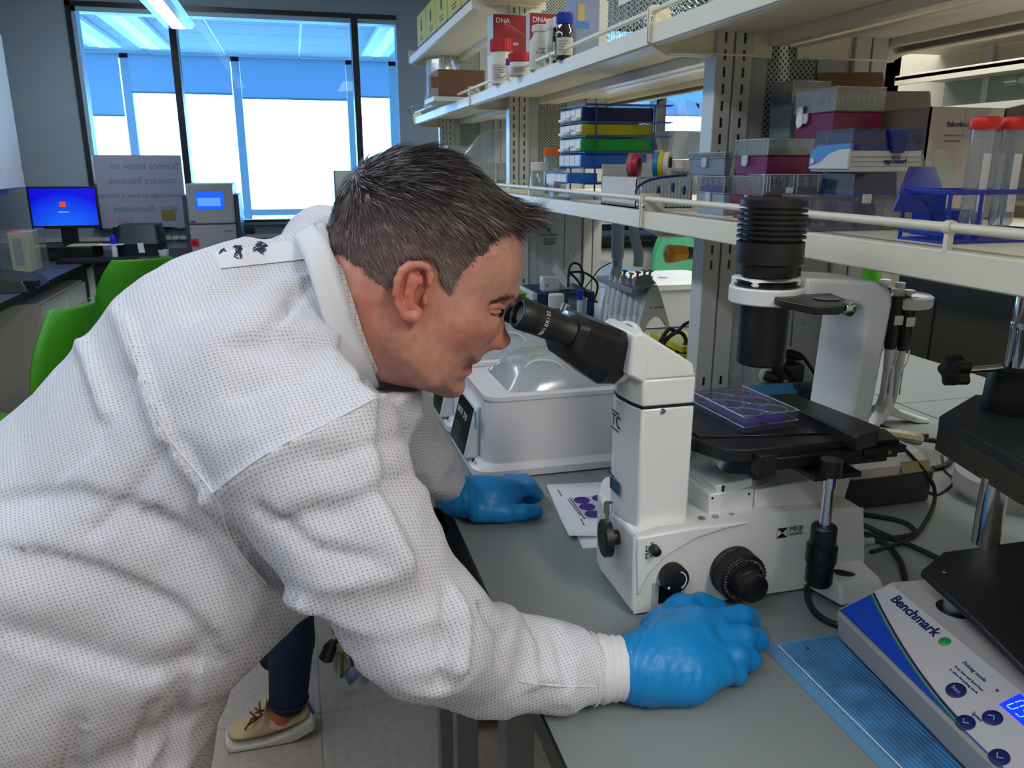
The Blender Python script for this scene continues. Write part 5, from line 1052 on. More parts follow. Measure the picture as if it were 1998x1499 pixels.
# build the upper platform horizontally through those points
t.p('foam_pad', G().hexa([(p.x, p.y, uz-.046) for p in uf], [(p.x, p.y, uz-.014) for p in uf]), mat('brown foam', (62, 54, 42), .95, bump=.6, bscale=900), bevel=.002)
t.p('upper_platform', G().hexa([(p.x, p.y, uz-.014) for p in uf], [(p.x, p.y, uz) for p in uf]), mat('dark slate', (38, 42, 44), .6, bump=.2, bscale=700), bevel=.001)
cu = at(1968, 800, z=uz)
t.p('collar', G().lathe((cu.x, cu.y, uz), (0, 0, 1), [(.032, 0), (.033, .004), (.031, .048), (.027, .056), (.017, .058)], 32), BLACKM)
t.p('column', G().lathe((cu.x, cu.y, uz+.056), (0, 0, 1), [(.0135, 0), (.0135, .050), (.0148, .052), (.0148, .062), (.0135, .064), (.0135, .12)], 32), CHROME)
kc = at(1868, 724, y=cu.y); kd = Vector((-1, 0, .05))
k_ = t.p('clamp_knob', loft(G(), [[kc+Vector((dx, 0, 0))+Vector((0, math.cos(a), math.sin(a)))*(r*(1+.16*math.cos(5*a))) for a in [2*math.pi*i/40 for i in range(40)]] for dx, r in ((-.014, .006), (-.012, .0175), (.004, .0185), (.010, .009), (.012, .006))]), BLACK)
t.p('knob_shaft', G().cyl((kc.x+.010, kc.y, kc.z), (cu.x-.025, cu.y, kc.z), .0045, n=14), CHROME, parent=k_)
# pink plate and grey unit at right edge behind the shaker column
q0 = at(1935, 1000, z=BZ); q1 = at(2150, 1080, z=BZ)
t = T('plate_unit', 'grey curved instrument with pinkish tray, behind chrome column at right edge', 'instrument', (1.18, 1.0, BZ))
c0 = at(2010, 960, z=BZ)
t.p('housing', loft(G(), [[(c0.x+.13*math.cos(a), c0.y+.11*math.sin(a), z) for a in [2*math.pi*i/36 for i in range(36)]] for z in (BZ, BZ+.035)]+[[(c0.x+.115*math.cos(a), c0.y+.095*math.sin(a), BZ+.045) for a in [2*math.pi*i/36 for i in range(36)]]]), SHK, bevel=.002)
t.p('pink_tray', G().lathe((c0.x, c0.y+.0, BZ+.045), (0, 0, 1), [(.085, 0), (.088, .006), (.084, .007)], 36), mat('pinkish tray', (205, 160, 160), .5)); t.p('screw', G().lathe((c0.x-.07, c0.y-.07, BZ+.045), (0, 0, 1), [(.006, 0), (.005, .001)], 14), DARK)
t = T('red_tube_clip', 'bright red plastic clip with foot, beside the chrome column', 'clip', tuple(at(1890, 945, z=BZ)))
rc_ = at(1890, 948, z=BZ); t.p('foot_frame', G().box(rc_.x-.012, rc_.x+.05, rc_.y-.005, rc_.y, BZ, BZ+.006).box(rc_.x-.012, rc_.x-.007, rc_.y, rc_.y+.03, BZ, BZ+.006), CAPR, bevel=.001); t.p('paddle', G().prism([(rc_.x+.002, BZ+.006), (rc_.x-.002, BZ+.035), (rc_.x+.004, BZ+.062), (rc_.x+.05, BZ+.062), (rc_.x+.05, BZ+.006)], 'y', rc_.y+.004, rc_.y+.010), CAPR, bevel=.002)

# ------------------------------------------------------------------ black and white power unit behind the microscope
q = [at(1656, 1002, z=BZ), at(1815, 985, z=BZ)]
x0, y0 = q[0].x, 1.02; x1 = at(1822, 985, y=y0).x; zt_ = at(1820, 905, y=y0).z
t = T('lidded_unit', 'dark grey unit with rounded off-white lid, behind the microscope base', 'instrument', ((x0+x1)/2, y0+.12, BZ))
DG = mat('dark grey unit', (52, 54, 54), .45); OWL = mat('off white lid', (205, 195, 198), .45, noise_amt=.03, nscale=30)
t.p('base', loft(G(), [rbox(x0-.01, x1, y0+.006, y0+.24, .015, BZ), rbox(x0-.012, x1+.002, y0, y0+.245, .02, BZ+.055)]), DG, bevel=.003)
zl = BZ+.058
t.p('lid', loft(G(), [rbox(x0-.004, x1-.006, y0+.004, y0+.235, .02, zl-.003), rbox(x0-.006, x1-.006, y0+.003, y0+.235, .02, zl+.014), rbox(x0+.006, x1-.020, y0+.018, y0+.225, .016, zl+.028)]), OWL, bevel=.003)
t.p('front_window', G().hexa([(x1-.075, y0-.001, zl+.0), (x1-.018, y0-.001, zl+.0), (x1-.018, y0+.004, zl+.018), (x1-.075, y0+.004, zl+.018)], [(x1-.075, y0+.004, zl+.0), (x1-.018, y0+.004, zl+.0), (x1-.018, y0+.010, zl+.018), (x1-.075, y0+.010, zl+.018)]), mat('metal tag', (150, 140, 110), .35, .5), bevel=.001)
t.p('brown_stain', G().lathe(((x0+x1)/2-.01, y0+.10, zl+.0282), (0, 0, 1), [(.010, 0), (.006, .0003)], 9), mat('stain', (170, 140, 105), .7))
t = T('foil_tube', 'crumpled foil-wrapped rod lying behind the off-white lid', 'rod', tuple(at(1755, 850, z=BZ+.01)))
a_, b_ = at(1705, 845, z=BZ+.05), at(1795, 858, z=BZ+.03)
t.p('foil', G().tube(spline([a_, a_.lerp(b_, .5)+Vector((0, 0, .002)), b_], 5), [.011, .012, .0125, .012, .0118, .012, .0122, .012, .0118, .012, .0115], 9), mat('foil', (190, 180, 165), .3, .6, .2, 60, .6, 120)); t.p('cable', G().tube(spline([b_, at(1830, 862, z=BZ+.02), at(1858, 880, z=BZ+.006), at(1850, 905, z=BZ+.005), at(1820, 915, z=BZ+.005)], 6), .005, 8), RUB)
def cord(pts, r, label, name='cable', zc=BZ):
    P = [at(p[0], p[1], z=(p[2] if len(p) > 2 else zc+r)) for p in pts]
    return solo(name, G().tube(spline(P, 7), r, 8), RUB, label, 'cord')
cord([(1715, 838, BZ+.14), (1760, 872, BZ+.10), (1800, 915, BZ+.062), (1822, 950, BZ+.03), (1820, 990), (1790, 1040), (1755, 1060), (1700, 1078, BZ+.03)], .0032, 'thin black cable arching over the off-white lid to the socket')
cord([(1660, 1045), (1690, 1050), (1725, 1060), (1752, 1088), (1764, 1120), (1768, 1160), (1762, 1200)], .0045, 'thick black cable curving right of the microscope base')
cord([(1645, 1008), (1670, 1018), (1730, 1045), (1790, 1070), (1850, 1100), (1900, 1130)], .0040, 'black cable running under the shaker platform')
cord([(1655, 1036), (1690, 1042), (1740, 1050), (1785, 1040), (1760, 1018), (1700, 1006), (1660, 1002), (1640, 1000)], .0040, 'looped black cable behind the microscope base')
cord([(1700, 822), (1740, 840), (1775, 850), (1810, 850)], .0045, 'black cable bundle behind the foil rod')
cord([(1760, 875), (1785, 880), (1800, 900), (1780, 915)], .0042, 'coil of black cable beside the off-white lid')
cord([(1838, 890), (1845, 920), (1862, 938), (1830, 965), (1800, 952)], .0020, 'thinnest black lead, ending in a bare plug')

# ------------------------------------------------------------------ plugs and adaptor on the near column
yc = 1.542
t = T('power_plug', 'upper black plug in the column outlet right of the condenser', 'plug', tuple(at(1548, 695, y=yc-.03)), 'plugs on the near column')
def plug(t, p, q, drop):
    a, b_ = at(*p, y=yc), at(*q, y=yc-.03); t.p('outlet_ring', G().lathe(a, (0, -1, 0), [(.017, 0), (.017, .002), (.013, .003)], 24), WHITE)
    t.p('plug_body', G().tube([a+Vector((0, -.003, 0)), a.lerp(b_, .35), a.lerp(b_, .75), b_], [.0115, .0125, .010, .0055], 10), RUB); t.p('cord', G().tube(spline([b_]+[at(*d, y=yc-.04) for d in drop], 6), .004, 8), RUB)
plug(t, (1532, 690), (1568, 698), [(1590, 730), (1602, 765), (1606, 800)])
t = T('power_plug', 'lower black plug in the column outlet, under the condenser', 'plug', tuple(at(1500, 732, y=yc-.03)), 'plugs on the near column'); plug(t, (1492, 732), (1520, 742), [(1535, 756), (1545, 775), (1548, 800)])
t = T('power_adaptor', 'square black wall adaptor on the column between both plugs', 'adaptor', tuple(at(1550, 735, y=yc-.04)))
a, b_ = at(1525, 752, y=yc-.045), at(1571, 722, y=yc-.045); t.p('body', G().box(a.x, b_.x, yc-.045, yc, a.z, b_.z+.012), BLACK, bevel=.003); t.p('rating_label', G().box(a.x+.004, a.x+.014, yc-.0456, yc-.045, a.z, a.z+.012), mat('metal tag', 0)); t.p('cord', G().tube(spline([at(1530, 712, y=yc-.05), at(1545, 730, y=yc-.055), at(1558, 748, y=yc-.055)], 5), .003, 7), RUB)
c = at(1578, 752, z=1.02); t = T('black_spool', 'black round focusing spool standing on the blue box behind the stage', 'spool', tuple(at(1575, 775, y=1.30)))
c = at(1575, 775, y=1.30); bz_ = c.z-.004
t.p('spool', G().lathe((c.x, c.y, bz_), (0, 0, 1), [(.030, 0), (.030, .004), (.020, .008), (.020, .018), (.028, .021), (.028, .027), (.018, .030)], 30), BLACK)
t = T('blue_box', 'turquoise-blue low box behind the microscope stage', 'box', (c.x, c.y, BZ)); t.p('body', G().box(c.x-.075, c.x+.10, c.y-.025, c.y+.12, BZ, bz_-.0005), mat('turquoise blue', (15, 105, 145), .45), bevel=.003); t.p('lid_line', G().box(c.x-.076, c.x+.101, c.y-.026, c.y+.121, bz_-.02, bz_-.018), NAVYP)
t = T('small_blue_clip_box', 'little tan box with blue clips beside the column foot', 'box', tuple(at(1600, 800, y=1.45))); a = at(1592, 800, y=1.46); b_ = at(1612, 740, y=1.46); t.o.location.z = BZ; t.loc = Vector(t.o.location)
t.p('carton', G().box(a.x, b_.x, 1.46, 1.49, BZ, b_.z), mat('tan film', 0), bevel=.001); t.p('blue_clip', G().box(a.x+.002, a.x+.010, 1.455, 1.46, b_.z-.02, b_.z-.008).box(a.x+.002, a.x+.010, 1.455, 1.46, b_.z-.05, b_.z-.036), RB)

# ------------------------------------------------------------------ carousel pipette stand on the right
yq = 1.42; sx = at(1725, 800, y=yq).x; PS = mat('stand white', (220, 222, 230), .35)
t = T('pipette_carousel', 'white pipette carousel stand with splayed foot, right of the microscope pillar', 'pipette stand', (sx, yq, BZ))
g = G()
for k in range(3):
    a = math.radians(-25+120*k); d = Vector((math.cos(a), math.sin(a)*.9, 0)); c = Vector((sx, yq, 0)); w_ = Vector((-d.y, d.x, 0)).normalized()
    rows = []
    for f_, z0_, z1_, ww in ((0, .02, .05, .018), (.35, .010, .026, .016), (.75, .001, .014, .015), (1, 0, .008, .010)):
        o_ = c+d*(.095*f_); rows.append([o_+w_*ww+Vector((0, 0, BZ+z0_)), o_-w_*ww+Vector((0, 0, BZ+z0_)), o_-w_*ww*.7+Vector((0, 0, BZ+z1_)), o_+w_*ww*.7+Vector((0, 0, BZ+z1_))])
    loft(g, rows)
t.p('foot', g, PS, bevel=.003, bseg=3)
zt_ = at(1720, 600, y=yq).z; t.p('pole', G().lathe((sx, yq, BZ+.03), (0, 0, 1), [(.020, 0), (.014, .03), (.0125, .10), (.0115, zt_-BZ-.03)], 24), PS)
hx = at(1748, 590, y=yq).x
t.p('crown', G().lathe((sx+.03, yq+.03, zt_-.004), (0, 0, 1), [(.062, 0), (.066, .004), (.066, .022), (.060, .026), (.058, .022), (.02, .02)], 40), PS); t.p('peak', G().lathe((sx, yq, zt_), (0, 0, 1), [(.022, 0), (.012, .03), (.010, .036), (.010, .052)], 24), PS)
def pipette(x, y, ztop, label, body=BLACK, tilt=0):
    t = T('pipette', label, 'pipette', (x, y, ztop-.25), 'black pipettes on the right carousel')
    t.p('plunger', G().lathe((x, y, ztop-.002), (0, 0, 1), [(.006, -.02), (.006, 0), (.0125, .001), (.0125, .006), (.011, .008)], 20), WHITE); t.p('finger_rest', G().obox((x+.006, y-.004, ztop-.014), (.04, .022, .008)), BLACK, bevel=.003)
    t.p('handle', G().lathe((x, y, ztop-.125), (0, 0, 1), [(.0115, 0), (.0145, .02), (.0165, .07), (.0165, .11)], 20), body); t.p('shaft', G().lathe((x, y, ztop-.235), (0, 0, 1), [(.003, 0), (.0045, .002), (.0055, .05), (.009, .07), (.010, .11)], 16), PS); t.p('tip_cone', G().lathe((x, y, ztop-.246), (0, 0, 1), [(.0022, 0), (.004, .012)], 12), WHITE)
    t.p('ejector_rod', G().tube(spline([(x+.017, y-.005, ztop-.125), (x+.014, y-.006, ztop-.15), (x+.006, y-.006, ztop-.17), (x+.005, y-.006, ztop-.225)], 4), .0016, 6), CHROME); t.p('rating_label', G().box(x-.012, x+.010, y-.0175, y-.0168, ztop-.070, ztop-.050), LAB)
pz = zt_+.035
c = at(1748, 700, y=1.39); pipette(c.x, 1.412, pz, 'black-bodied pipette nearest the pole of the right carousel'); c = at(1772, 700, y=1.385); pipette(c.x, 1.408, pz-.004, 'second black-bodied pipette, right one on the carousel'); c = at(1716, 640, y=1.50); pipette(c.x, 1.50, pz+.006, 'pipette at the back of the carousel, mostly hidden')

# ------------------------------------------------------------------ linear pipette stand, middle of the bench
ys = 2.10
t = T('pipette_rack', 'light grey linear pipette rack with arched side and small orange mark', 'pipette stand', (1.0, 2.2, BZ)); GS = mat('stand grey', (178, 184, 190), .4)
def Q(px, py, y=ys): p = at(px, py, y=y); return (p.x, p.z)
out_ = [Q(1238, 670), Q(1250, 620), Q(1262, 575), Q(1272, 557), Q(1283, 556), Q(1290, 575), Q(1303, 620), Q(1315, 665), Q(1322, 690)]
inn = [Q(1312, 690), Q(1302, 640), Q(1290, 622), Q(1278, 618), Q(1266, 628), Q(1254, 655), Q(1250, 672)]
out_[0] = (out_[0][0], BZ); out_[-1] = (out_[-1][0], BZ); inn[0] = (inn[0][0], BZ); inn[-1] = (inn[-1][0]+.0, BZ)
t.p('arched_side', G().prism(out_+inn, 'y', ys, ys+.012), GS, bevel=.002); t.p('arched_side', G().prism(out_+inn, 'y', ys+.30, ys+.312), GS, bevel=.002)
zc = Q(1270, 560)[1]; xc = Q(1255, 560)[0]
t.p('carrier_bar', G().box(xc-.03, xc+.035, ys+.012, ys+.30, zc-.022, zc-.005), mat('bar grey', (120, 126, 130), .5), bevel=.002); t.p('end_guard', G().prism([Q(1236, 550), Q(1240, 540), Q(1262, 535), Q(1278, 552), Q(1262, 560), Q(1236, 566)], 'y', ys-.012, ys), mat('bar grey', 0), bevel=.002)
t.p('base_tray', G().box(xc-.13, xc+.03, ys+.03, ys+.28, BZ, BZ+.045), GS, bevel=.004); t.p('base_tray', G().box(xc-.155, xc-.132, ys+.02, ys+.25, BZ, BZ+.035), GS, bevel=.004)
o_ = at(1275, 602, y=ys-.001); t.txt('sartorius', (o_.x, ys-.0008, o_.z), (1, 0, 0), (0, 0, 1), .0085, INK); t.p('orange_mark', G().box(o_.x-.012, o_.x-.007, ys-.0008, ys, o_.z, o_.z+.006), OCAP)
pc = [((235, 175, 20), 'yellow'), ((215, 80, 35), 'orange'), ((210, 200, 40), 'pale yellow'), ((25, 105, 185), 'blue'), ((225, 215, 60), 'lemon'), ((60, 130, 190), 'light blue'), ((150, 158, 162), 'grey')]
PG = mat('pipette grey', (188, 194, 200), .35)
for k, (px, y_) in enumerate(((1253, 2.14), (1240, 2.17), (1227, 2.20), (1214, 2.23), (1203, 2.26), (1196, 2.30), (1264, 2.125))):
    px -= 3; top = at(px+8, 530, y=y_); lab = '%s-topped grey pipette in the linear rack' % pc[k][1]; zt_ = top.z-.004*(k % 3)+(.035 if k == 5 else 0)
    tt = T('pipette', lab, 'pipette', (top.x, y_, zt_-.24), 'grey pipettes in the linear rack'); lean = Vector((-.17, 0, -1)).normalized(); o_ = Vector((top.x, y_, zt_))
    tt.p('button', G().lathe(o_, -lean, [(.004, -.02), (.004, -.001), (.009, 0), (.009, .004), (.007, .005)], 16), mat('button '+pc[k][1], pc[k][0], .4))
    tt.p('handle', G().tube([o_+lean*.012, o_+lean*.03, o_+lean*.09, o_+lean*.13], [.010, .0125, .012, .0095], 10), PG); tt.p('shaft', G().tube([o_+lean*.125, o_+lean*.15, o_+lean*.20, o_+lean*.225], [.009, .0065, .005, .003], 9), PS)
    tt.p('grip_slot', G().tube([o_+lean*.04+Vector((.012, -.004, 0)), o_+lean*.115+Vector((.0105, -.004, 0))], .0022, 5), DARK)

# ------------------------------------------------------------------ centrifuge-like white box behind
yw = 2.50; a = at(1256, 548, y=yw); b_ = at(1366, 560, y=yw); tp = at(1300, 556, y=yw).z
t = T('white_instrument', 'large white benchtop instrument with rounded lid, left of the near column', 'instrument', ((a.x+b_.x)/2, yw+.15, BZ))
t.p('body', loft(G(), [rbox(a.x-.02, b_.x+.10, yw, yw+.30, .03, BZ+.004), rbox(a.x-.02, b_.x+.10, yw, yw+.30, .03, tp-.02)]), WHITE, bevel=.003); t.p('lid', loft(G(), [rbox(a.x-.03, b_.x+.11, yw-.01, yw+.31, .04, tp-.018), rbox(a.x-.03, b_.x+.11, yw-.01, yw+.31, .04, tp), rbox(a.x-.01, b_.x+.09, yw+.012, yw+.29, .035, tp+.010)]), WHITE, bevel=.003); t.p('latch_mark', G().lathe(((a.x+b_.x)/2+.01, yw+.10, tp+.0102), (0, 0, 1), [(.018, 0), (.018, .001)], 16), STEEL)
# yellow ribbed rack with cable
yy = 1.90; a = at(1322, 690, y=yy)
t = T('yellow_rack', 'yellow ribbed tube rack beside the near column foot', 'rack', (a.x+.06, yy+.06, BZ)); YR = mat('rack yellow', (205, 185, 25), .45)
xe = at(1372, 690, y=yy).x
for k in range(4): t.p('tier', G().box(a.x, xe+.03, yy-.02, yy+.18, BZ+.002+k*.022, BZ+.018+k*.022), YR, bevel=.001)
g = G()
for k in range(4):
    for i in range(9):
        for j in range(2): x_ = a.x+.006+i*.012; g.box(x_, x_+.007, yy-.0206, yy-.0198, BZ+.004+k*.022+j*.007, BZ+.007+k*.022+j*.007)
t.p('slots', g, mat('slot dark', (90, 80, 10), .6))
for px, py, z in ((1365, 642, BZ+.10),): c = at(px, py, y=yy); t.p('blue_cap', G().lathe((xe-.012, yy+.0, BZ+.084), (0, 0, 1), [(.008, 0), (.008, .012), (.006, .014)], 14), RB)
P = [(1290, 665), (1318, 650), (1338, 632), (1356, 630), (1362, 660), (1362, 720)]; solo('cable', G().tube(spline([at(*p, y=1.86) for p in P], 6), .005, 8), RUB, 'thick black cable arching over the yellow rack', 'cord')
P = [(1320, 650), (1306, 642), (1292, 660), (1286, 676), (1300, 690), (1322, 688), (1338, 668), (1330, 650), (1312, 652), (1290, 676)]; solo('cable', G().tube(spline([at(*p, y=1.88+.004*i) for i, p in enumerate(P)], 6), .0055, 8), RUB, 'coiled black cable inside the arch of the pipette rack', 'cord')

# ------------------------------------------------------------------ around the far column: power supply, bag, bottle, beaker
yp = 2.72; a = at(1048, 606, y=yp); b_ = at(1160, 608, y=yp); zt_ = at(1100, 572, y=yp).z
t = T('power_supply', 'navy electrophoresis power supply with green lit front, under the plastic bag', 'power supply', ((a.x+b_.x)/2, yp+.1, BZ))
t.p('case', G().box(a.x, b_.x, yp, yp+.24, BZ+.004, zt_), mat('case navy', (14, 34, 82), .45), bevel=.003)
f0 = a.x; fr_ = t.p('front_bezel', G().box(f0-.018, f0, yp-.002, yp+.242, BZ, zt_+.004), mat('bezel grey', (190, 198, 200), .4), bevel=.003); t.p('green_screen', G().box(f0-.019, f0-.018, yp+.05, yp+.19, BZ+.05, zt_-.02), mat('screen green', (40, 130, 60), .3), parent=fr_, bevel=.001); t.p('screen_side', G().box(f0-.014, f0-.003, yp-.003, yp-.002, BZ+.06, zt_-.02), mat('screen green', 0), parent=fr_)
yb_ = yp+.06
t = T('zip_bag', 'clear zip bag with small hazard-marked carton and paper tag on the navy supply', 'bag', (at(1090, 560, y=yb_).x, yb_, zt_))
P = [(1050, 565), (1062, 535), (1083, 500), (1090, 505), (1108, 540), (1122, 565)]
t.p('film', G().hexa([tuple(at(*p, y=yb_-.03)) for p in P], [tuple(at(*p, y=yb_+.05)) for p in P]), FILMF)
a_ = at(1058, 565, y=yb_); b2 = at(1088, 540, y=yb_); zt0 = zt_+.001; cb_ = t.p('inner_carton', G().box(a_.x, b2.x, yb_-.02, yb_+.03, zt0, zt0+.05), PAPER, bevel=.001); t.p('hazard_mark', G().prism([(b2.x-.020, zt0+.008), (b2.x-.004, zt0+.008), (b2.x-.012, zt0+.024)], 'y', yb_-.0215, yb_-.0205), mat('warning yellow', 0), parent=cb_); t.p('heart_mark', G().lathe((a_.x+.012, yb_-.0202, zt0+.022), (0, -1, 0), [(.007, 0), (.007, .001)], 12), mat('kit red', 0), parent=cb_)
tg = [(1076, 527), (1085, 514), (1113, 552), (1103, 562)]; t.p('paper_tag', G().hexa([tuple(at(*p, y=yb_-.035)) for p in tg], [tuple(at(*p, y=yb_-.033)) for p in tg]), LAB)
for i, P in enumerate(([(1108, 560), (1112, 520), (1128, 515), (1138, 535), (1135, 562)], [(1108, 532), (1140, 532), (1165, 552), (1162, 578), (1155, 590)], [(1108, 530), (1125, 545), (1150, 580), (1165, 590)])):
    solo('cable', G().tube(spline([at(*p, y=2.66+.01*i) for p in P], 6), .0042, 7), RUB, ['black cable looping up behind the zip bag', 'black cable arc right of the navy supply', 'black cable falling beside the navy supply'][i], 'cord')
P = [(1193, 512), (1170, 525), (1155, 545), (1140, 565)]; solo('cable', G().tube(spline([at(*p, y=2.9) for p in P]+[at(1125, 600, z=BZ+.0026)], 6), .0025, 6), RUB, 'thin grey lead from the pale pipe towards the navy supply', 'cord')
bottle(1085, 645, 574, 2.30, 16, WCAP, GLASS2, 'clear bottle of pink medium with white cap above the binocular', .28, .8, zbase=BZ, content=mat('pink medium', (205, 130, 140), .3))
c = at(1126, 620, y=2.35); t = T('beaker', 'glass beaker holding a blue-capped marker tube', 'beaker', (c.x, c.y, BZ)); zt_ = at(1126, 582, y=2.35).z
t.p('glass_wall', G().lathe((c.x, c.y, BZ), (0, 0, 1), [(.028, 0), (.030, .003), (.030, zt_-BZ-.003), (.032, zt_-BZ)], 28, cap=False), GLASS2); t.p('glass_bottom', G().cyl((c.x, c.y, BZ), (c.x, c.y, BZ+.003), .029), GLASS2)
t = T('marker_tube', 'white tube with blue cap standing in the glass beaker', 'tube', (c.x+.006, c.y, BZ+.0035)); t.p('tube_body', G().cyl((c.x+.006, c.y, BZ+.0035), (c.x+.008, c.y, zt_-.006), .009, n=16), LAB); t.p('cap', G().cyl((c.x+.008, c.y, zt_-.006), (c.x+.009, c.y, zt_+.026), .010, n=16), BCAP)
c = at(1015, 575, y=2.55); t = T('green_tray', 'lime green plastic box edge between forehead and navy supply', 'box', (c.x, c.y, BZ)); t.p('body', G().box(c.x-.03, c.x+.012, 2.52, 2.62, BZ, c.z+.004), mat('lime plastic', (110, 190, 40), .4), bevel=.003); t.p('rim', G().box(c.x-.033, c.x+.015, 2.517, 2.623, c.z+.004, c.z+.008), mat('lime plastic', 0))
# pale pipes hanging under the middle shelf
t = T('dispenser_gun', 'pale grey cylindrical handle hanging under the middle shelf', 'pipe', tuple(at(1205, 500, y=2.35))); GB = mat('pale blue grey plastic 2', (165, 176, 192), .4)
a = at(1205, 455, y=2.35); b_ = at(1205, 503, y=2.35); t.p('sleeve', G().cyl((a.x, 2.35, LZ-.05), tuple(b_), .020, .0195, n=28), GB); c_ = at(1203, 570, y=2.35); t.p('stem', G().cyl(tuple(b_), tuple(c_), .016, .013, n=24), GB)
t = T('curved_grip', 'pale grey curved grip hanging beside the cylindrical handle', 'pipe', tuple(at(1240, 480, y=2.2))); P = [at(1237, 450, y=2.2), at(1240, 470, y=2.2), at(1246, 495, y=2.2), at(1245, 520, y=2.2)]; t.p('grip', G().tube(spline([Vector((P[0].x, 2.2, LZ-.05))]+P, 5), .015, 12), GB); t.p('trigger', G().tube([P[0]+Vector((.006, 0, .0)), P[0]+Vector((.03, 0, -.01))], .003, 6), GB)
# yellow connector with grey hose
yh = 2.0; t = T('yellow_connector', 'faceted yellow-orange connector on a grey hose, left of near column', 'connector', tuple(at(1315, 495, y=yh)))
a, b_, c_ = at(1298, 497, y=yh), at(1338, 494, y=yh), at(1372, 494, y=yh+.02); ORY = mat('connector orange', (245, 172, 20), .3)
t.p('faceted_body', G().lathe(a, b_-a, [(.012, 0), (.024, .004), (.027, .016), (.021, (b_-a).length)], 7), ORY, sharp=15); t.p('nose', G().lathe(a-(b_-a).normalized()*.004, b_-a, [(.006, 0), (.011, .006)], 10), ORY)
t.p('hose', G().tube(spline([b_, c_, c_+Vector((.06, .02, .01)), c_+Vector((.10, .03, .12)), Vector((c_.x+.12, c_.y+.05, LZ-.05))], 6), .0165, 16), mat('hose grey', (70, 78, 92), .35)); t.p('hose_ring', G().cyl(b_, b_.lerp(c_, .25), .018, n=20), mat('hose grey', 0))

# ------------------------------------------------------------------ beyond the island: chairs, white bench, dark cabinets
def chair(x, y, rz, m_, label, sc=1.0):
    t = T('lab_chair', label, 'chair', (0, 0, 0), 'green shell chairs')
    rows = []
    prof = [(.20, .43), (.10, .415), (-.05, .42), (-.17, .45), (-.22, .52), (-.245, .62), (-.26, .72), (-.275, .80), (-.28, .84)]
    for (px_, pz_), w_ in zip(spline([(p[0], 0, p[1]) for p in prof], 3) and [(v.x, v.z) for v in spline([(p[0], 0, p[1]) for p in prof], 3)], [0]*25):
        hw = .21 if pz_ < .6 else .21-.09*((pz_-.6)/.24)**2.5
        rows.append([(px_+.05*(abs(q)**2.2)*(1 if pz_ > .5 else .3), hw*q, pz_+.035*(abs(q)**2.2)*(1 if pz_ < .55 else 0)) for q in [i/6-1 for i in range(13)]])
    t.p('shell', G().grid(rows), m_, flip=False, solid=.008)
    t.p('post', G().cyl((0, 0, .12), (0, 0, .41), .025, n=16), DARK); t.p('hub', G().cyl((0, 0, .07), (0, 0, .12), .035, n=16), DARK)
    for k in range(5): a = 2*math.pi*k/5; lg = t.p('leg', G().tube([(0, 0, .10), (.14*math.cos(a), .14*math.sin(a), .085), (.28*math.cos(a), .28*math.sin(a), .065)], [.02, .016, .012], 8), DARK); t.p('caster', G().cyl((.28*math.cos(a)-.012, .28*math.sin(a), .028), (.28*math.cos(a)+.012, .28*math.sin(a), .028), .028, n=14), BLACK, parent=lg)
    t.o.location = (x, y, 0); t.o.rotation_euler = (0, 0, rz); return t
CH = {}
for k, (x, y, rz, m_, l, s_) in enumerate(((-.88, 4.62, 2.0, GREEN, 'green shell chair tucked at the corner desk, behind the man\'s back', 1), (-1.02, 3.02, 2.9, GREEN, 'green shell chair cut by the left frame edge', 1),
     (2.10, 4.10, -2.1, TEAL, 'pale green shell chair beyond the island, left of the yellow connector', 1), (2.36, 4.62, -2.0, TEAL, 'pale green chair behind the other, beyond the island', 1), (2.13, 2.80, -2.2, GREEN, 'green chair glimpsed past the white pillar, right of the column', 1))):
    c_ = chair(x, y, rz, m_, l)
    if k in (2, 3, 4): c_.o.scale = (1.0, 1.0, 1.30)
    if k in (0, 1): c_.o.scale = (1.15, 1.15, 1.2)
t = T('far_bench', 'white cabinet run with dark top beyond the island, under the far window', 'bench', (2.4, 5.4, 0))
t.p('body', G().box(1.78, 3.35, 5.1, 5.6, .05, .92), WHITE, bevel=.003); t.p('worktop', G().box(1.76, 3.37, 5.06, 5.62, .92, .96), BLACK); t.p('upper_unit', G().box(1.78, 3.35, 5.3, 5.6, 1.06, 1.25), WHITE, bevel=.003); t.p('upper_top', G().box(1.76, 3.37, 5.28, 5.62, 1.02, 1.05), BLACK)
for x in (1.8, 2.4, 2.9, 3.3): t.p('leg', G().box(x, x+.03, 5.07, 5.1, 0, 1.3), STEEL)
t = T('side_bench', 'dark cabinet with black top along the beige wall, right of the island', 'bench', (2.35, 1.6, 0))
t.p('body', G().box(2.16, 2.54, .2, 2.45, .08, 1.0), mat('taupe panel', (84, 82, 72), .6), bevel=.003); t.p('black_top', G().box(2.12, 2.545, .2, 2.45, 1.001, 1.12), BLACK)
for y in (.9, 1.6, 2.3): t.p('door_gap', G().box(2.158, 2.161, y, y+.006, .1, 1.0), BLACK)
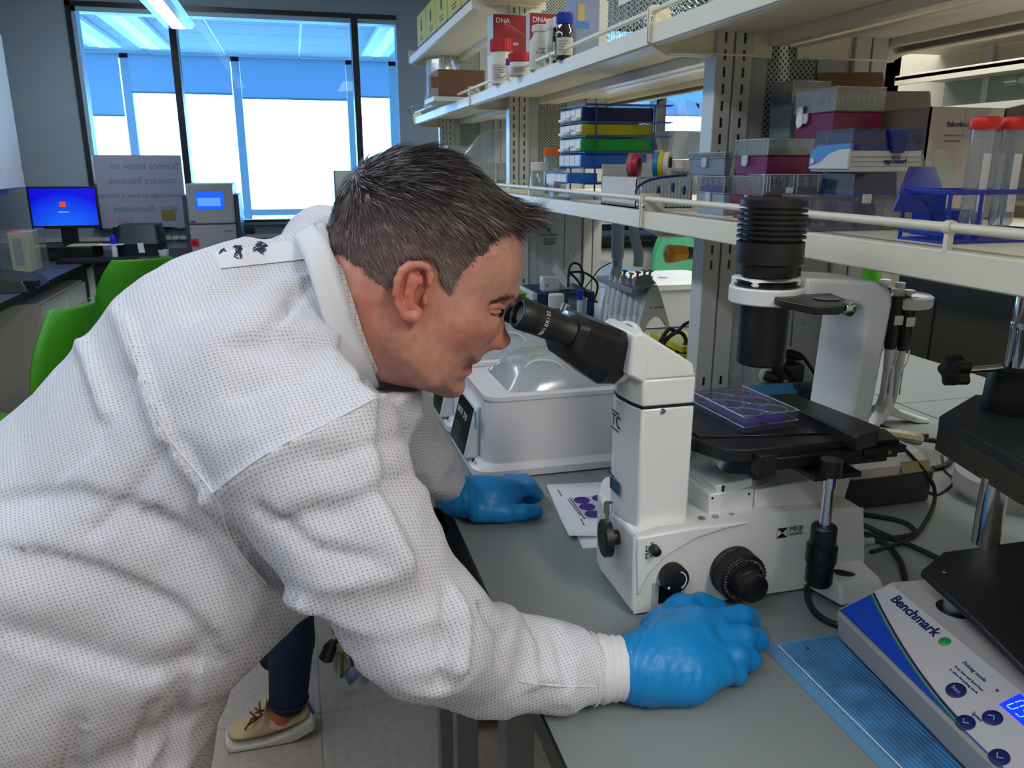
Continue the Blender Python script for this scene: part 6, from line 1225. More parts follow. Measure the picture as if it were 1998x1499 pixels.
# shelves on the beige wall
for k, z in enumerate((1.90, 1.79)):
    t = T('wall_rail_shelf', ['cream wall shelf at upper right, upper one', 'cream wall shelf with strip lamp at upper right, lower one'][k], 'shelf', (2.4, 1.9, z), 'cream shelves on the beige wall')
    t.p('deck', G().box(2.30, 2.545, .6, 2.88-.06*k, z-.012, z), CREAM); t.p('front_lip', G().box(2.30, 2.31, .6, 2.88-.06*k, z-.030, z+.006), CREAM, bevel=.001)
    for y in (2.6, 1.2): t.p('slotted_upright', G().box(2.535, 2.548, y, y+.03, z-.10, z+.012 if k else z+.3), POST)
    if k: t.p('strip_lamp', G().cyl((2.42, .8, z-.05), (2.42, 2.35, z-.05), .012, n=12), mat('tube glass', (205, 215, 220), .3)); t.p('lamp_end', G().cyl((2.42, 2.35, z-.05), (2.42, 2.40, z-.05), .016, n=12), CHROME); t.p('back_panel', G().box(2.538, 2.549, .6, 2.82, z-.20, z-.01), mat('green grey panel', (150, 160, 145), .6))
c = at(1715, 95, y=2.75); t = T('wall_box', 'small rounded white wall unit near the upper right column', 'wall unit', (c.x, 2.9, c.z)); a = at(1672, 108, y=2.8); b_ = at(1752, 84, y=2.8); t.p('case', G().box(a.x, b_.x, 2.8, 3.095, a.z, b_.z), WHITE, bevel=.008)

# ------------------------------------------------------------------ left side: desk, cabinets, computer corner
DT = mat('desk top', (70, 76, 88), .28, noise_amt=.05, nscale=500)
t = T('corner_desk', 'dark grey corner desk with black edge along left wall and window', 'desk', (-1.6, 4.5, 0))
t.p('worktop', G().box(-1.995, -1.22, 1.2, 5.995, .875, .905), DT, bevel=.001); t.p('worktop', G().box(-1.219, .62, 5.32, 5.995, .875, .905), DT, bevel=.001); t.p('edge_band', G().box(-1.223, -1.2195, 1.2, 5.32, .872, .9045), BLACK); t.p('edge_band', G().box(-1.2, .62, 5.315, 5.319, .872, .9045), BLACK)
for x, y in ((-1.25, 1.3), (-1.26, 5.35), (-.6, 5.35), (.58, 5.35), (-1.25, 3.3)): t.p('leg', G().box(x, x+.035, y, y+.035, 0, .872), WHITE, bevel=.002)
t.p('wall_rail', G().box(-1.98, .62, 5.965, 5.998, .965, .99), WHITE)
t = T('drawer_cabinet', 'white under-desk cabinet with two drawers, loop handles, at the left', 'cabinet', (-1.5, 4.8, 0))
t.p('body', G().box(-1.93, -1.27, 4.35, 5.25, .05, .80), WHITE, bevel=.003)
for z0_, z1_ in ((.57, .79), (.06, .56)):
    for y0_, y1_ in ((4.36, 4.80), (4.805, 5.24)):
        d = t.p('drawer', G().box(-1.27, -1.25, y0_, y1_, z0_, z1_), WHITE, bevel=.004); zc = z0_+.11 if z0_ > .5 else z1_-.10
        if z0_ > .5 or y0_ > 4.5 or True:
            yy_ = (y0_+y1_)/2; t.p('handle', G().tube(spline([(-1.25, yy_-.05, zc), (-1.222, yy_-.045, zc), (-1.222, yy_+.045, zc), (-1.25, yy_+.05, zc)] if z0_ > .5 else [(-1.25, y1_-.03, zc-.05), (-1.222, y1_-.03, zc-.045), (-1.222, y1_-.03, zc+.045), (-1.25, y1_-.03, zc+.05)], 4), .005, 7), CHROME, parent=d)
t = T('wall_cabinet', 'white wall cabinet with steel loop handles at the left frame edge', 'cabinet', (-1.8, 4.4, 1.32))
t.p('body', G().box(-1.995, -1.60, 3.2, 5.57, 1.325, 2.2), WHITE, bevel=.003)
for y0_, y1_ in ((3.21, 4.38), (4.385, 4.97), (4.975, 5.56)):
    d = t.p('door', G().box(-1.60, -1.58, y0_, y1_, 1.33, 2.19), WHITE, bevel=.004)
    yy_ = y0_+.05 if y0_ > 4.9 else y1_-.05; t.p('handle', G().tube(spline([(-1.58, yy_, 1.41), (-1.545, yy_, 1.42), (-1.545, yy_, 1.51), (-1.58, yy_, 1.52)], 4), .005, 7), mat('bronze handle', (95, 85, 88), .4, .5), parent=d)
for z in (1.42, 1.95): t.p('hinge', G().box(-1.585, -1.578, 5.55, 5.575, z, z+.05), BRU)
t.p('under_lamp', G().box(-1.9, -1.63, 4.9, 5.40, 1.295, 1.324), mat('lamp blue grey', (120, 150, 175), .4), bevel=.003)
# monitor
ym = 5.55; MB_ = at(118, 470, y=ym)
t = T('monitor', 'black widescreen monitor showing a blue log-in screen with orange picture', 'monitor', (MB_.x, ym, 1.0))
c4 = [at(43, 366, y=ym), at(183, 362, y=ym), at(198, 439, y=ym), at(63, 452, y=ym)]
xl_, xr_, zt_, zb_ = at(55, 400, y=ym).x, at(192, 400, y=ym).x, at(115, 364, y=ym).z, at(130, 446, y=ym).z
tl_ = math.radians(0)
sc_ = t.p('case', G().box(xl_, xr_, ym, ym+.03, zb_, zt_), BLACK, bevel=.003)
SC = mat('log-in screen', (10, 25, 225), .3, emit=.75); nt = SC.node_tree; b = nt.nodes['Principled BSDF']; tc = nt.nodes.new('ShaderNodeTexCoord'); mp = nt.nodes.new('ShaderNodeMapping'); mp.inputs['Location'].default_value = (-.13, 0, .05); gr = nt.nodes.new('ShaderNodeTexGradient'); gr.gradient_type = 'SPHERICAL'; mp.inputs['Scale'].default_value = (3.2, 3.2, 3.2)
cr = nt.nodes.new('ShaderNodeValToRGB'); cr.color_ramp.elements[0].color = (*lin((4, 4, 200)), 1); cr.color_ramp.elements[1].color = (*lin((25, 120, 245)), 1)
nt.links.new(tc.outputs['Object'], mp.inputs[0]); nt.links.new(mp.outputs[0], gr.inputs[0]); nt.links.new(gr.outputs['Fac'], cr.inputs[0]); nt.links.new(cr.outputs[0], b.inputs['Base Color']); nt.links.new(cr.outputs[0], b.inputs['Emission Color'])
t.p('screen', G().box(xl_+.012, xr_-.012, ym-.001, ym, zb_+.018, zt_-.012), SC, parent=sc_)
c = at(122, 399, y=ym-.002); t.p('user_picture', G().box(c.x-.017, c.x+.017, ym-.0025, ym-.0012, c.z-.016, c.z+.016), mat('orange picture', (225, 80, 30), .5, emit=.5), parent=sc_); t.p('user_text', G().box(c.x-.03, c.x+.03, ym-.002, ym-.0012, c.z-.05, c.z-.042), mat('pale blue text', (110, 170, 255), .5, emit=.5), parent=sc_)
t.p('neck', G().box((xl_+xr_)/2-.04, (xl_+xr_)/2+.05, ym+.01, ym+.04, .99, zb_+.02), BLACK, bevel=.002)
t = T('monitor_riser', 'black riser box and keyboard tray under the monitor, papers on top', 'riser', ((xl_+xr_)/2, ym-.05, .905)); rxl = at(72, 480, y=ym-.2).x; rxr = at(178, 480, y=ym-.2).x
t.p('box_body', G().box(rxl, rxr, ym-.2, ym+.1, .906, .985), BLACK, bevel=.004); t.p('paper', G().box(rxl+.15, rxl+.32, ym-.16, ym-.02, .985, .989), mat('yellowish paper', (190, 190, 130), .7)); t.p('paper', G().box(rxl+.3, rxl+.46, ym-.15, ym-.05, .985, .988), PAPER)
t.p('front_slot', G().box(rxl+.02, rxl+.1, ym-.202, ym-.2, .92, .96), DARK)
t = T('keyboard', 'black keyboard lying in front of the monitor riser', 'keyboard', (rxl+.35, ym-.32, .905)); t.p('base', G().box(rxl+.14, rxl+.56, ym-.40, ym-.26, .9055, .922), BLACK, bevel=.003)
g = G()
for i in range(13):
    for j in range(4): g.box(rxl+.15+i*.031, rxl+.176+i*.031, ym-.39+j*.03, ym-.366+j*.03, .922, .928)
t.p('keys', g, DARK)['kind'] = 'stuff'
c = at(228, 470, y=5.72)+Vector((0, .12, 0)); t = T('desk_phone', 'small black handset unit beside the blue-capped bottle', 'phone', (c.x, 5.6, .905)); t.p('stand', G().box(c.x-.05, c.x+.04, 5.80, 5.90, .9055, 1.0), BLACK, bevel=.006); t.p('handset', G().box(c.x-.03, c.x+.02, 5.785, 5.80, .95, 1.07), BLACK, bevel=.008)
c = at(221, 470, y=5.42); bottle(221, 480, 460, 5.42, 6, mat('lit blue cap', (30, 40, 235), .4), LAB, 'small white bottle with vivid blue cap on the corner desk', .35, .9, zbase=.9055)
c = at(273, 465, y=5.55); t = T('black_printer', 'black rounded label printer with white strip on the desk', 'printer', (c.x, 5.6, .905)); w_ = .13; zt_ = at(273, 440, y=5.5).z
t.p('body', loft(G(), [rbox(c.x-w_, c.x+w_, 5.48, 5.75, .03, .906), rbox(c.x-w_*1.02, c.x+w_*1.02, 5.47, 5.75, .03, .98), rbox(c.x-w_*.9, c.x+w_*.9, 5.52, 5.74, .03, zt_)]), mat('slate plastic', (26, 40, 48), .4), bevel=.006); t.p('paper_strip', G().hexa([(c.x-.0, 5.463, .93), (c.x+.035, 5.463, .93), (c.x+.035, 5.466, .93), (c.x, 5.466, .93)], [(c.x-.005, 5.463, .99), (c.x+.03, 5.463, .99), (c.x+.03, 5.466, .99), (c.x-.005, 5.466, .99)]), PAPER); t.p('seam', G().box(c.x-w_*1.03, c.x+w_*1.03, 5.468, 5.6, .978, .983), BLACK)
c = at(318, 482, y=5.5); t = T('cup', 'low white cup on the desk right of the black printer', 'cup', (c.x, 5.5, .905)); t.p('bowl', G().lathe((c.x, 5.5, .9055), (0, 0, 1), [(.03, 0), (.036, .035), (.034, .035), (.028, .004)], 24), WHITE); t.p('rim', G().tube([(c.x+.035*math.cos(a), 5.5+.035*math.sin(a), .941) for a in [math.pi*i/10 for i in range(20)]], .0015, 5, closed=True), WHITE)
solo('cable', G().tube(spline([at(*p, y=5.7) for p in ((300, 480), (325, 478), (350, 465), (345, 455), (335, 458), (338, 470), (360, 478))], 5), .003, 6), mat('grey cord', (90, 100, 110), .5), 'thin pale cable loops between printer and white instrument', 'cord')
# analyser
ya_ = 5.42; xl_, xr_ = at(364, 420, y=ya_).x, at(458, 420, y=ya_).x; zt_ = at(410, 358, y=ya_).z; zm = at(410, 437, y=ya_).z
t = T('analyser', 'tall light grey analyser with blue touch screen and red biohazard sticker', 'instrument', ((xl_+xr_)/2, ya_+.15, .905)); AG = mat('analyser grey', (168, 172, 180), .4)
t.p('lower_body', G().box(xl_+.01, xr_, ya_, ya_+.40, .906, zm-.004), AG, bevel=.006); up = t.p('upper_door', G().box(xl_+.01, xr_, ya_-.01, ya_+.36, zm, zt_), AG, bevel=.010)
for a_, b_ in ((xl_-.02, xl_+.009), (xr_+.001, xr_+.03)): t.p('side_cover', G().box(a_, b_, ya_+.03, ya_+.42, .906, zt_-.07), mat('side slate', (60, 78, 92), .4), bevel=.004)
s0_, s1_ = at(380, 375, y=ya_-.012), at(438, 408, y=ya_-.012); sr = t.p('touch_screen', G().box(s0_.x, s1_.x, ya_-.0125, ya_-.010, s1_.z, s0_.z), mat('touch screen', (20, 90, 240), .3, emit=.8), parent=up)
t.p('screen_window', G().box(s0_.x+.01, s1_.x-.02, ya_-.0135, ya_-.0125, s1_.z+.02, s0_.z-.035), mat('screen pale', (90, 160, 250), .3, emit=.7), parent=up)
t.p('badge', G().box(xl_+.02, xl_+.05, ya_-.011, ya_-.010, zm+.012, zm+.02), DARK, parent=up); c = at(380, 474, y=ya_-.001); st_ = t.p('biohazard_sticker', G().box(c.x-.025, c.x+.025, ya_-.0015, ya_, c.z-.025, c.z+.025), mat('sticker red', (225, 50, 45), .5)); t.p('biohazard_symbol', G().tube([(c.x+.011*math.cos(a), ya_-.002, c.z+.011*math.sin(a)) for a in [math.pi*i/6 for i in range(12)]], .003, 4, closed=True), BLACK, parent=st_)
t.p('print_mark', G().box(xr_-.07, xr_-.02, ya_-.001, ya_, zm-.05, zm-.042), mat('grey print', 0))
# whiteboard seen from behind, writing mirrored
wb = T('flip_board', 'pale translucent board with mirrored handwriting, leaning on the window left', 'board', (-.98, 5.93, 1.06)); wx0, wx1, wz0, wz1 = -1.262, -.725, 1.055, 1.525
wb.p('board', G().box(wx0, wx1, 5.925, 5.935, wz0, wz1), mat('board lavender', (152, 158, 182), .45)); fr_ = wb.p('board_frame', G().box(wx0-.012, wx0, 5.92, 5.94, wz0-.012, wz1).box(wx0-.012, wx1, 5.92, 5.94, wz0-.012, wz0), CHROME)
HW = mat('faded marker', (112, 118, 148), .6)
for k, (s_, o_) in enumerate((('Science know no', 0), ('country because', .0), ('knowledge to how a Human', 0), ('what illuminates', .0))): wb.txt(s_, (wx1-.02-.03*(k % 2), 5.9235, wz1-.09-k*.092), (1, 0, 0), (0, 0, 1), .062 if k != 2 else .045, HW, mirror=True)
c = at(329, 420, y=5.92); wb.p('sticky_note', G().box(c.x-.045, c.x+.045, 5.9225, 5.9245, c.z-.035, c.z+.035), mat('note olive', (130, 125, 60), .7), label='olive sticky note on the board')
wb.p('ink_print', G().box(wx0+.10, wx0+.2, 5.924, 5.9248, wz0+.02, wz0+.07), mat('faded red', (160, 140, 165), .7))
c = at(662, 400, y=5.8); t = T('easel_board', 'white board edge standing at the window, right beside the dark hair', 'board', (c.x, 5.8, .905)); t.p('board', G().box(c.x-.02, c.x+.2, 5.80, 5.83, .906, at(662, 333, y=5.8).z), WHITE, bevel=.003); t.p('dark_edge', G().box(c.x-.026, c.x-.0205, 5.795, 5.835, .906, at(662, 333, y=5.8).z), mat('hinge blue', (90, 120, 140), .5))
c = at(480, 452, y=5.99); t = T('wall_outlet', 'dark double wall outlet right of the analyser', 'outlet', (c.x, 5.99, c.z)); t.p('plate', G().box(c.x-.03, c.x+.06, 5.988, 5.998, c.z-.035, c.z+.025), mat('outlet slate', (70, 85, 98), .5), bevel=.001)
for dx in (-.008, .038): t.p('socket', G().lathe((c.x+dx, 5.988, c.z-.005), (0, -1, 0), [(.015, 0), (.013, .002)], 16), BLACK)
# translucent boxed bin at far left and black scale
yg = 4.75; a = at(2, 520, y=yg); b_ = at(62, 450, y=yg); t = T('glove_dispenser', 'clear box with tan inner carton and faint print on the left desk', 'box', ((a.x+b_.x)/2, yg+.1, .905))
t.p('inner_carton', G().box(a.x+.05, b_.x-.03, yg+.01, yg+.20, .912, b_.z-.01), mat('tan carton', (190, 180, 150), .7), bevel=.002); t.p('inner_print', G().box(a.x+.07, b_.x-.06, yg+.008, yg+.0095, .95, b_.z-.04), mat('grey panel print', (140, 142, 140), .6)); t.p('clear_case', G().box(a.x, b_.x, yg, yg+.22, .9055, b_.z), GLASS, bevel=.003); t.p('red_mark', G().box(a.x+.05, a.x+.11, yg+.02, yg+.08, b_.z, b_.z+.001), mat('kit red', 0))
yg = 4.0; a = at(0, 560, y=yg); b_ = at(62, 520, y=yg); t = T('black_scale', 'black bench instrument with sloped top at the left frame edge', 'instrument', (a.x, yg, .905)); t.p('body', G().hexa([(a.x-.15, yg, .9055), (b_.x-.03, yg, .9055), (b_.x-.03, yg+.35, .9055), (a.x-.15, yg+.35, .9055)], [(a.x-.15, yg+.05, .985), (b_.x-.06, yg+.03, .955), (b_.x-.06, yg+.33, .955), (a.x-.15, yg+.35, .985)]), BLACK, bevel=.004); t.p('arm', G().box(b_.x-.06, b_.x, yg+.05, yg+.09, .925, .955), BLACK, bevel=.003); t.p('foot', G().box(b_.x-.035, b_.x-.02, yg+.055, yg+.08, .9055, .925), BLACK)
# ------------------------------------------------------------------ implicit surfaces for figures
def sd_poly(X, Z_, poly):
    """signed distance (negative inside) of 2-D grids to polygon"""
    P = np.array(poly, dtype=np.float32); n = len(P); d = np.full(X.shape, 1e9, np.float32); s = np.ones(X.shape, np.float32)
    for i in range(n):
        a = P[i]; b_ = P[i-1]; ex, ez = b_-a; wx, wz = X-a[0], Z_-a[1]
        t = np.clip((wx*ex+wz*ez)/(ex*ex+ez*ez+1e-12), 0, 1); bx, bz = wx-ex*t, wz-ez*t; d = np.minimum(d, bx*bx+bz*bz)
        c1, c2, c3 = Z_ >= a[1], Z_ < b_[1], ex*wz > ez*wx
        flip = (c1 & c2 & c3) | (~c1 & ~c2 & ~c3); s = np.where(flip, -s, s)
    return s*np.sqrt(d)
def smin(a, b_, k):
    h_ = np.clip(.5+.5*(b_-a)/k, 0, 1); return b_*(1-h_)+a*h_-k*h_*(1-h_)
class Field:
    def __init__(s, lo, hi, h_):
        s.lo = np.array(lo, np.float32); s.h = h_; n = np.ceil((np.array(hi)-np.array(lo))/h_).astype(int)+1
        ax_ = [s.lo[i]+h_*np.arange(n[i], dtype=np.float32) for i in range(3)]; s.X, s.Y, s.Z = np.meshgrid(*ax_, indexing='ij'); s.ax = ax_; s.F = np.full(s.X.shape, 1.0, np.float32)
    def cone(s, a, b_, ra, rb, k=.01, sy=1.0, sub=False):
        a, b_ = np.array(a, np.float32), np.array(b_, np.float32); d = b_-a; L2 = float((d*d).sum())+1e-12
        m_ = max(ra, rb)*max(1, sy)+.05+k; sl = tuple(slice(max(0, int((min(a[i], b_[i])-m_-s.lo[i])/s.h)), max(0, int((max(a[i], b_[i])+m_-s.lo[i])/s.h)+2)) for i in range(3))
        X, Y, Zz = s.X[sl], s.Y[sl], s.Z[sl]; wx, wy, wz = X-a[0], (Y-a[1]), Zz-a[2]
        t = np.clip((wx*d[0]+wy*d[1]+wz*d[2])/L2, 0, 1); q = np.sqrt((wx-d[0]*t)**2+((wy-d[1]*t)/sy)**2+(wz-d[2]*t)**2)-(ra+(rb-ra)*t)
        s.F[sl] = (-smin(-s.F[sl], q, k)) if sub else smin(s.F[sl], q, k)
    def chain(s, pts, rs, k=.01, sy=1.0):
        for i in range(len(pts)-1): s.cone(pts[i], pts[i+1], rs[i], rs[i+1], k, sy)
    def ell(s, c, r, k=.005, sub=False):
        q = (np.sqrt(((s.X-c[0])/r[0])**2+((s.Y-c[1])/r[1])**2+((s.Z-c[2])/r[2])**2)-1)*min(r)
        s.F = -smin(-s.F, q, k) if sub else smin(s.F, q, k)
    def inflate(s, poly, Y0, W, R, k=.0, off=0.0):
        X2, Z2 = np.meshgrid(s.ax[0], s.ax[2], indexing='ij'); d = sd_poly(X2, Z2, poly)-off; s.d2 = d
        Wm = W(X2, Z2) if callable(W) else W
        m_ = np.clip(-d/R, None, 1); T_ = np.sqrt(np.clip(1-(1-m_)**2, 0, 1))*Wm; s.T2 = T_
        q = (np.sqrt((((s.Y-Y0)/(Wm+off)[:, None, :])**2 if callable(W) else ((s.Y-Y0)/(W+off))**2)+((1-m_)**2)[:, None, :])-1)*(R*.9)
        s.F = smin(s.F, q.astype(np.float32), k) if k else np.minimum(s.F, q.astype(np.float32)); return d
    def mesh(s, smooth=2):
        F = s.F; S_ = F < 0; n = F.shape; c = np.zeros((n[0]-1, n[1]-1, n[2]-1), np.int8)
        for i in (0, 1):
            for j in (0, 1):
                for k in (0, 1): c += S_[i:n[0]-1+i, j:n[1]-1+j, k:n[2]-1+k]
        act = (c > 0) & (c < 8); idx = -np.ones(act.shape, np.int64); I = np.argwhere(act); idx[act] = np.arange(len(I)); acc = np.zeros((len(I), 3)); cnt = np.zeros(len(I))
        for ax_ in range(3):
            o1, o2 = [a for a in range(3) if a != ax_]
            for u in (0, 1):
                for v in (0, 1):
                    p = I.copy(); p[:, o1] += u; p[:, o2] += v; q = p.copy(); q[:, ax_] += 1; f0 = F[p[:, 0], p[:, 1], p[:, 2]]; f1 = F[q[:, 0], q[:, 1], q[:, 2]]; m_ = (f0 < 0) != (f1 < 0)
                    t = f0[m_]/(f0[m_]-f1[m_]); pt = p[m_].astype(float); pt[:, ax_] += t; acc[m_] += pt; cnt[m_] += 1
        V = acc/cnt[:, None]*s.h+s.lo; faces = []
        for ax_ in range(3):
            o1, o2 = [a for a in range(3) if a != ax_]
            a_ = [slice(None)]*3; b_ = [slice(None)]*3; a_[ax_] = slice(0, n[ax_]-1); b_[ax_] = slice(1, n[ax_]); ch = S_[tuple(a_)] != S_[tuple(b_)]; E_ = np.argwhere(ch)
            E_ = E_[(E_[:, o1] > 0) & (E_[:, o1] < n[o1]-1) & (E_[:, o2] > 0) & (E_[:, o2] < n[o2]-1)]
            q = []
            for u, v in ((1, 1), (0, 1), (0, 0), (1, 0)):
                p = E_.copy(); p[:, o1] -= u; p[:, o2] -= v; q.append(idx[p[:, 0], p[:, 1], p[:, 2]])
            q = np.stack(q, 1); ins = S_[E_[:, 0], E_[:, 1], E_[:, 2]]; fl_ = ins if ax_ != 1 else ~ins; q[~fl_] = q[~fl_][:, ::-1]; faces.append(q)
        Q_ = np.concatenate(faces)
        for _ in range(smooth):
            A = np.zeros_like(V); N = np.zeros(len(V))
            for i in range(4): np.add.at(A, Q_[:, i], V[Q_[:, (i+1) % 4]]); np.add.at(N, Q_[:, i], 1); np.add.at(A, Q_[:, (i+1) % 4], V[Q_[:, i]]); np.add.at(N, Q_[:, (i+1) % 4], 1)
            V = V*.4+.6*A/np.maximum(N, 1)[:, None]
        return V, Q_
def vnormals(V, Q_):
    n = np.cross(V[Q_[:, 2]]-V[Q_[:, 0]], V[Q_[:, 3]]-V[Q_[:, 1]]); N = np.zeros_like(V)
    for i in range(4): np.add.at(N, Q_[:, i], n)
    return N/np.maximum(np.linalg.norm(N, axis=1), 1e-12)[:, None]
def vnoise(P, seed=0):
    P = np.asarray(P); I = np.floor(P).astype(np.int64); f = P-I; f = f*f*(3-2*f); out = 0
    for i in (0, 1):
        for j in (0, 1):
            for k in (0, 1):
                h_ = (I[:, 0]+i)*374761393+(I[:, 1]+j)*668265263+(I[:, 2]+k)*2147483647+seed*144665; h_ = (h_ ^ (h_ >> 13))*1274126177; r = ((h_ ^ (h_ >> 16)) & 0xffff)/65535.
                out = out+r*(f[:, 0] if i else 1-f[:, 0])*(f[:, 1] if j else 1-f[:, 1])*(f[:, 2] if k else 1-f[:, 2])
    return out
def nmesh(name, V, Q_, m_, root, col=None, parent=None, sharp=None):
    me = bpy.data.meshes.new(name); off = np.array(root.loc if isinstance(root, T) else (0, 0, 0)); me.from_pydata((V-off).tolist(), [], Q_.tolist()); me.polygons.foreach_set('use_smooth', [True]*len(me.polygons)); me.materials.append(m_)
    if col is not None:
        a = me.color_attributes.new('tint', 'FLOAT_COLOR', 'POINT'); c = np.ones((len(V), 4), np.float32); c[:, :3] = col; a.data.foreach_set('color', c.ravel())
    o = bpy.data.objects.new(name, me); COL.objects.link(o); o.parent = parent or root.o; return o
CR, CU, CF = np.array(RT), np.array(UP), np.array(FW); CC = np.array(CAM)
def topx(V):
    d = V-CC; k = d@CF; return IW/2+d@CR/k*FPX, IH/2-d@CU/k*FPX
def attr_mat(name, rough=.5, sub=0, bump=0, bscale=300, spec=.5, vary=0, vscale=60):
    m_ = mat(name, (128, 128, 128), rough, bump=bump, bscale=bscale, spec=spec, sub=sub); nt = m_.node_tree; a = nt.nodes.new('ShaderNodeAttribute'); a.attribute_name = 'tint'; out = a.outputs['Color']
    if vary:
        tc = nt.nodes.new('ShaderNodeTexCoord'); n_ = nt.nodes.new('ShaderNodeTexNoise'); n_.inputs['Scale'].default_value = vscale; n_.inputs['Detail'].default_value = 6; nt.links.new(tc.outputs['Object'], n_.inputs['Vector'])
        r = nt.nodes.new('ShaderNodeMapRange'); r.inputs['From Min'].default_value = .3; r.inputs['From Max'].default_value = .7; r.inputs['To Min'].default_value = 1-vary; r.inputs['To Max'].default_value = 1+vary; nt.links.new(n_.outputs['Fac'], r.inputs['Value'])
        s_ = nt.nodes.new('ShaderNodeVectorMath'); s_.operation = 'SCALE'; nt.links.new(out, s_.inputs[0]); nt.links.new(r.outputs[0], s_.inputs['Scale']); out = s_.outputs[0]
    nt.links.new(out, nt.nodes['Principled BSDF'].inputs['Base Color']); return m_
def lc(c): return np.array(lin(c))
SKIN = attr_mat('skin', .42, sub=.10, bump=.12, bscale=900, vary=.10, vscale=120); HAIRM = attr_mat('hair', .38, spec=.5)
# woven, finely perforated gown cloth
def gown_mat():
    m_ = mat('gown cloth', (232, 232, 240), .8, spec=.15); nt = m_.node_tree; b = nt.nodes['Principled BSDF']; uv = nt.nodes.new('ShaderNodeTexCoord'); mp = nt.nodes.new('ShaderNodeMapping'); mp.inputs['Scale'].default_value = (1/.0038, 0, 1/.0038); mp.inputs['Rotation'].default_value = (0, math.radians(12), 0)
    sx_ = nt.nodes.new('ShaderNodeSeparateXYZ'); cx_2 = nt.nodes.new('ShaderNodeCombineXYZ'); ma_ = nt.nodes.new('ShaderNodeMath'); ma_.operation = 'MULTIPLY_ADD'; ma_.inputs[1].default_value = .8
    nt.links.new(uv.outputs['Object'], sx_.inputs[0]); nt.links.new(sx_.outputs[0], cx_2.inputs[0]); nt.links.new(sx_.outputs[1], ma_.inputs[0]); nt.links.new(sx_.outputs[2], ma_.inputs[2]); nt.links.new(ma_.outputs[0], cx_2.inputs[2])
    nt.links.new(cx_2.outputs[0], mp.inputs[0]); vo = nt.nodes.new('ShaderNodeTexVoronoi'); vo.inputs['Scale'].default_value = 1; vo.inputs['Randomness'].default_value = .12; nt.links.new(mp.outputs[0], vo.inputs['Vector'])
    r = nt.nodes.new('ShaderNodeMapRange'); r.inputs['From Min'].default_value = .12; r.inputs['From Max'].default_value = .30; r.inputs['To Min'].default_value = 0; r.inputs['To Max'].default_value = 1; nt.links.new(vo.outputs['Distance'], r.inputs['Value'])
    mx = nt.nodes.new('ShaderNodeMixRGB'); mx.inputs[1].default_value = (*lin((150, 158, 184)), 1); mx.inputs[2].default_value = (*lin((212, 211, 220)), 1); nt.links.new(r.outputs[0], mx.inputs[0]); nt.links.new(mx.outputs[0], b.inputs['Base Color'])
    bp_ = nt.nodes.new('ShaderNodeBump'); bp_.inputs['Strength'].default_value = .35; bp_.inputs['Distance'].default_value = .0008; nt.links.new(r.outputs[0], bp_.inputs['Height']); nt.links.new(bp_.outputs[0], b.inputs['Normal']); return m_
GOWN = gown_mat(); GOWNP = mat('plain gown tape', (212, 213, 221), .7, bump=.15, bscale=400)
man = T('person', 'man in white perforated lab gown and blue gloves bending to the microscope eyepieces', 'person', (-.3, .88, 0))

# ------------------------------------------------------------------ gown
Y0 = .88
def pxz(pts, Y): return [atn(p[0], p[1], Y) for p in pts]
tor = pxz([(735, 405), (680, 410), (640, 430), (610, 434), (575, 446), (520, 462), (470, 458), (400, 478), (330, 502), (280, 527), (230, 564), (190, 612), (150, 655), (95, 712), (50, 762), (0, 802), (-130, 900), (-230, 1050), (-280, 1250), (-230, 1520), (-80, 1520), (40, 1475), (140, 1448), (280, 1382), (400, 1316), (490, 1264), (560, 1200), (640, 1120), (720, 1010), (790, 900), (830, 800), (820, 700), (790, 560)], Y0)
neckP = [at(*p, y=.80) for p in ((648, 440), (655, 500), (676, 562), (702, 655), (742, 748))]
na = np.array([neckP[0].x, neckP[0].z]); nb = np.array([neckP[-1].x, neckP[-1].z])
def WT(X, Z_):
    d = nb-na; n_ = np.array([-d[1], d[0]]); n_ = n_/np.linalg.norm(n_); s_ = (X-na[0])*n_[0]+(Z_-na[1])*n_[1]
    if ((-.3-na[0])*n_[0]+(1.2-na[1])*n_[1]) < 0: s_ = -s_
    t = np.clip((s_+.01)/.20, 0, 1); t = t*t*(3-2*t); return .088+(.205-.088)*t
fd = Field((-.72, .53, .42), (.40, 1.24, 1.46), .0065)
fd.inflate(tor, Y0, WT, .15)
# skirt hanging from the hips
sk = [atn(-230, 1100, Y0), atn(480, 1240, Y0), atn(452, 1340, Y0), atn(425, 1430, Y0), atn(408, 1560, Y0), (-.12, .46), (-.58, .46), (-.56, 1.0)]
F0 = fd.F.copy(); fd.F[:] = 1; fd.inflate(sk, Y0+.01, .165, .10); fd.F = smin(F0, fd.F, .012)
near = [at(500, 770, y=.755), at(612, 900, y=.69), at(708, 1064, y=.655), at(832, 1236, y=.640), at(955, 1290, z=.972), at(1075, 1303, z=.958), at(1160, 1305, z=.948)]
nr = [.094, .083, .070, .063, .053, .045, .036]
G2 = fd.F.copy(); fd.F[:] = 1; fd.chain(near, nr, .02); fd.F = smin(G2, fd.F, .018)
far = [at(700, 640, y=1.02), at(765, 800, y=1.12), at(835, 908, y=1.15), at(888, 962, z=.948)]
fd.chain(far, [.075, .060, .047, .028], .02)
# far shoulder raised behind the neck
fd.chain([at(606, 500, y=1.03), at(640, 492, y=1.08), at(700, 580, y=1.10)], [.042, .060, .06], .03)
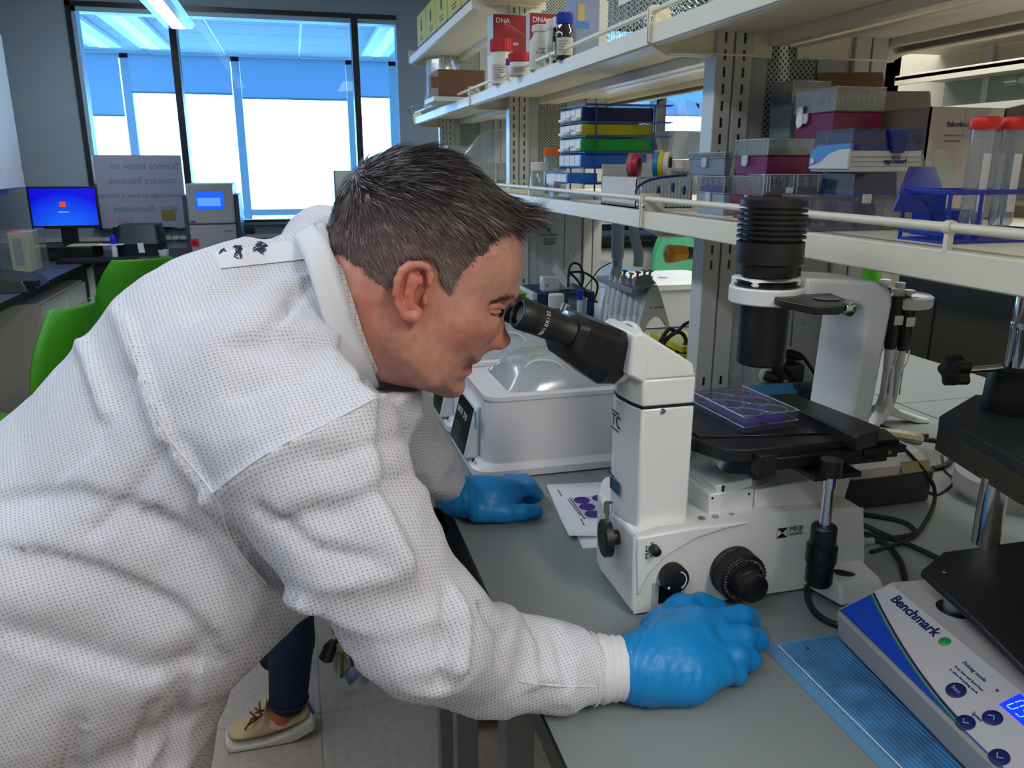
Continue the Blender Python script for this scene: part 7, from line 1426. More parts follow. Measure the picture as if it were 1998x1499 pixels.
# cut the neck opening
nx_, nz_ = (nb-na); nn = np.array([nz_, -nx_]); nn = nn/np.linalg.norm(nn)
if (nn[0]*(.3-na[0])+nn[1]*(1.3-na[1])) < 0: nn = -nn
cutd = (fd.X-na[0])*nn[0]+(fd.Z-na[1])*nn[1]-.0+0*fd.Y
cy = np.abs(fd.Y-Y0)-.125; fd.F = np.where((cy < 0) & (fd.Z > nb[1]-.02) & (fd.X > na[0]-.05), np.maximum(fd.F, cutd), fd.F)
fd.F = np.maximum(fd.F, .455-fd.Z)
V, Q_ = fd.mesh(2)
N = vnormals(V, Q_); u, v = topx(V)
if ((N*(V-V.mean(0))).sum(1)).mean() < 0: N = -N; Q_ = Q_[:, ::-1]
disp = np.zeros(len(V))
# broad soft folds, stretched along the pull of the cloth
ar_ = np.array([.80, 0, .60]); pe_ = np.array([-.60, 0, .80]); A1 = V@ar_; A2 = V@pe_
tors = np.clip((640-u)/120, 0, 1)
r1 = vnoise(np.stack([A1*3.5, V[:, 1]*5, A2*15], 1), 3); r2 = vnoise(np.stack([A1*9+5, V[:, 1]*9, A2*34], 1), 8)
disp += tors*(-(np.abs(r1-.5)*2)**.8*.011+(r2-.5)*.004)
r3 = vnoise(np.stack([V[:, 0]*20, V[:, 1]*16, V[:, 2]*26], 1), 4); disp += (1-tors)*(-(np.abs(r3-.5)*2)**.8*.009); r4 = vnoise(V*60, 5); disp += (r4-.5)*.0022
nearm = V[:, 1] < Y0+.02
def fold(pts, w_, h_, side=0):
    P = np.array(pts, float); best = np.full(len(V), 1e9); sg = np.zeros(len(V)); 
    for a, b_ in zip(P[:-1], P[1:]):
        d = b_-a; L2 = d@d; t = np.clip(((u-a[0])*d[0]+(v-a[1])*d[1])/L2, 0, 1); dx, dy = u-a[0]-d[0]*t, v-a[1]-d[1]*t; q = np.sqrt(dx*dx+dy*dy); m_ = q < best; best[m_] = q[m_]; sg[m_] = np.sign(d[0]*(v[m_]-a[1])-d[1]*(u[m_]-a[0]))
    # taper along the ends
    e_ = np.exp(-(best/w_)**2)*h_
    if side: e_ = np.where(sg*side > 0, np.exp(-(best/(w_*3))**2)*h_, np.exp(-(best/(w_*.6))**2)*h_)
    return np.where(nearm, e_, 0)
for pts, w_, h_, s_ in (
    ([(235, 612), (262, 700), (320, 840), (415, 962), (455, 1060), (520, 1140), (595, 1180)], 9, .007, 1),
    ([(415, 962), (520, 885), (640, 825), (735, 775)], 8, .006, 1), ([(150, 668), (170, 740), (185, 800)], 12, .006, 0),
    ([(655, 560), (610, 540), (560, 600), (520, 640)], 9, -.005, 0), ([(700, 690), (640, 660), (560, 640), (470, 655)], 11, -.008, -1),
    ([(720, 760), (640, 720), (540, 740), (470, 770)], 12, -.007, 1), ([(600, 520), (520, 535), (450, 560), (400, 600)], 10, -.006, 1),
    ([(690, 690), (720, 820), (735, 960), (800, 1090)], 16, .008, 1), ([(640, 900), (720, 870), (790, 850)], 12, -.005, 0), ([(560, 1010), (660, 990), (770, 930)], 14, -.006, 1), ([(500, 1000), (620, 1080), (720, 1090)], 13, -.005, 0),
    ([(880, 1160), (868, 1240), (862, 1340)], 9, -.009, 0), ([(905, 1170), (915, 1230), (905, 1310)], 9, .007, 1), ([(950, 1180), (985, 1240), (980, 1300)], 10, -.007, 0), ([(1010, 1205), (1045, 1260), (1050, 1330)], 9, .005, 1), ([(1080, 1225), (1105, 1280), (1110, 1340)], 8, -.005, 0),
    ([(300, 1000), (400, 1060), (480, 1150)], 14, -.006, 1), ([(60, 1080), (200, 1120), (330, 1180), (420, 1260)], 18, -.008, 1), ([(0, 1250), (140, 1290), (280, 1330), (380, 1320)], 16, -.009, -1), ([(0, 960), (150, 960), (300, 1010)], 18, -.006, 1), ([(250, 760), (180, 860), (60, 960)], 16, -.005, 1),
    ([(330, 870), (260, 960), (180, 1040)], 14, -.006, 0), ([(380, 1340), (360, 1420), (350, 1499)], 12, -.010, 1), ([(300, 1390), (270, 1499)], 12, -.008, 0), ([(160, 1450), (150, 1550)], 14, -.008, 1)):
    disp += fold(pts, w_, h_*1.3, s_)
V = V+N*disp[:, None]
gown = nmesh('lab_gown', V, Q_, GOWN, man)
gown['label'] = 'white perforated isolation gown with folds'
from mathutils.bvhtree import BVHTree
bvh = BVHTree.FromPolygons([tuple(p) for p in V], [tuple(int(i) for i in q) for q in Q_])
def hit(px, py, lift=.0015):
    d = (FW*FPX+RT*(px-IW/2)-UP*(py-IH/2)).normalized(); r = bvh.ray_cast(CAM, d)
    return (r[0]-d*lift, r[1]) if r[0] is not None else (None, None)
def patch_on(pxs, lift=.0016, nx=14, ny=6):
    (a, b_, c_, d_) = [Vector((*p, 0)) for p in pxs]; rows = []
    for j in range(ny+1):
        l, r = a.lerp(d_, j/ny), b_.lerp(c_, j/ny); row = []
        for i in range(nx+1):
            q = l.lerp(r, i/nx); h_, _n = hit(q.x, q.y, lift)
            if h_ is None: return None
            row.append(h_)
        rows.append(row)
    return G().grid(rows)
# taped patch on the shoulder with marker scribble
pt = patch_on([(416, 492), (560, 470), (603, 505), (430, 524)], .0022)
if pt: tp_ = man.p('marker_patch', pt, GOWNP, flip=False, label='white tape patch with handwritten marker scrawl')
g = G(); random.seed(3)
for x0_, y0_, n_, w_ in ((428, 491, 4, 14), (452, 486, 9, 22), (455, 496, 7, 18), (492, 480, 9, 32), (494, 489, 8, 30)):
    P = []
    for i in range(n_*2): P.append((x0_+w_*random.random(), y0_+random.uniform(-8, 8)))
    q = [hit(*p, .003)[0] for p in P]; q = [p for p in q if p is not None]
    if len(q) > 3: g.tube(spline(q, 2), .0006, 4)
man.p('marker_writing', g, INK)
# seams laid on the cloth
for pts in ([(235, 612), (262, 700), (320, 840), (415, 962), (455, 1060), (520, 1140)], [(415, 962), (520, 885), (640, 825), (730, 778)], [(1015, 1330), (1080, 1338), (1160, 1340)]):
    q = [hit(p.x, p.y, .0008)[0] for p in spline([(a, b_, 0) for a, b_ in pts], 6)]; q = [p for p in q if p is not None]
    if len(q) > 3: man.p('seam', G().tube(q, .0011, 5), GOWNP)
# collar: band standing around the neck
def collar(name, edge, shift, Yh, m_, th=.003, flare=.0):
    rows = []
    half = [Vector(at(*p, y=yy)) for p, yy in edge]
    nearside = spline(half, 4); farside = [Vector((p.x, 2*Y0-p.y, p.z)) for p in reversed(nearside)]
    loop = nearside+farside[1:-1]
    for k in range(5):
        f_ = k/4; rows.append([Vector((p.x+shift[0]*f_, Y0+(p.y-Y0)*(1+shift[1]*f_), p.z+shift[2]*f_-flare*f_*f_)) for p in loop]); rows[-1].append(rows[-1][0])
    return man.p(name, G().grid(rows), m_, flip=False, solid=th)
collar('collar', [((612, 436), .875), ((638, 470), .815), ((664, 545), .792), ((694, 640), .790), ((722, 710), .805), ((740, 752), .86)], (-.024, .15, -.010), 0, GOWNP, flare=.003)
SHIRT = mat('checked shirt', (215, 214, 214), .8); nt = SHIRT.node_tree; br = nt.nodes.new('ShaderNodeTexBrick'); br.inputs['Scale'].default_value = 90; br.inputs['Color1'].default_value = br.inputs['Color2'].default_value = (.62, .62, .62, 1); br.inputs['Mortar'].default_value = (.12, .15, .3, 1); br.inputs['Mortar Size'].default_value = .02; br.offset = 0; br.inputs['Brick Width'].default_value = .5; br.inputs['Row Height'].default_value = .5
tc = nt.nodes.new('ShaderNodeTexCoord'); mp = nt.nodes.new('ShaderNodeMapping'); mp.inputs['Rotation'].default_value = (math.radians(90), 0, 0); nt.links.new(tc.outputs['Object'], mp.inputs[0]); nt.links.new(mp.outputs[0], br.inputs[0]); nt.links.new(br.outputs[0], nt.nodes['Principled BSDF'].inputs['Base Color'])
collar('shirt_collar', [((650, 480), .88), ((666, 520), .822), ((690, 590), .802), ((712, 660), .802), ((735, 715), .82), ((748, 742), .87)], (-.022, .04, -.006), 0, SHIRT, th=.002)
# ribbed cuffs
CUFF = mat('knit cuff', (214, 214, 218), .8, bump=.3, bscale=700)
w0, w1 = near[-1], at(1246, 1303, z=.946)
g = G(); dW = (w1-w0); L_ = dW.length; prof = []
for i in range(26): f_ = i/25; prof.append((.0345-.0035*f_+.0011*math.sin(f_*40)+(.0022 if f_ < .10 or .22 < f_ < .30 else 0), L_*f_-.004))
man.p('cuff', G().lathe(w0, dW, prof, 36, cap=False), CUFF, sharp=60, solid=.0012, flip=False)
f1, f0 = at(905, 968, z=.944), far[-1]; man.p('cuff', G().lathe(f0, f1-f0, [(.0290, -.006), (.0295, 0), (.028, .008), (.027, (f1-f0).length)], 28, cap=False), CUFF, flip=False, solid=.001)

# ------------------------------------------------------------------ gloved hands
GLV = mat('blue nitrile', (10, 128, 200), .42, bump=.06, bscale=300, spec=.4)
def hand(fn, lo, hi, h_=.0021, folds=None, label=None):
    f = Field(lo, hi, h_); fn(f); f.F = np.maximum(f.F, (BZ+.0004)-f.Z); V_, Q2 = f.mesh(2); N_ = vnormals(V_, Q2)
    if ((N_*(V_-V_.mean(0))).sum(1)).mean() < 0: N_ = -N_; Q2 = Q2[:, ::-1]
    if folds: V_ = V_+N_*folds(V_)[:, None]
    V_[:, 2] = np.maximum(V_[:, 2], BZ+.0006)
    o = nmesh('glove', V_, Q2, GLV, man)
    if label: o['label'] = label
    return V_
def hp(px, py, h_): return at(px, py, z=BZ+h_)
def nh(f):
    f.chain([hp(1228, 1304, .036), hp(1262, 1300, .036), hp(1300, 1282, .036), hp(1345, 1262, .036)], [.0325, .0325, .036, .034], .02)
    f.chain([hp(1270, 1318, .028), hp(1340, 1318, .026), hp(1395, 1308, .024)], [.027, .026, .020], .02)
    f.chain([hp(1300, 1245, .034), hp(1350, 1232, .036), hp(1392, 1225, .036)], [.026, .024, .019], .02)
    for P, R in (([(1360, 1222, .040), (1445, 1204, .034), (1473, 1210, .020), (1462, 1220, .010)], [.019, .0138, .0130, .011]), ([(1360, 1250, .040), (1448, 1243, .034), (1476, 1249, .020), (1462, 1258, .010)], [.019, .0138, .0130, .011]),
                 ([(1352, 1278, .036), (1436, 1281, .030), (1461, 1287, .018), (1448, 1292, .010)], [.019, .0132, .0124, .010]), ([(1340, 1302, .030), (1410, 1311, .024), (1436, 1315, .014), (1425, 1318, .009)], [.018, .0124, .0116, .010])):
        g_ = f.F.copy(); f.F[:] = 1; f.chain([hp(*p) for p in P], R, .006); f.F = smin(g_, f.F, .0035)
    g_ = f.F.copy(); f.F[:] = 1; f.chain([hp(1290, 1232, .030), hp(1330, 1192, .030), hp(1368, 1182, .026), hp(1402, 1186, .020)], [.026, .0185, .0135, .0108], .012); f.F = smin(g_, f.F, .014)
def nfold(V_):
    u_, v_ = topx(V_); d = np.zeros(len(V_))
    w_ = np.clip((1330-u_)/90, 0, 1); d -= w_*(np.abs(np.sin((u_*.8+(v_-1300)*.25)/5.2+vnoise(V_*70, 2)*3))**3)*.0011
    w2 = np.exp(-((v_-1335)/26)**2)*np.exp(-((u_-1345)/80)**2); d -= w2*(np.abs(np.sin((u_+v_*.15)/8.5+vnoise(V_*60, 6)*2))**4)*.0013
    return d+(vnoise(V_*220, 1)-.5)*.0006
a_ = hp(1200, 1400, 0); b_ = hp(1500, 1150, 0)
hand(nh, (.275, .595, BZ-.004), (.50, .82, BZ+.09), folds=nfold, label='near blue-gloved hand, resting on the bench beside the microscope base')
def fh(f):
    f.chain([hp(884, 968, .034), hp(912, 970, .034), hp(955, 972, .033), hp(990, 963, .032)], [.0305, .0300, .031, .027], .02)
    for k, (dx, dy) in enumerate(((0, 0), (-3, -6), (-7, -12), (-12, -17))):
        g_ = f.F.copy(); f.F[:] = 1; f.chain([hp(1000+dx, 957+dy, .036), hp(1036+dx, 955+dy, .032), hp(1047+dx, 966+dy, .018), hp(1030+dx, 972+dy, .011)], [.013, .0115, .0108, .0095], .005); f.F = smin(g_, f.F, .0035)
    g_ = f.F.copy(); f.F[:] = 1; f.chain([hp(935, 994, .026), hp(985, 1000, .018), hp(1020, 1000, .0145), hp(1046, 997, .013)], [.022, .0155, .0125, .0115], .008); f.F = smin(g_, f.F, .006)
hand(fh, (.165, 1.03, BZ-.004), (.42, 1.32, BZ+.09), folds=lambda V_: (vnoise(V_*200, 1)-.5)*.0006-np.clip((945-topx(V_)[0])/40, 0, 1)*(np.abs(np.sin(topx(V_)[0]/5+vnoise(V_*60, 2)*3))**3)*.0012, label='far blue-gloved hand in a loose fist on the bench')
def cuffring(P, r): return G().tube([p for p in P], r, 6, closed=True)

# ------------------------------------------------------------------ head
HY = .87
cont = [(640, 478), (655, 452), (668, 412), (684, 372), (712, 338), (762, 314), (828, 305), (872, 316), (912, 343), (950, 378), (985, 412), (1006, 440), (1014, 466), (1016, 496), (1013, 530), (1005, 557), (1000, 572), (990, 586), (981, 600), (972, 622), (962, 645), (952, 665), (942, 684), (938, 689), (938, 697), (934, 703), (922, 706), (911, 708), (910, 711), (917, 714), (920, 720), (915, 727), (905, 732), (895, 738), (894, 744), (896, 752), (889, 762), (876, 768), (842, 764), (793, 753), (750, 744), (722, 735), (700, 780), (620, 760), (580, 640), (600, 520)]
hc = pxz(cont, HY); nosep = pxz([(999, 572), (984, 598), (981, 606), (980, 625), (983, 645), (986, 660), (986, 668), (982, 676), (972, 681), (962, 680), (955, 683), (940, 686), (930, 660), (940, 620), (960, 585)], HY)
ccen = np.array(atn(790, 430, HY)); 
def WH(X, Z_):
    jaw = np.array(atn(830, 690, HY)); cr_ = np.exp(-(((X-ccen[0])**2+(Z_-ccen[1])**2)/.105**2)); base = .066+.0*X
    nk = np.array(atn(660, 640, HY)); kn_ = np.exp(-(((X-nk[0])**2+(Z_-nk[1])**2)/.06**2))
    fx = np.array(atn(940, 640, HY)); ff = np.exp(-(((X-fx[0])**2+(Z_-fx[1])**2)/.045**2)); return base+.012*cr_-.004*kn_-.004*ff
def HP(px, py, dy): p = at(px, py, y=HY-dy); return (p.x, p.y, p.z)
hf = Field((-.09, .765, 1.14), (.275, .975, 1.505), .0024)
hf.inflate(hc, HY, WH, .072)
g_ = hf.F.copy(); hf.F[:] = 1; hf.inflate(nosep, HY, .0165, .014); hf.F = smin(g_, hf.F, .009)
hf.cone(HP(966, 668, .012), HP(973, 672, .010), .0075, .006, .006); hf.cone(HP(966, 668, -.012), HP(973, 672, -.010), .0075, .006, .006)   # alae
hf.cone(HP(984, 664, 0), HP(974, 640, 0), .0075, .006, .006)
hf.cone(HP(966, 678, .008), HP(972, 680, .007), .0026, .002, .002, sub=True)
for s_ in (1, -1):
    hf.cone(HP(955, 574, .036*s_), HP(996, 570, .014*s_), .008, .008, .012)          # brow
    hf.cone(HP(958, 602, .046*s_), HP(976, 602, .036*s_), .009, .008, .009, sub=True) # socket
    hf.cone(HP(905, 628, .050*s_), HP(948, 636, .036*s_), .016, .010, .022)           # cheekbone
    hf.cone(HP(955, 650, .028*s_), HP(938, 682, .026*s_), .0025, .002, .006, sub=True)  # nasolabial
    hf.cone(HP(775, 640, .058*s_), HP(840, 735, .052*s_), .012, .010, .025)           # jaw line
hf.cone(HP(915, 707, 0), HP(908, 706, .022), .0034, .002, .003, sub=True); hf.cone(HP(915, 707, 0), HP(908, 706, -.022), .0034, .002, .003, sub=True)   # mouth slit
for s_ in (1, -1): hf.cone(HP(926, 700, 0), HP(906, 703, .022*s_), .0058, .003, .003); hf.cone(HP(908, 717, 0), HP(900, 711, .020*s_), .0068, .003, .003)
hf.cone(HP(884, 752, 0), HP(876, 752, 0), .013, .012, .012, sy=1.3)
# ear: plate, rim, folds
ep = [(816, 512), (830, 514), (841, 524), (845, 537), (842, 550), (836, 562), (832, 575), (832, 592), (828, 606), (816, 620), (803, 629), (793, 628), (782, 618), (774, 602), (768, 582), (767, 560), (772, 540), (784, 522), (800, 513)]
def earset(sg):
    E = lambda px, py, d: HP(px, py, (.070+d)*sg) if sg > 0 else (HP(px, py, .070+d)[0], 2*HY-HP(px, py, .070+d)[1], HP(px, py, .070+d)[2])
    out = lambda px: .010+.012*(845-px)/80
    hf.chain([E(px, py, out(px)-.003) for px, py in ((808, 535), (800, 560), (798, 590), (802, 614))], [.010, .0125, .0105, .0075], .008, sy=.35)
    hf.chain([E(px, py, out(px)) for px, py in ((838, 556), (840, 540), (834, 524), (818, 517), (800, 518), (784, 530), (776, 548), (773, 572), (777, 596), (788, 616))], [.0030, .0038, .0042, .0044, .0044, .0044, .0042, .0038, .0036, .005], .003)
    hf.chain([E(px, py, out(px)-.001) for px, py in ((796, 620), (806, 620), (818, 610))], [.0058, .006, .004], .004)
    hf.chain([E(px, py, out(px)-.001) for px, py in ((806, 536), (797, 552), (793, 574), (798, 594), (808, 602))], [.003, .0035, .0036, .0034, .003], .003)
    hf.cone(E(820, 584, .012), E(816, 566, .010), .0072, .0075, .003, sub=True)
    hf.cone(E(829, 590, .008), E(830, 578, .008), .0042, .0038, .004)
    hf.cone(E(824, 532, .014), E(812, 530, .014), .003, .003, .003, sub=True); hf.cone(E(789, 540, .016), E(784, 572, .016), .0022, .0022, .002, sub=True)
earset(1); earset(-1)
V, Q_ = hf.mesh(1); N = vnormals(V, Q_)
if ((N*(V-V.mean(0))).sum(1)).mean() < 0: N = -N; Q_ = Q_[:, ::-1]
u, v = topx(V); V = V+N*((vnoise(V*90, 3)-.5)*.0012)[:, None]
def blob(cx, cy, rx, ry, p=2): return np.exp(-(((u-cx)/rx)**2+((v-cy)/ry)**2))
col = np.tile(lc((196, 142, 124)), (len(V), 1)); 
def mixc(c, w_):
    global col
    col = col*(1-w_[:, None])+lc(c)[None]*w_[:, None]
mixc((196, 104, 92), np.clip(blob(805, 570, 42, 66)*1.1, 0, .8)*(V[:, 1] < .80)); mixc((200, 104, 92), np.clip(blob(972, 668, 28, 26)*.45, 0, .45)); mixc((196, 112, 98), .55*blob(905, 650, 52, 42)); mixc((176, 116, 102), .5*blob(860, 720, 60, 34)); mixc((176, 96, 84), .6*blob(712, 620, 50, 80)); mixc((160, 82, 76), np.clip(blob(917, 706, 11, 9)*.9+blob(911, 719, 11, 7)*1.2, 0, .9)); mixc((150, 96, 80), .4*blob(955, 600, 26, 14))
mixc((140, 84, 68), .35*np.clip((vnoise(V*260, 9)-.78)*8, 0, 1)*(vnoise(V*70, 4) > .5))
head = nmesh('head', V, Q_, SKIN, man, col); head['label'] = 'ruddy freckled face in profile'
# eyes
EYE = mat('eye white', (176, 160, 154), .2); IRIS = mat('dark iris', (30, 26, 24), .1)
for s_ in (1, -1):
    c = Vector(HP(963, 603, .0365)); c.y = HY-(HY-c.y)*s_; dv = Vector((.72, -.62*s_, -.30)).normalized(); e_ = man.p('eyeball', G().ball(c, .0108, 12), EYE); man.p('iris', G().lathe(c+dv*.0096, dv, [(.0055, 0), (.0050, .0014), (.002, .0021), (.0004, .0022)], 18), IRIS, parent=e_)
    L1 = [Vector(HP(px, py, d)) for px, py, d in ((949, 604, .048), (957, 600, .0515), (969, 598, .0495), (981, 600, .040))]; L2 = [Vector(HP(px, py, d)) for px, py, d in ((949, 604, .048), (957, 607.5, .0510), (969, 608.5, .0485), (979, 606, .040))]
    for L in (L1, L2):
        for p in L: p.y = HY-(HY-p.y)*s_
    gg = G().tube(spline(L1, 4), .0033, 8).tube(spline(L2, 4), .0028, 8); lo_ = mkobj('eyelids', gg, mat('lid skin', (182, 120, 102), .45), man.loc, man.o)

# ------------------------------------------------------------------ hair
hair_reg = [(1062, 428), (1046, 398), (1000, 376), (965, 345), (925, 312), (880, 284), (828, 272), (755, 282), (698, 306), (662, 350), (642, 400), (638, 440), (620, 470), (636, 515), (660, 556), (700, 578), (745, 584), (772, 572), (772, 545), (786, 518), (806, 505), (828, 505), (846, 520), (852, 548), (862, 572), (878, 592), (898, 602), (911, 572), (935, 548), (958, 536), (968, 515), (972, 492), (976, 468), (984, 448), (1004, 440), (1024, 470), (1044, 455)]
hreg = pxz(hair_reg, .805)
hout = pxz([(636, 470), (644, 438), (655, 404), (672, 362), (703, 322), (758, 298), (828, 288), (878, 301), (922, 328), (960, 361), (996, 392), (1030, 405), (1050, 424), (1046, 440), (1024, 462), (1006, 452), (990, 470), (975, 520), (940, 560), (905, 620), (860, 640), (760, 640), (690, 610), (650, 560)], HY)
kf = Field((-.09, .765, 1.16), (.30, .975, 1.52), .0030)
kf.inflate(hout, HY, lambda X, Z_: WH(X, Z_)+.0065, .075)
X2, Z2 = np.meshgrid(kf.ax[0], kf.ax[2], indexing='ij'); reg = sd_poly(X2, Z2, hreg).astype(np.float32)
kf.F = np.maximum(kf.F, (reg[:, None, :]+.002)*1.0)
V, Q_ = kf.mesh(2); N = vnormals(V, Q_)
if ((N*(V-V.mean(0))).sum(1)).mean() < 0: N = -N; Q_ = Q_[:, ::-1]
def haircol(V_):
    u_, v_ = topx(V_); w_ = np.clip((v_-(330+.20*(u_-650)))/150, 0, 1); g2 = np.clip((v_-480)/90, 0, 1)*np.clip((u_-700)/120, 0, 1)
    c = lc((34, 27, 30))[None]*(1-w_[:, None])+lc((116, 93, 94))[None]*w_[:, None]; c = c*(1-g2[:, None])+lc((142, 124, 116))[None]*g2[:, None]; return c
V = V+N*((vnoise(V*150, 3)-.5)*.003)[:, None]
nmesh('hair', V, Q_, HAIRM, man, haircol(V)*.75)
fc = V[Q_].mean(1); fn_ = N[Q_].mean(1); ar2 = np.linalg.norm(np.cross(V[Q_[:, 2]]-V[Q_[:, 0]], V[Q_[:, 3]]-V[Q_[:, 1]]), axis=1)
pr = ar2*np.where(fc[:, 1] < HY+.02, 1.0, .35); NS = 26000; ii = np.random.choice(len(fc), NS, p=pr/pr.sum())
P0 = fc[ii]+np.random.normal(0, .0011, (NS, 3)); Nn = fn_[ii]; uu, vv = topx(P0)
fwd = np.array([.88, 0, -.47]); dn = np.array([.12, 0, -1.0])
topw = np.clip((430-vv+.25*(uu-650))/110, 0, 1); frw = np.clip((uu-955)/60, 0, 1)*np.clip((470-vv)/60, 0, 1)
D = fwd[None]*(.62+.6*topw)[:, None]+dn[None]*(.75*(1-topw))[:, None]+np.array([.2, 0, .55])[None]*frw[:, None]+np.random.normal(0, .16, (NS, 3))
bk = np.clip((720-uu)/70, 0, 1); D = D*(1-bk[:, None])+np.array([.25, 0, -1.0])[None]*bk[:, None]
D -= Nn*(D*Nn).sum(1)[:, None]; D /= np.linalg.norm(D, axis=1)[:, None]
Ln = (.0085+.016*topw+.010*frw)*np.random.uniform(.6, 1.25, NS); lift = .16+.10*topw+.25*frw
wd = np.cross(D, Nn); wd /= np.maximum(np.linalg.norm(wd, axis=1), 1e-6)[:, None]; tw = np.random.normal(0, .5, NS)[:, None]; wd = wd+Nn*tw; wd /= np.linalg.norm(wd, axis=1)[:, None]
VV = []; 
for k, (f_, ww) in enumerate(((0, .00042), (.5, .00036), (1, .00006))):
    c = P0-Nn*.001+D*(Ln*f_)[:, None]+Nn*(Ln*lift*(f_-.45*f_*f_))[:, None]; VV += [c-wd*ww, c+wd*ww]
SV = np.stack(VV, 1).reshape(-1, 3); b0 = np.arange(NS)*6; SQ = np.concatenate([np.stack([b0, b0+1, b0+3, b0+2], 1), np.stack([b0+2, b0+3, b0+5, b0+4], 1)])
sc_ = haircol(P0)*np.random.uniform(.6, 1.4, (NS, 1)); gy = (np.random.rand(NS) < .05+.22*np.clip((vv-440)/100, 0, 1)); sc_[gy] = lc((150, 134, 130))*np.random.uniform(.5, 1.0, (gy.sum(), 1))
st_ = nmesh('hair_strands', SV, SQ, HAIRM, man, np.repeat(sc_, 6, 0)); st_['kind'] = 'stuff'
# eyebrow
NB = 420; t_ = np.random.rand(NB); bp_ = np.stack([np.array(HP(962+36*a+random.uniform(-1, 1), 577-4*a+5*(1-a)*.5+random.uniform(-3.2, 3.2), .047-.030*a*a)) for a in t_]); dd = np.array([.6, -.1, -.25])[None]+np.random.normal(0, .25, (NB, 3)); dd /= np.linalg.norm(dd, axis=1)[:, None]; w__ = np.array([0, 0, 1.0])*.0004
VV = []
for f_, s_ in ((0, 1), (.5, .9), (1, .2)): c = bp_+dd*.007*f_+np.array([0, -.0016, 0]); VV += [c-w__*s_, c+w__*s_]
SV = np.stack(VV, 1).reshape(-1, 3); b0 = np.arange(NB)*6; SQ = np.concatenate([np.stack([b0, b0+1, b0+3, b0+2], 1), np.stack([b0+2, b0+3, b0+5, b0+4], 1)]); nmesh('eyebrow', SV, SQ, HAIRM, man, np.tile(lc((86, 58, 46)), (len(SV), 1)))['kind'] = 'stuff'
# legs and shoes below the gown
JEAN = mat('dark trousers', (48, 56, 82), .8, bump=.2, bscale=600); 
lf = Field((-.62, .70, .0), (-.05, 1.06, .52), .009)
for y in (.79, .97): lf.chain([(-.36, y, .52), (-.38, y, .30), (-.40, y, .09)], [.085, .065, .055], .01)
V, Q_ = lf.mesh(1); nmesh('trousers', V, Q_, JEAN, man)
for y in (.79, .97): man.p('shoe', G().hexa([(-.46, y-.045, .0), (-.18, y-.05, .0), (-.18, y+.05, .0), (-.46, y+.045, .0)], [(-.44, y-.035, .10), (-.24, y-.035, .055), (-.24, y+.035, .055), (-.44, y+.035, .10)]), BLACK, bevel=.015)
# badge and keys hanging at his waist
yb = 1.0
bd = T('badge_keys', 'clear badge holder with brass key and dark fob, hanging behind the sleeve', 'badge', tuple(at(665, 1300, y=yb)))
bd.p('strap', G().tube([at(655, 1235, y=yb), at(640, 1190, y=yb-.0), at(610, 1120, y=yb-.02)], .004, 6), mat('strap grey', (70, 75, 90), .6)); bd.p('ring', G().tube([at(665+9*math.cos(a), 1247+9*math.sin(a), y=yb) for a in [math.pi*i/8 for i in range(16)]], .0012, 5, closed=True), CHROME); bd.p('clip', G().tube(spline([at(653, 1228, y=yb), at(658, 1240, y=yb), at(655, 1255, y=yb)], 4), .003, 7), CHROME)
q = [at(640, 1280, y=yb+.01), at(662, 1268, y=yb+.01), at(718, 1335, y=yb+.01), at(678, 1370, y=yb+.01)]; bd.p('badge_holder', G().hexa([tuple(p) for p in q], [(p.x, p.y+.004, p.z) for p in q]), mat('badge print', (125, 135, 145), .4, noise_amt=.25, nscale=60)); q = [at(700, 1310, y=yb+.008), at(708, 1306, y=yb+.008), at(720, 1332, y=yb+.008), at(712, 1337, y=yb+.008)]; bd.p('holder_edge', G().hexa([tuple(p) for p in q], [(p.x, p.y+.003, p.z) for p in q]), mat('badge grey', (95, 105, 100), .5))
q = [at(668, 1312, y=yb+.009), at(690, 1300, y=yb+.009), at(700, 1322, y=yb+.009), at(682, 1338, y=yb+.009)]; bd.p('badge_print', G().add([tuple(p) for p in q], [(0, 1, 2, 3)]), mat('badge blue', (95, 105, 160), .5), flip=False, solid=.0006)
c = at(640, 1272, y=yb-.004); bd.p('key_fob', G().tube([at(650, 1250, y=yb-.004), at(645, 1262, y=yb-.004), at(636, 1285, y=yb-.004), at(634, 1290, y=yb-.004)], [.004, .0095, .0105, .006], 12), BLACK)
BRS = mat('brass key', (140, 120, 75), .35, .8); bd.p('key', G().lathe(at(670, 1262, y=yb-.006), (0, -1, 0), [(.009, 0), (.009, .002)], 7).tube([at(669, 1270, y=yb-.006), at(666, 1322, y=yb-.006)], .0028, 5), BRS); bd.p('key', G().lathe(at(682, 1270, y=yb-.002), (.2, -1, 0), [(.008, 0), (.008, .002)], 7).tube([at(683, 1275, y=yb-.002), at(688, 1300, y=yb-.002)], .0025, 5), mat('dull key', (85, 80, 75), .4, .6))

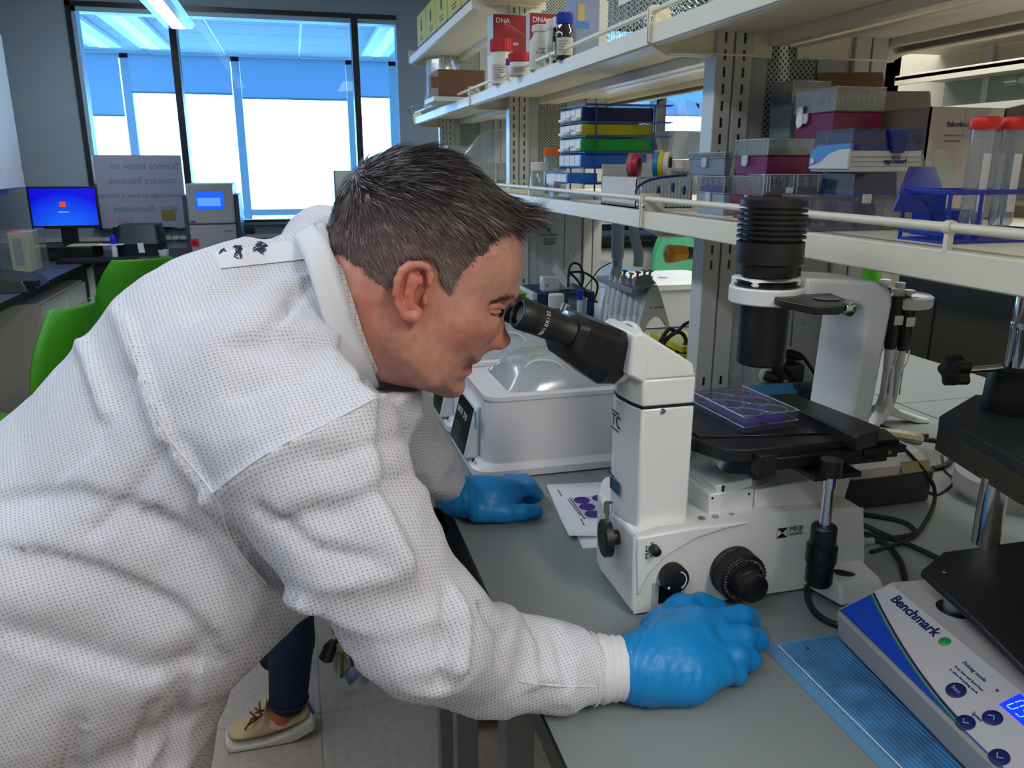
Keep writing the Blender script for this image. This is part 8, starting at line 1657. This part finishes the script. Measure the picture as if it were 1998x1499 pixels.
# ------------------------------------------------------------------ second person: seated behind, only the lower leg shows
wom = T('person', 'person in dark blue jeans and cream canvas sneaker, mostly hidden behind the man', 'person', (-.1, 1.95, 0)); DEN = mat('dark denim', (14, 34, 62), .85, bump=.3, bscale=900); YW = 1.885
def W3(px, py, y=YW): return Vector(at(px, py, y=y))
wf = Field((-.42, 1.70, .05), (.66, 2.40, 1.45), .010)
ank, mid = W3(563, 1362), W3(568, 1250)
kneeL = Vector((mid.x+.01, YW+.01, .50)); hipn = Vector((-.10, 1.92, .88)); hipf = Vector((-.10, 2.06, .88)); sh_ = Vector((.24, 2.09, 1.20))
wf.chain([ank, mid, kneeL], [.050, .058, .066], .015); wf.chain([kneeL, hipn], [.070, .090], .02); wf.chain([Vector((-.15, 2.12, .09)), Vector((-.14, 2.10, .50)), hipf], [.045, .066, .090], .02); wf.cone((-.10, 1.94, .91), (-.10, 2.05, .91), .10, .10, .03)
V, Q_ = wf.mesh(2); nmesh('jeans', V, Q_, DEN, wom)
wf.F[:] = 1; wf.chain([(-.09, 2.0, .94), (.08, 2.05, 1.07), tuple(sh_)], [.105, .10, .10], .03, sy=1.35); 
for s_ in (-1, 1): wf.chain([(sh_.x, sh_.y+.16*s_, sh_.z), (sh_.x+.06, sh_.y+.19*s_, sh_.z-.22), (sh_.x-.10, sh_.y+.12*s_, sh_.z-.26)], [.052, .042, .030], .02)
V, Q_ = wf.mesh(2); nmesh('dark_jumper', V, Q_, mat('dark jumper', (38, 42, 54), .85), wom)
hd_ = bpy.data.objects.new('head', head.data); COL.objects.link(hd_); hd_.parent = wom.o
dl_ = Vector((sh_.x+.19-.135, 2.09-HY, sh_.z+.06-1.36))
hd_.location = man.loc+dl_-wom.loc
for o_ in list(man.o.children):
    if o_.name.split('.')[0] in ('hair', 'eyeball', 'eyebrow', 'eyelids'):
        c_ = o_.copy(); COL.objects.link(c_); c_.parent = wom.o; c_.location = man.loc+dl_-wom.loc
        for ch_ in o_.children: d_ = ch_.copy(); COL.objects.link(d_); d_.parent = c_
wom.p('ankle', G().tube([W3(566, 1340), W3(556, 1375), W3(548, 1400)], [.038, .036, .034], 14), mat('ankle skin', (178, 96, 78), .5)); wom.p('jean_hem', G().tube([ank+Vector((.050*math.cos(a), .050*math.sin(a), -.004)) for a in [math.pi*i/10 for i in range(20)]], .003, 5, closed=True), DEN)
SH = mat('canvas tan', (200, 170, 132), .8, bump=.2, bscale=900, noise_amt=.05); SOLE = mat('sneaker sole', (205, 200, 190), .5)
# shoe profile in the plane of the foot, heel raised
pr_u = [(458, 1416), (472, 1412), (492, 1398), (512, 1370), (520, 1360), (522, 1376), (532, 1392), (552, 1396), (572, 1384), (590, 1372), (602, 1370), (608, 1384), (600, 1393), (560, 1411), (519, 1425), (480, 1433), (462, 1435), (446, 1430), (445, 1422)]
pr_s = [(440, 1428), (460, 1436), (485, 1434), (519, 1427), (570, 1408), (607, 1382), (615, 1390), (616, 1407), (580, 1428), (538, 1445), (500, 1455), (473, 1460), (449, 1454), (440, 1442)]
sf = Field((-.40, YW-.08, -.01), (.06, YW+.08, .24), .0035)
def shp(P, W_, m_, nm, R_):
    sf.F[:] = 1; sf.inflate(pxz(P, YW), YW, W_, R_); sf.F = np.maximum(sf.F, .001-sf.Z); V_, Q2 = sf.mesh(1); return nmesh(nm, V_, Q2, m_, wom)
s0_ = shp(pr_u, .040, SH, 'sneaker', .022); s0_['label'] = 'cream canvas sneaker, heel lifted'; sf.F[:] = 1
so_ = shp(pr_s, .042, SOLE, 'sole', .006); so_.parent = s0_
g = G()
for k, (a, b_) in enumerate((((478, 1424), (494, 1400)), ((486, 1414), (503, 1402)), ((489, 1404), (510, 1398)), ((498, 1392), (514, 1386)), ((502, 1402), (488, 1390)), ((512, 1396), (498, 1382)), ((508, 1392), (506, 1370)))): g.tube(spline([W3(*a, YW-.030), W3((a[0]+b_[0])/2, (a[1]+b_[1])/2, YW-.040), W3(*b_, YW-.028)], 3), .0026, 5)
lac = wom.p('laces', g, mat('brown lace', (95, 50, 25), .7), label='brown leather laces'); hs = wom.p('heel_stripe', G().hexa([W3(598, 1372, YW-.034), W3(602, 1370, YW-.034), W3(614, 1392, YW-.036), W3(609, 1394, YW-.036)], [W3(598, 1372, YW-.031), W3(602, 1370, YW-.031), W3(614, 1392, YW-.033), W3(609, 1394, YW-.033)]), NAVYP)
wom.p('other_shoe', G().hexa([(-.172, 2.07, .0), (-.10, 2.07, .0), (-.10, 2.31, .0), (-.172, 2.31, .0)], [(-.165, 2.09, .09), (-.11, 2.09, .09), (-.11, 2.29, .03), (-.165, 2.29, .03)]), SH, bevel=.015)
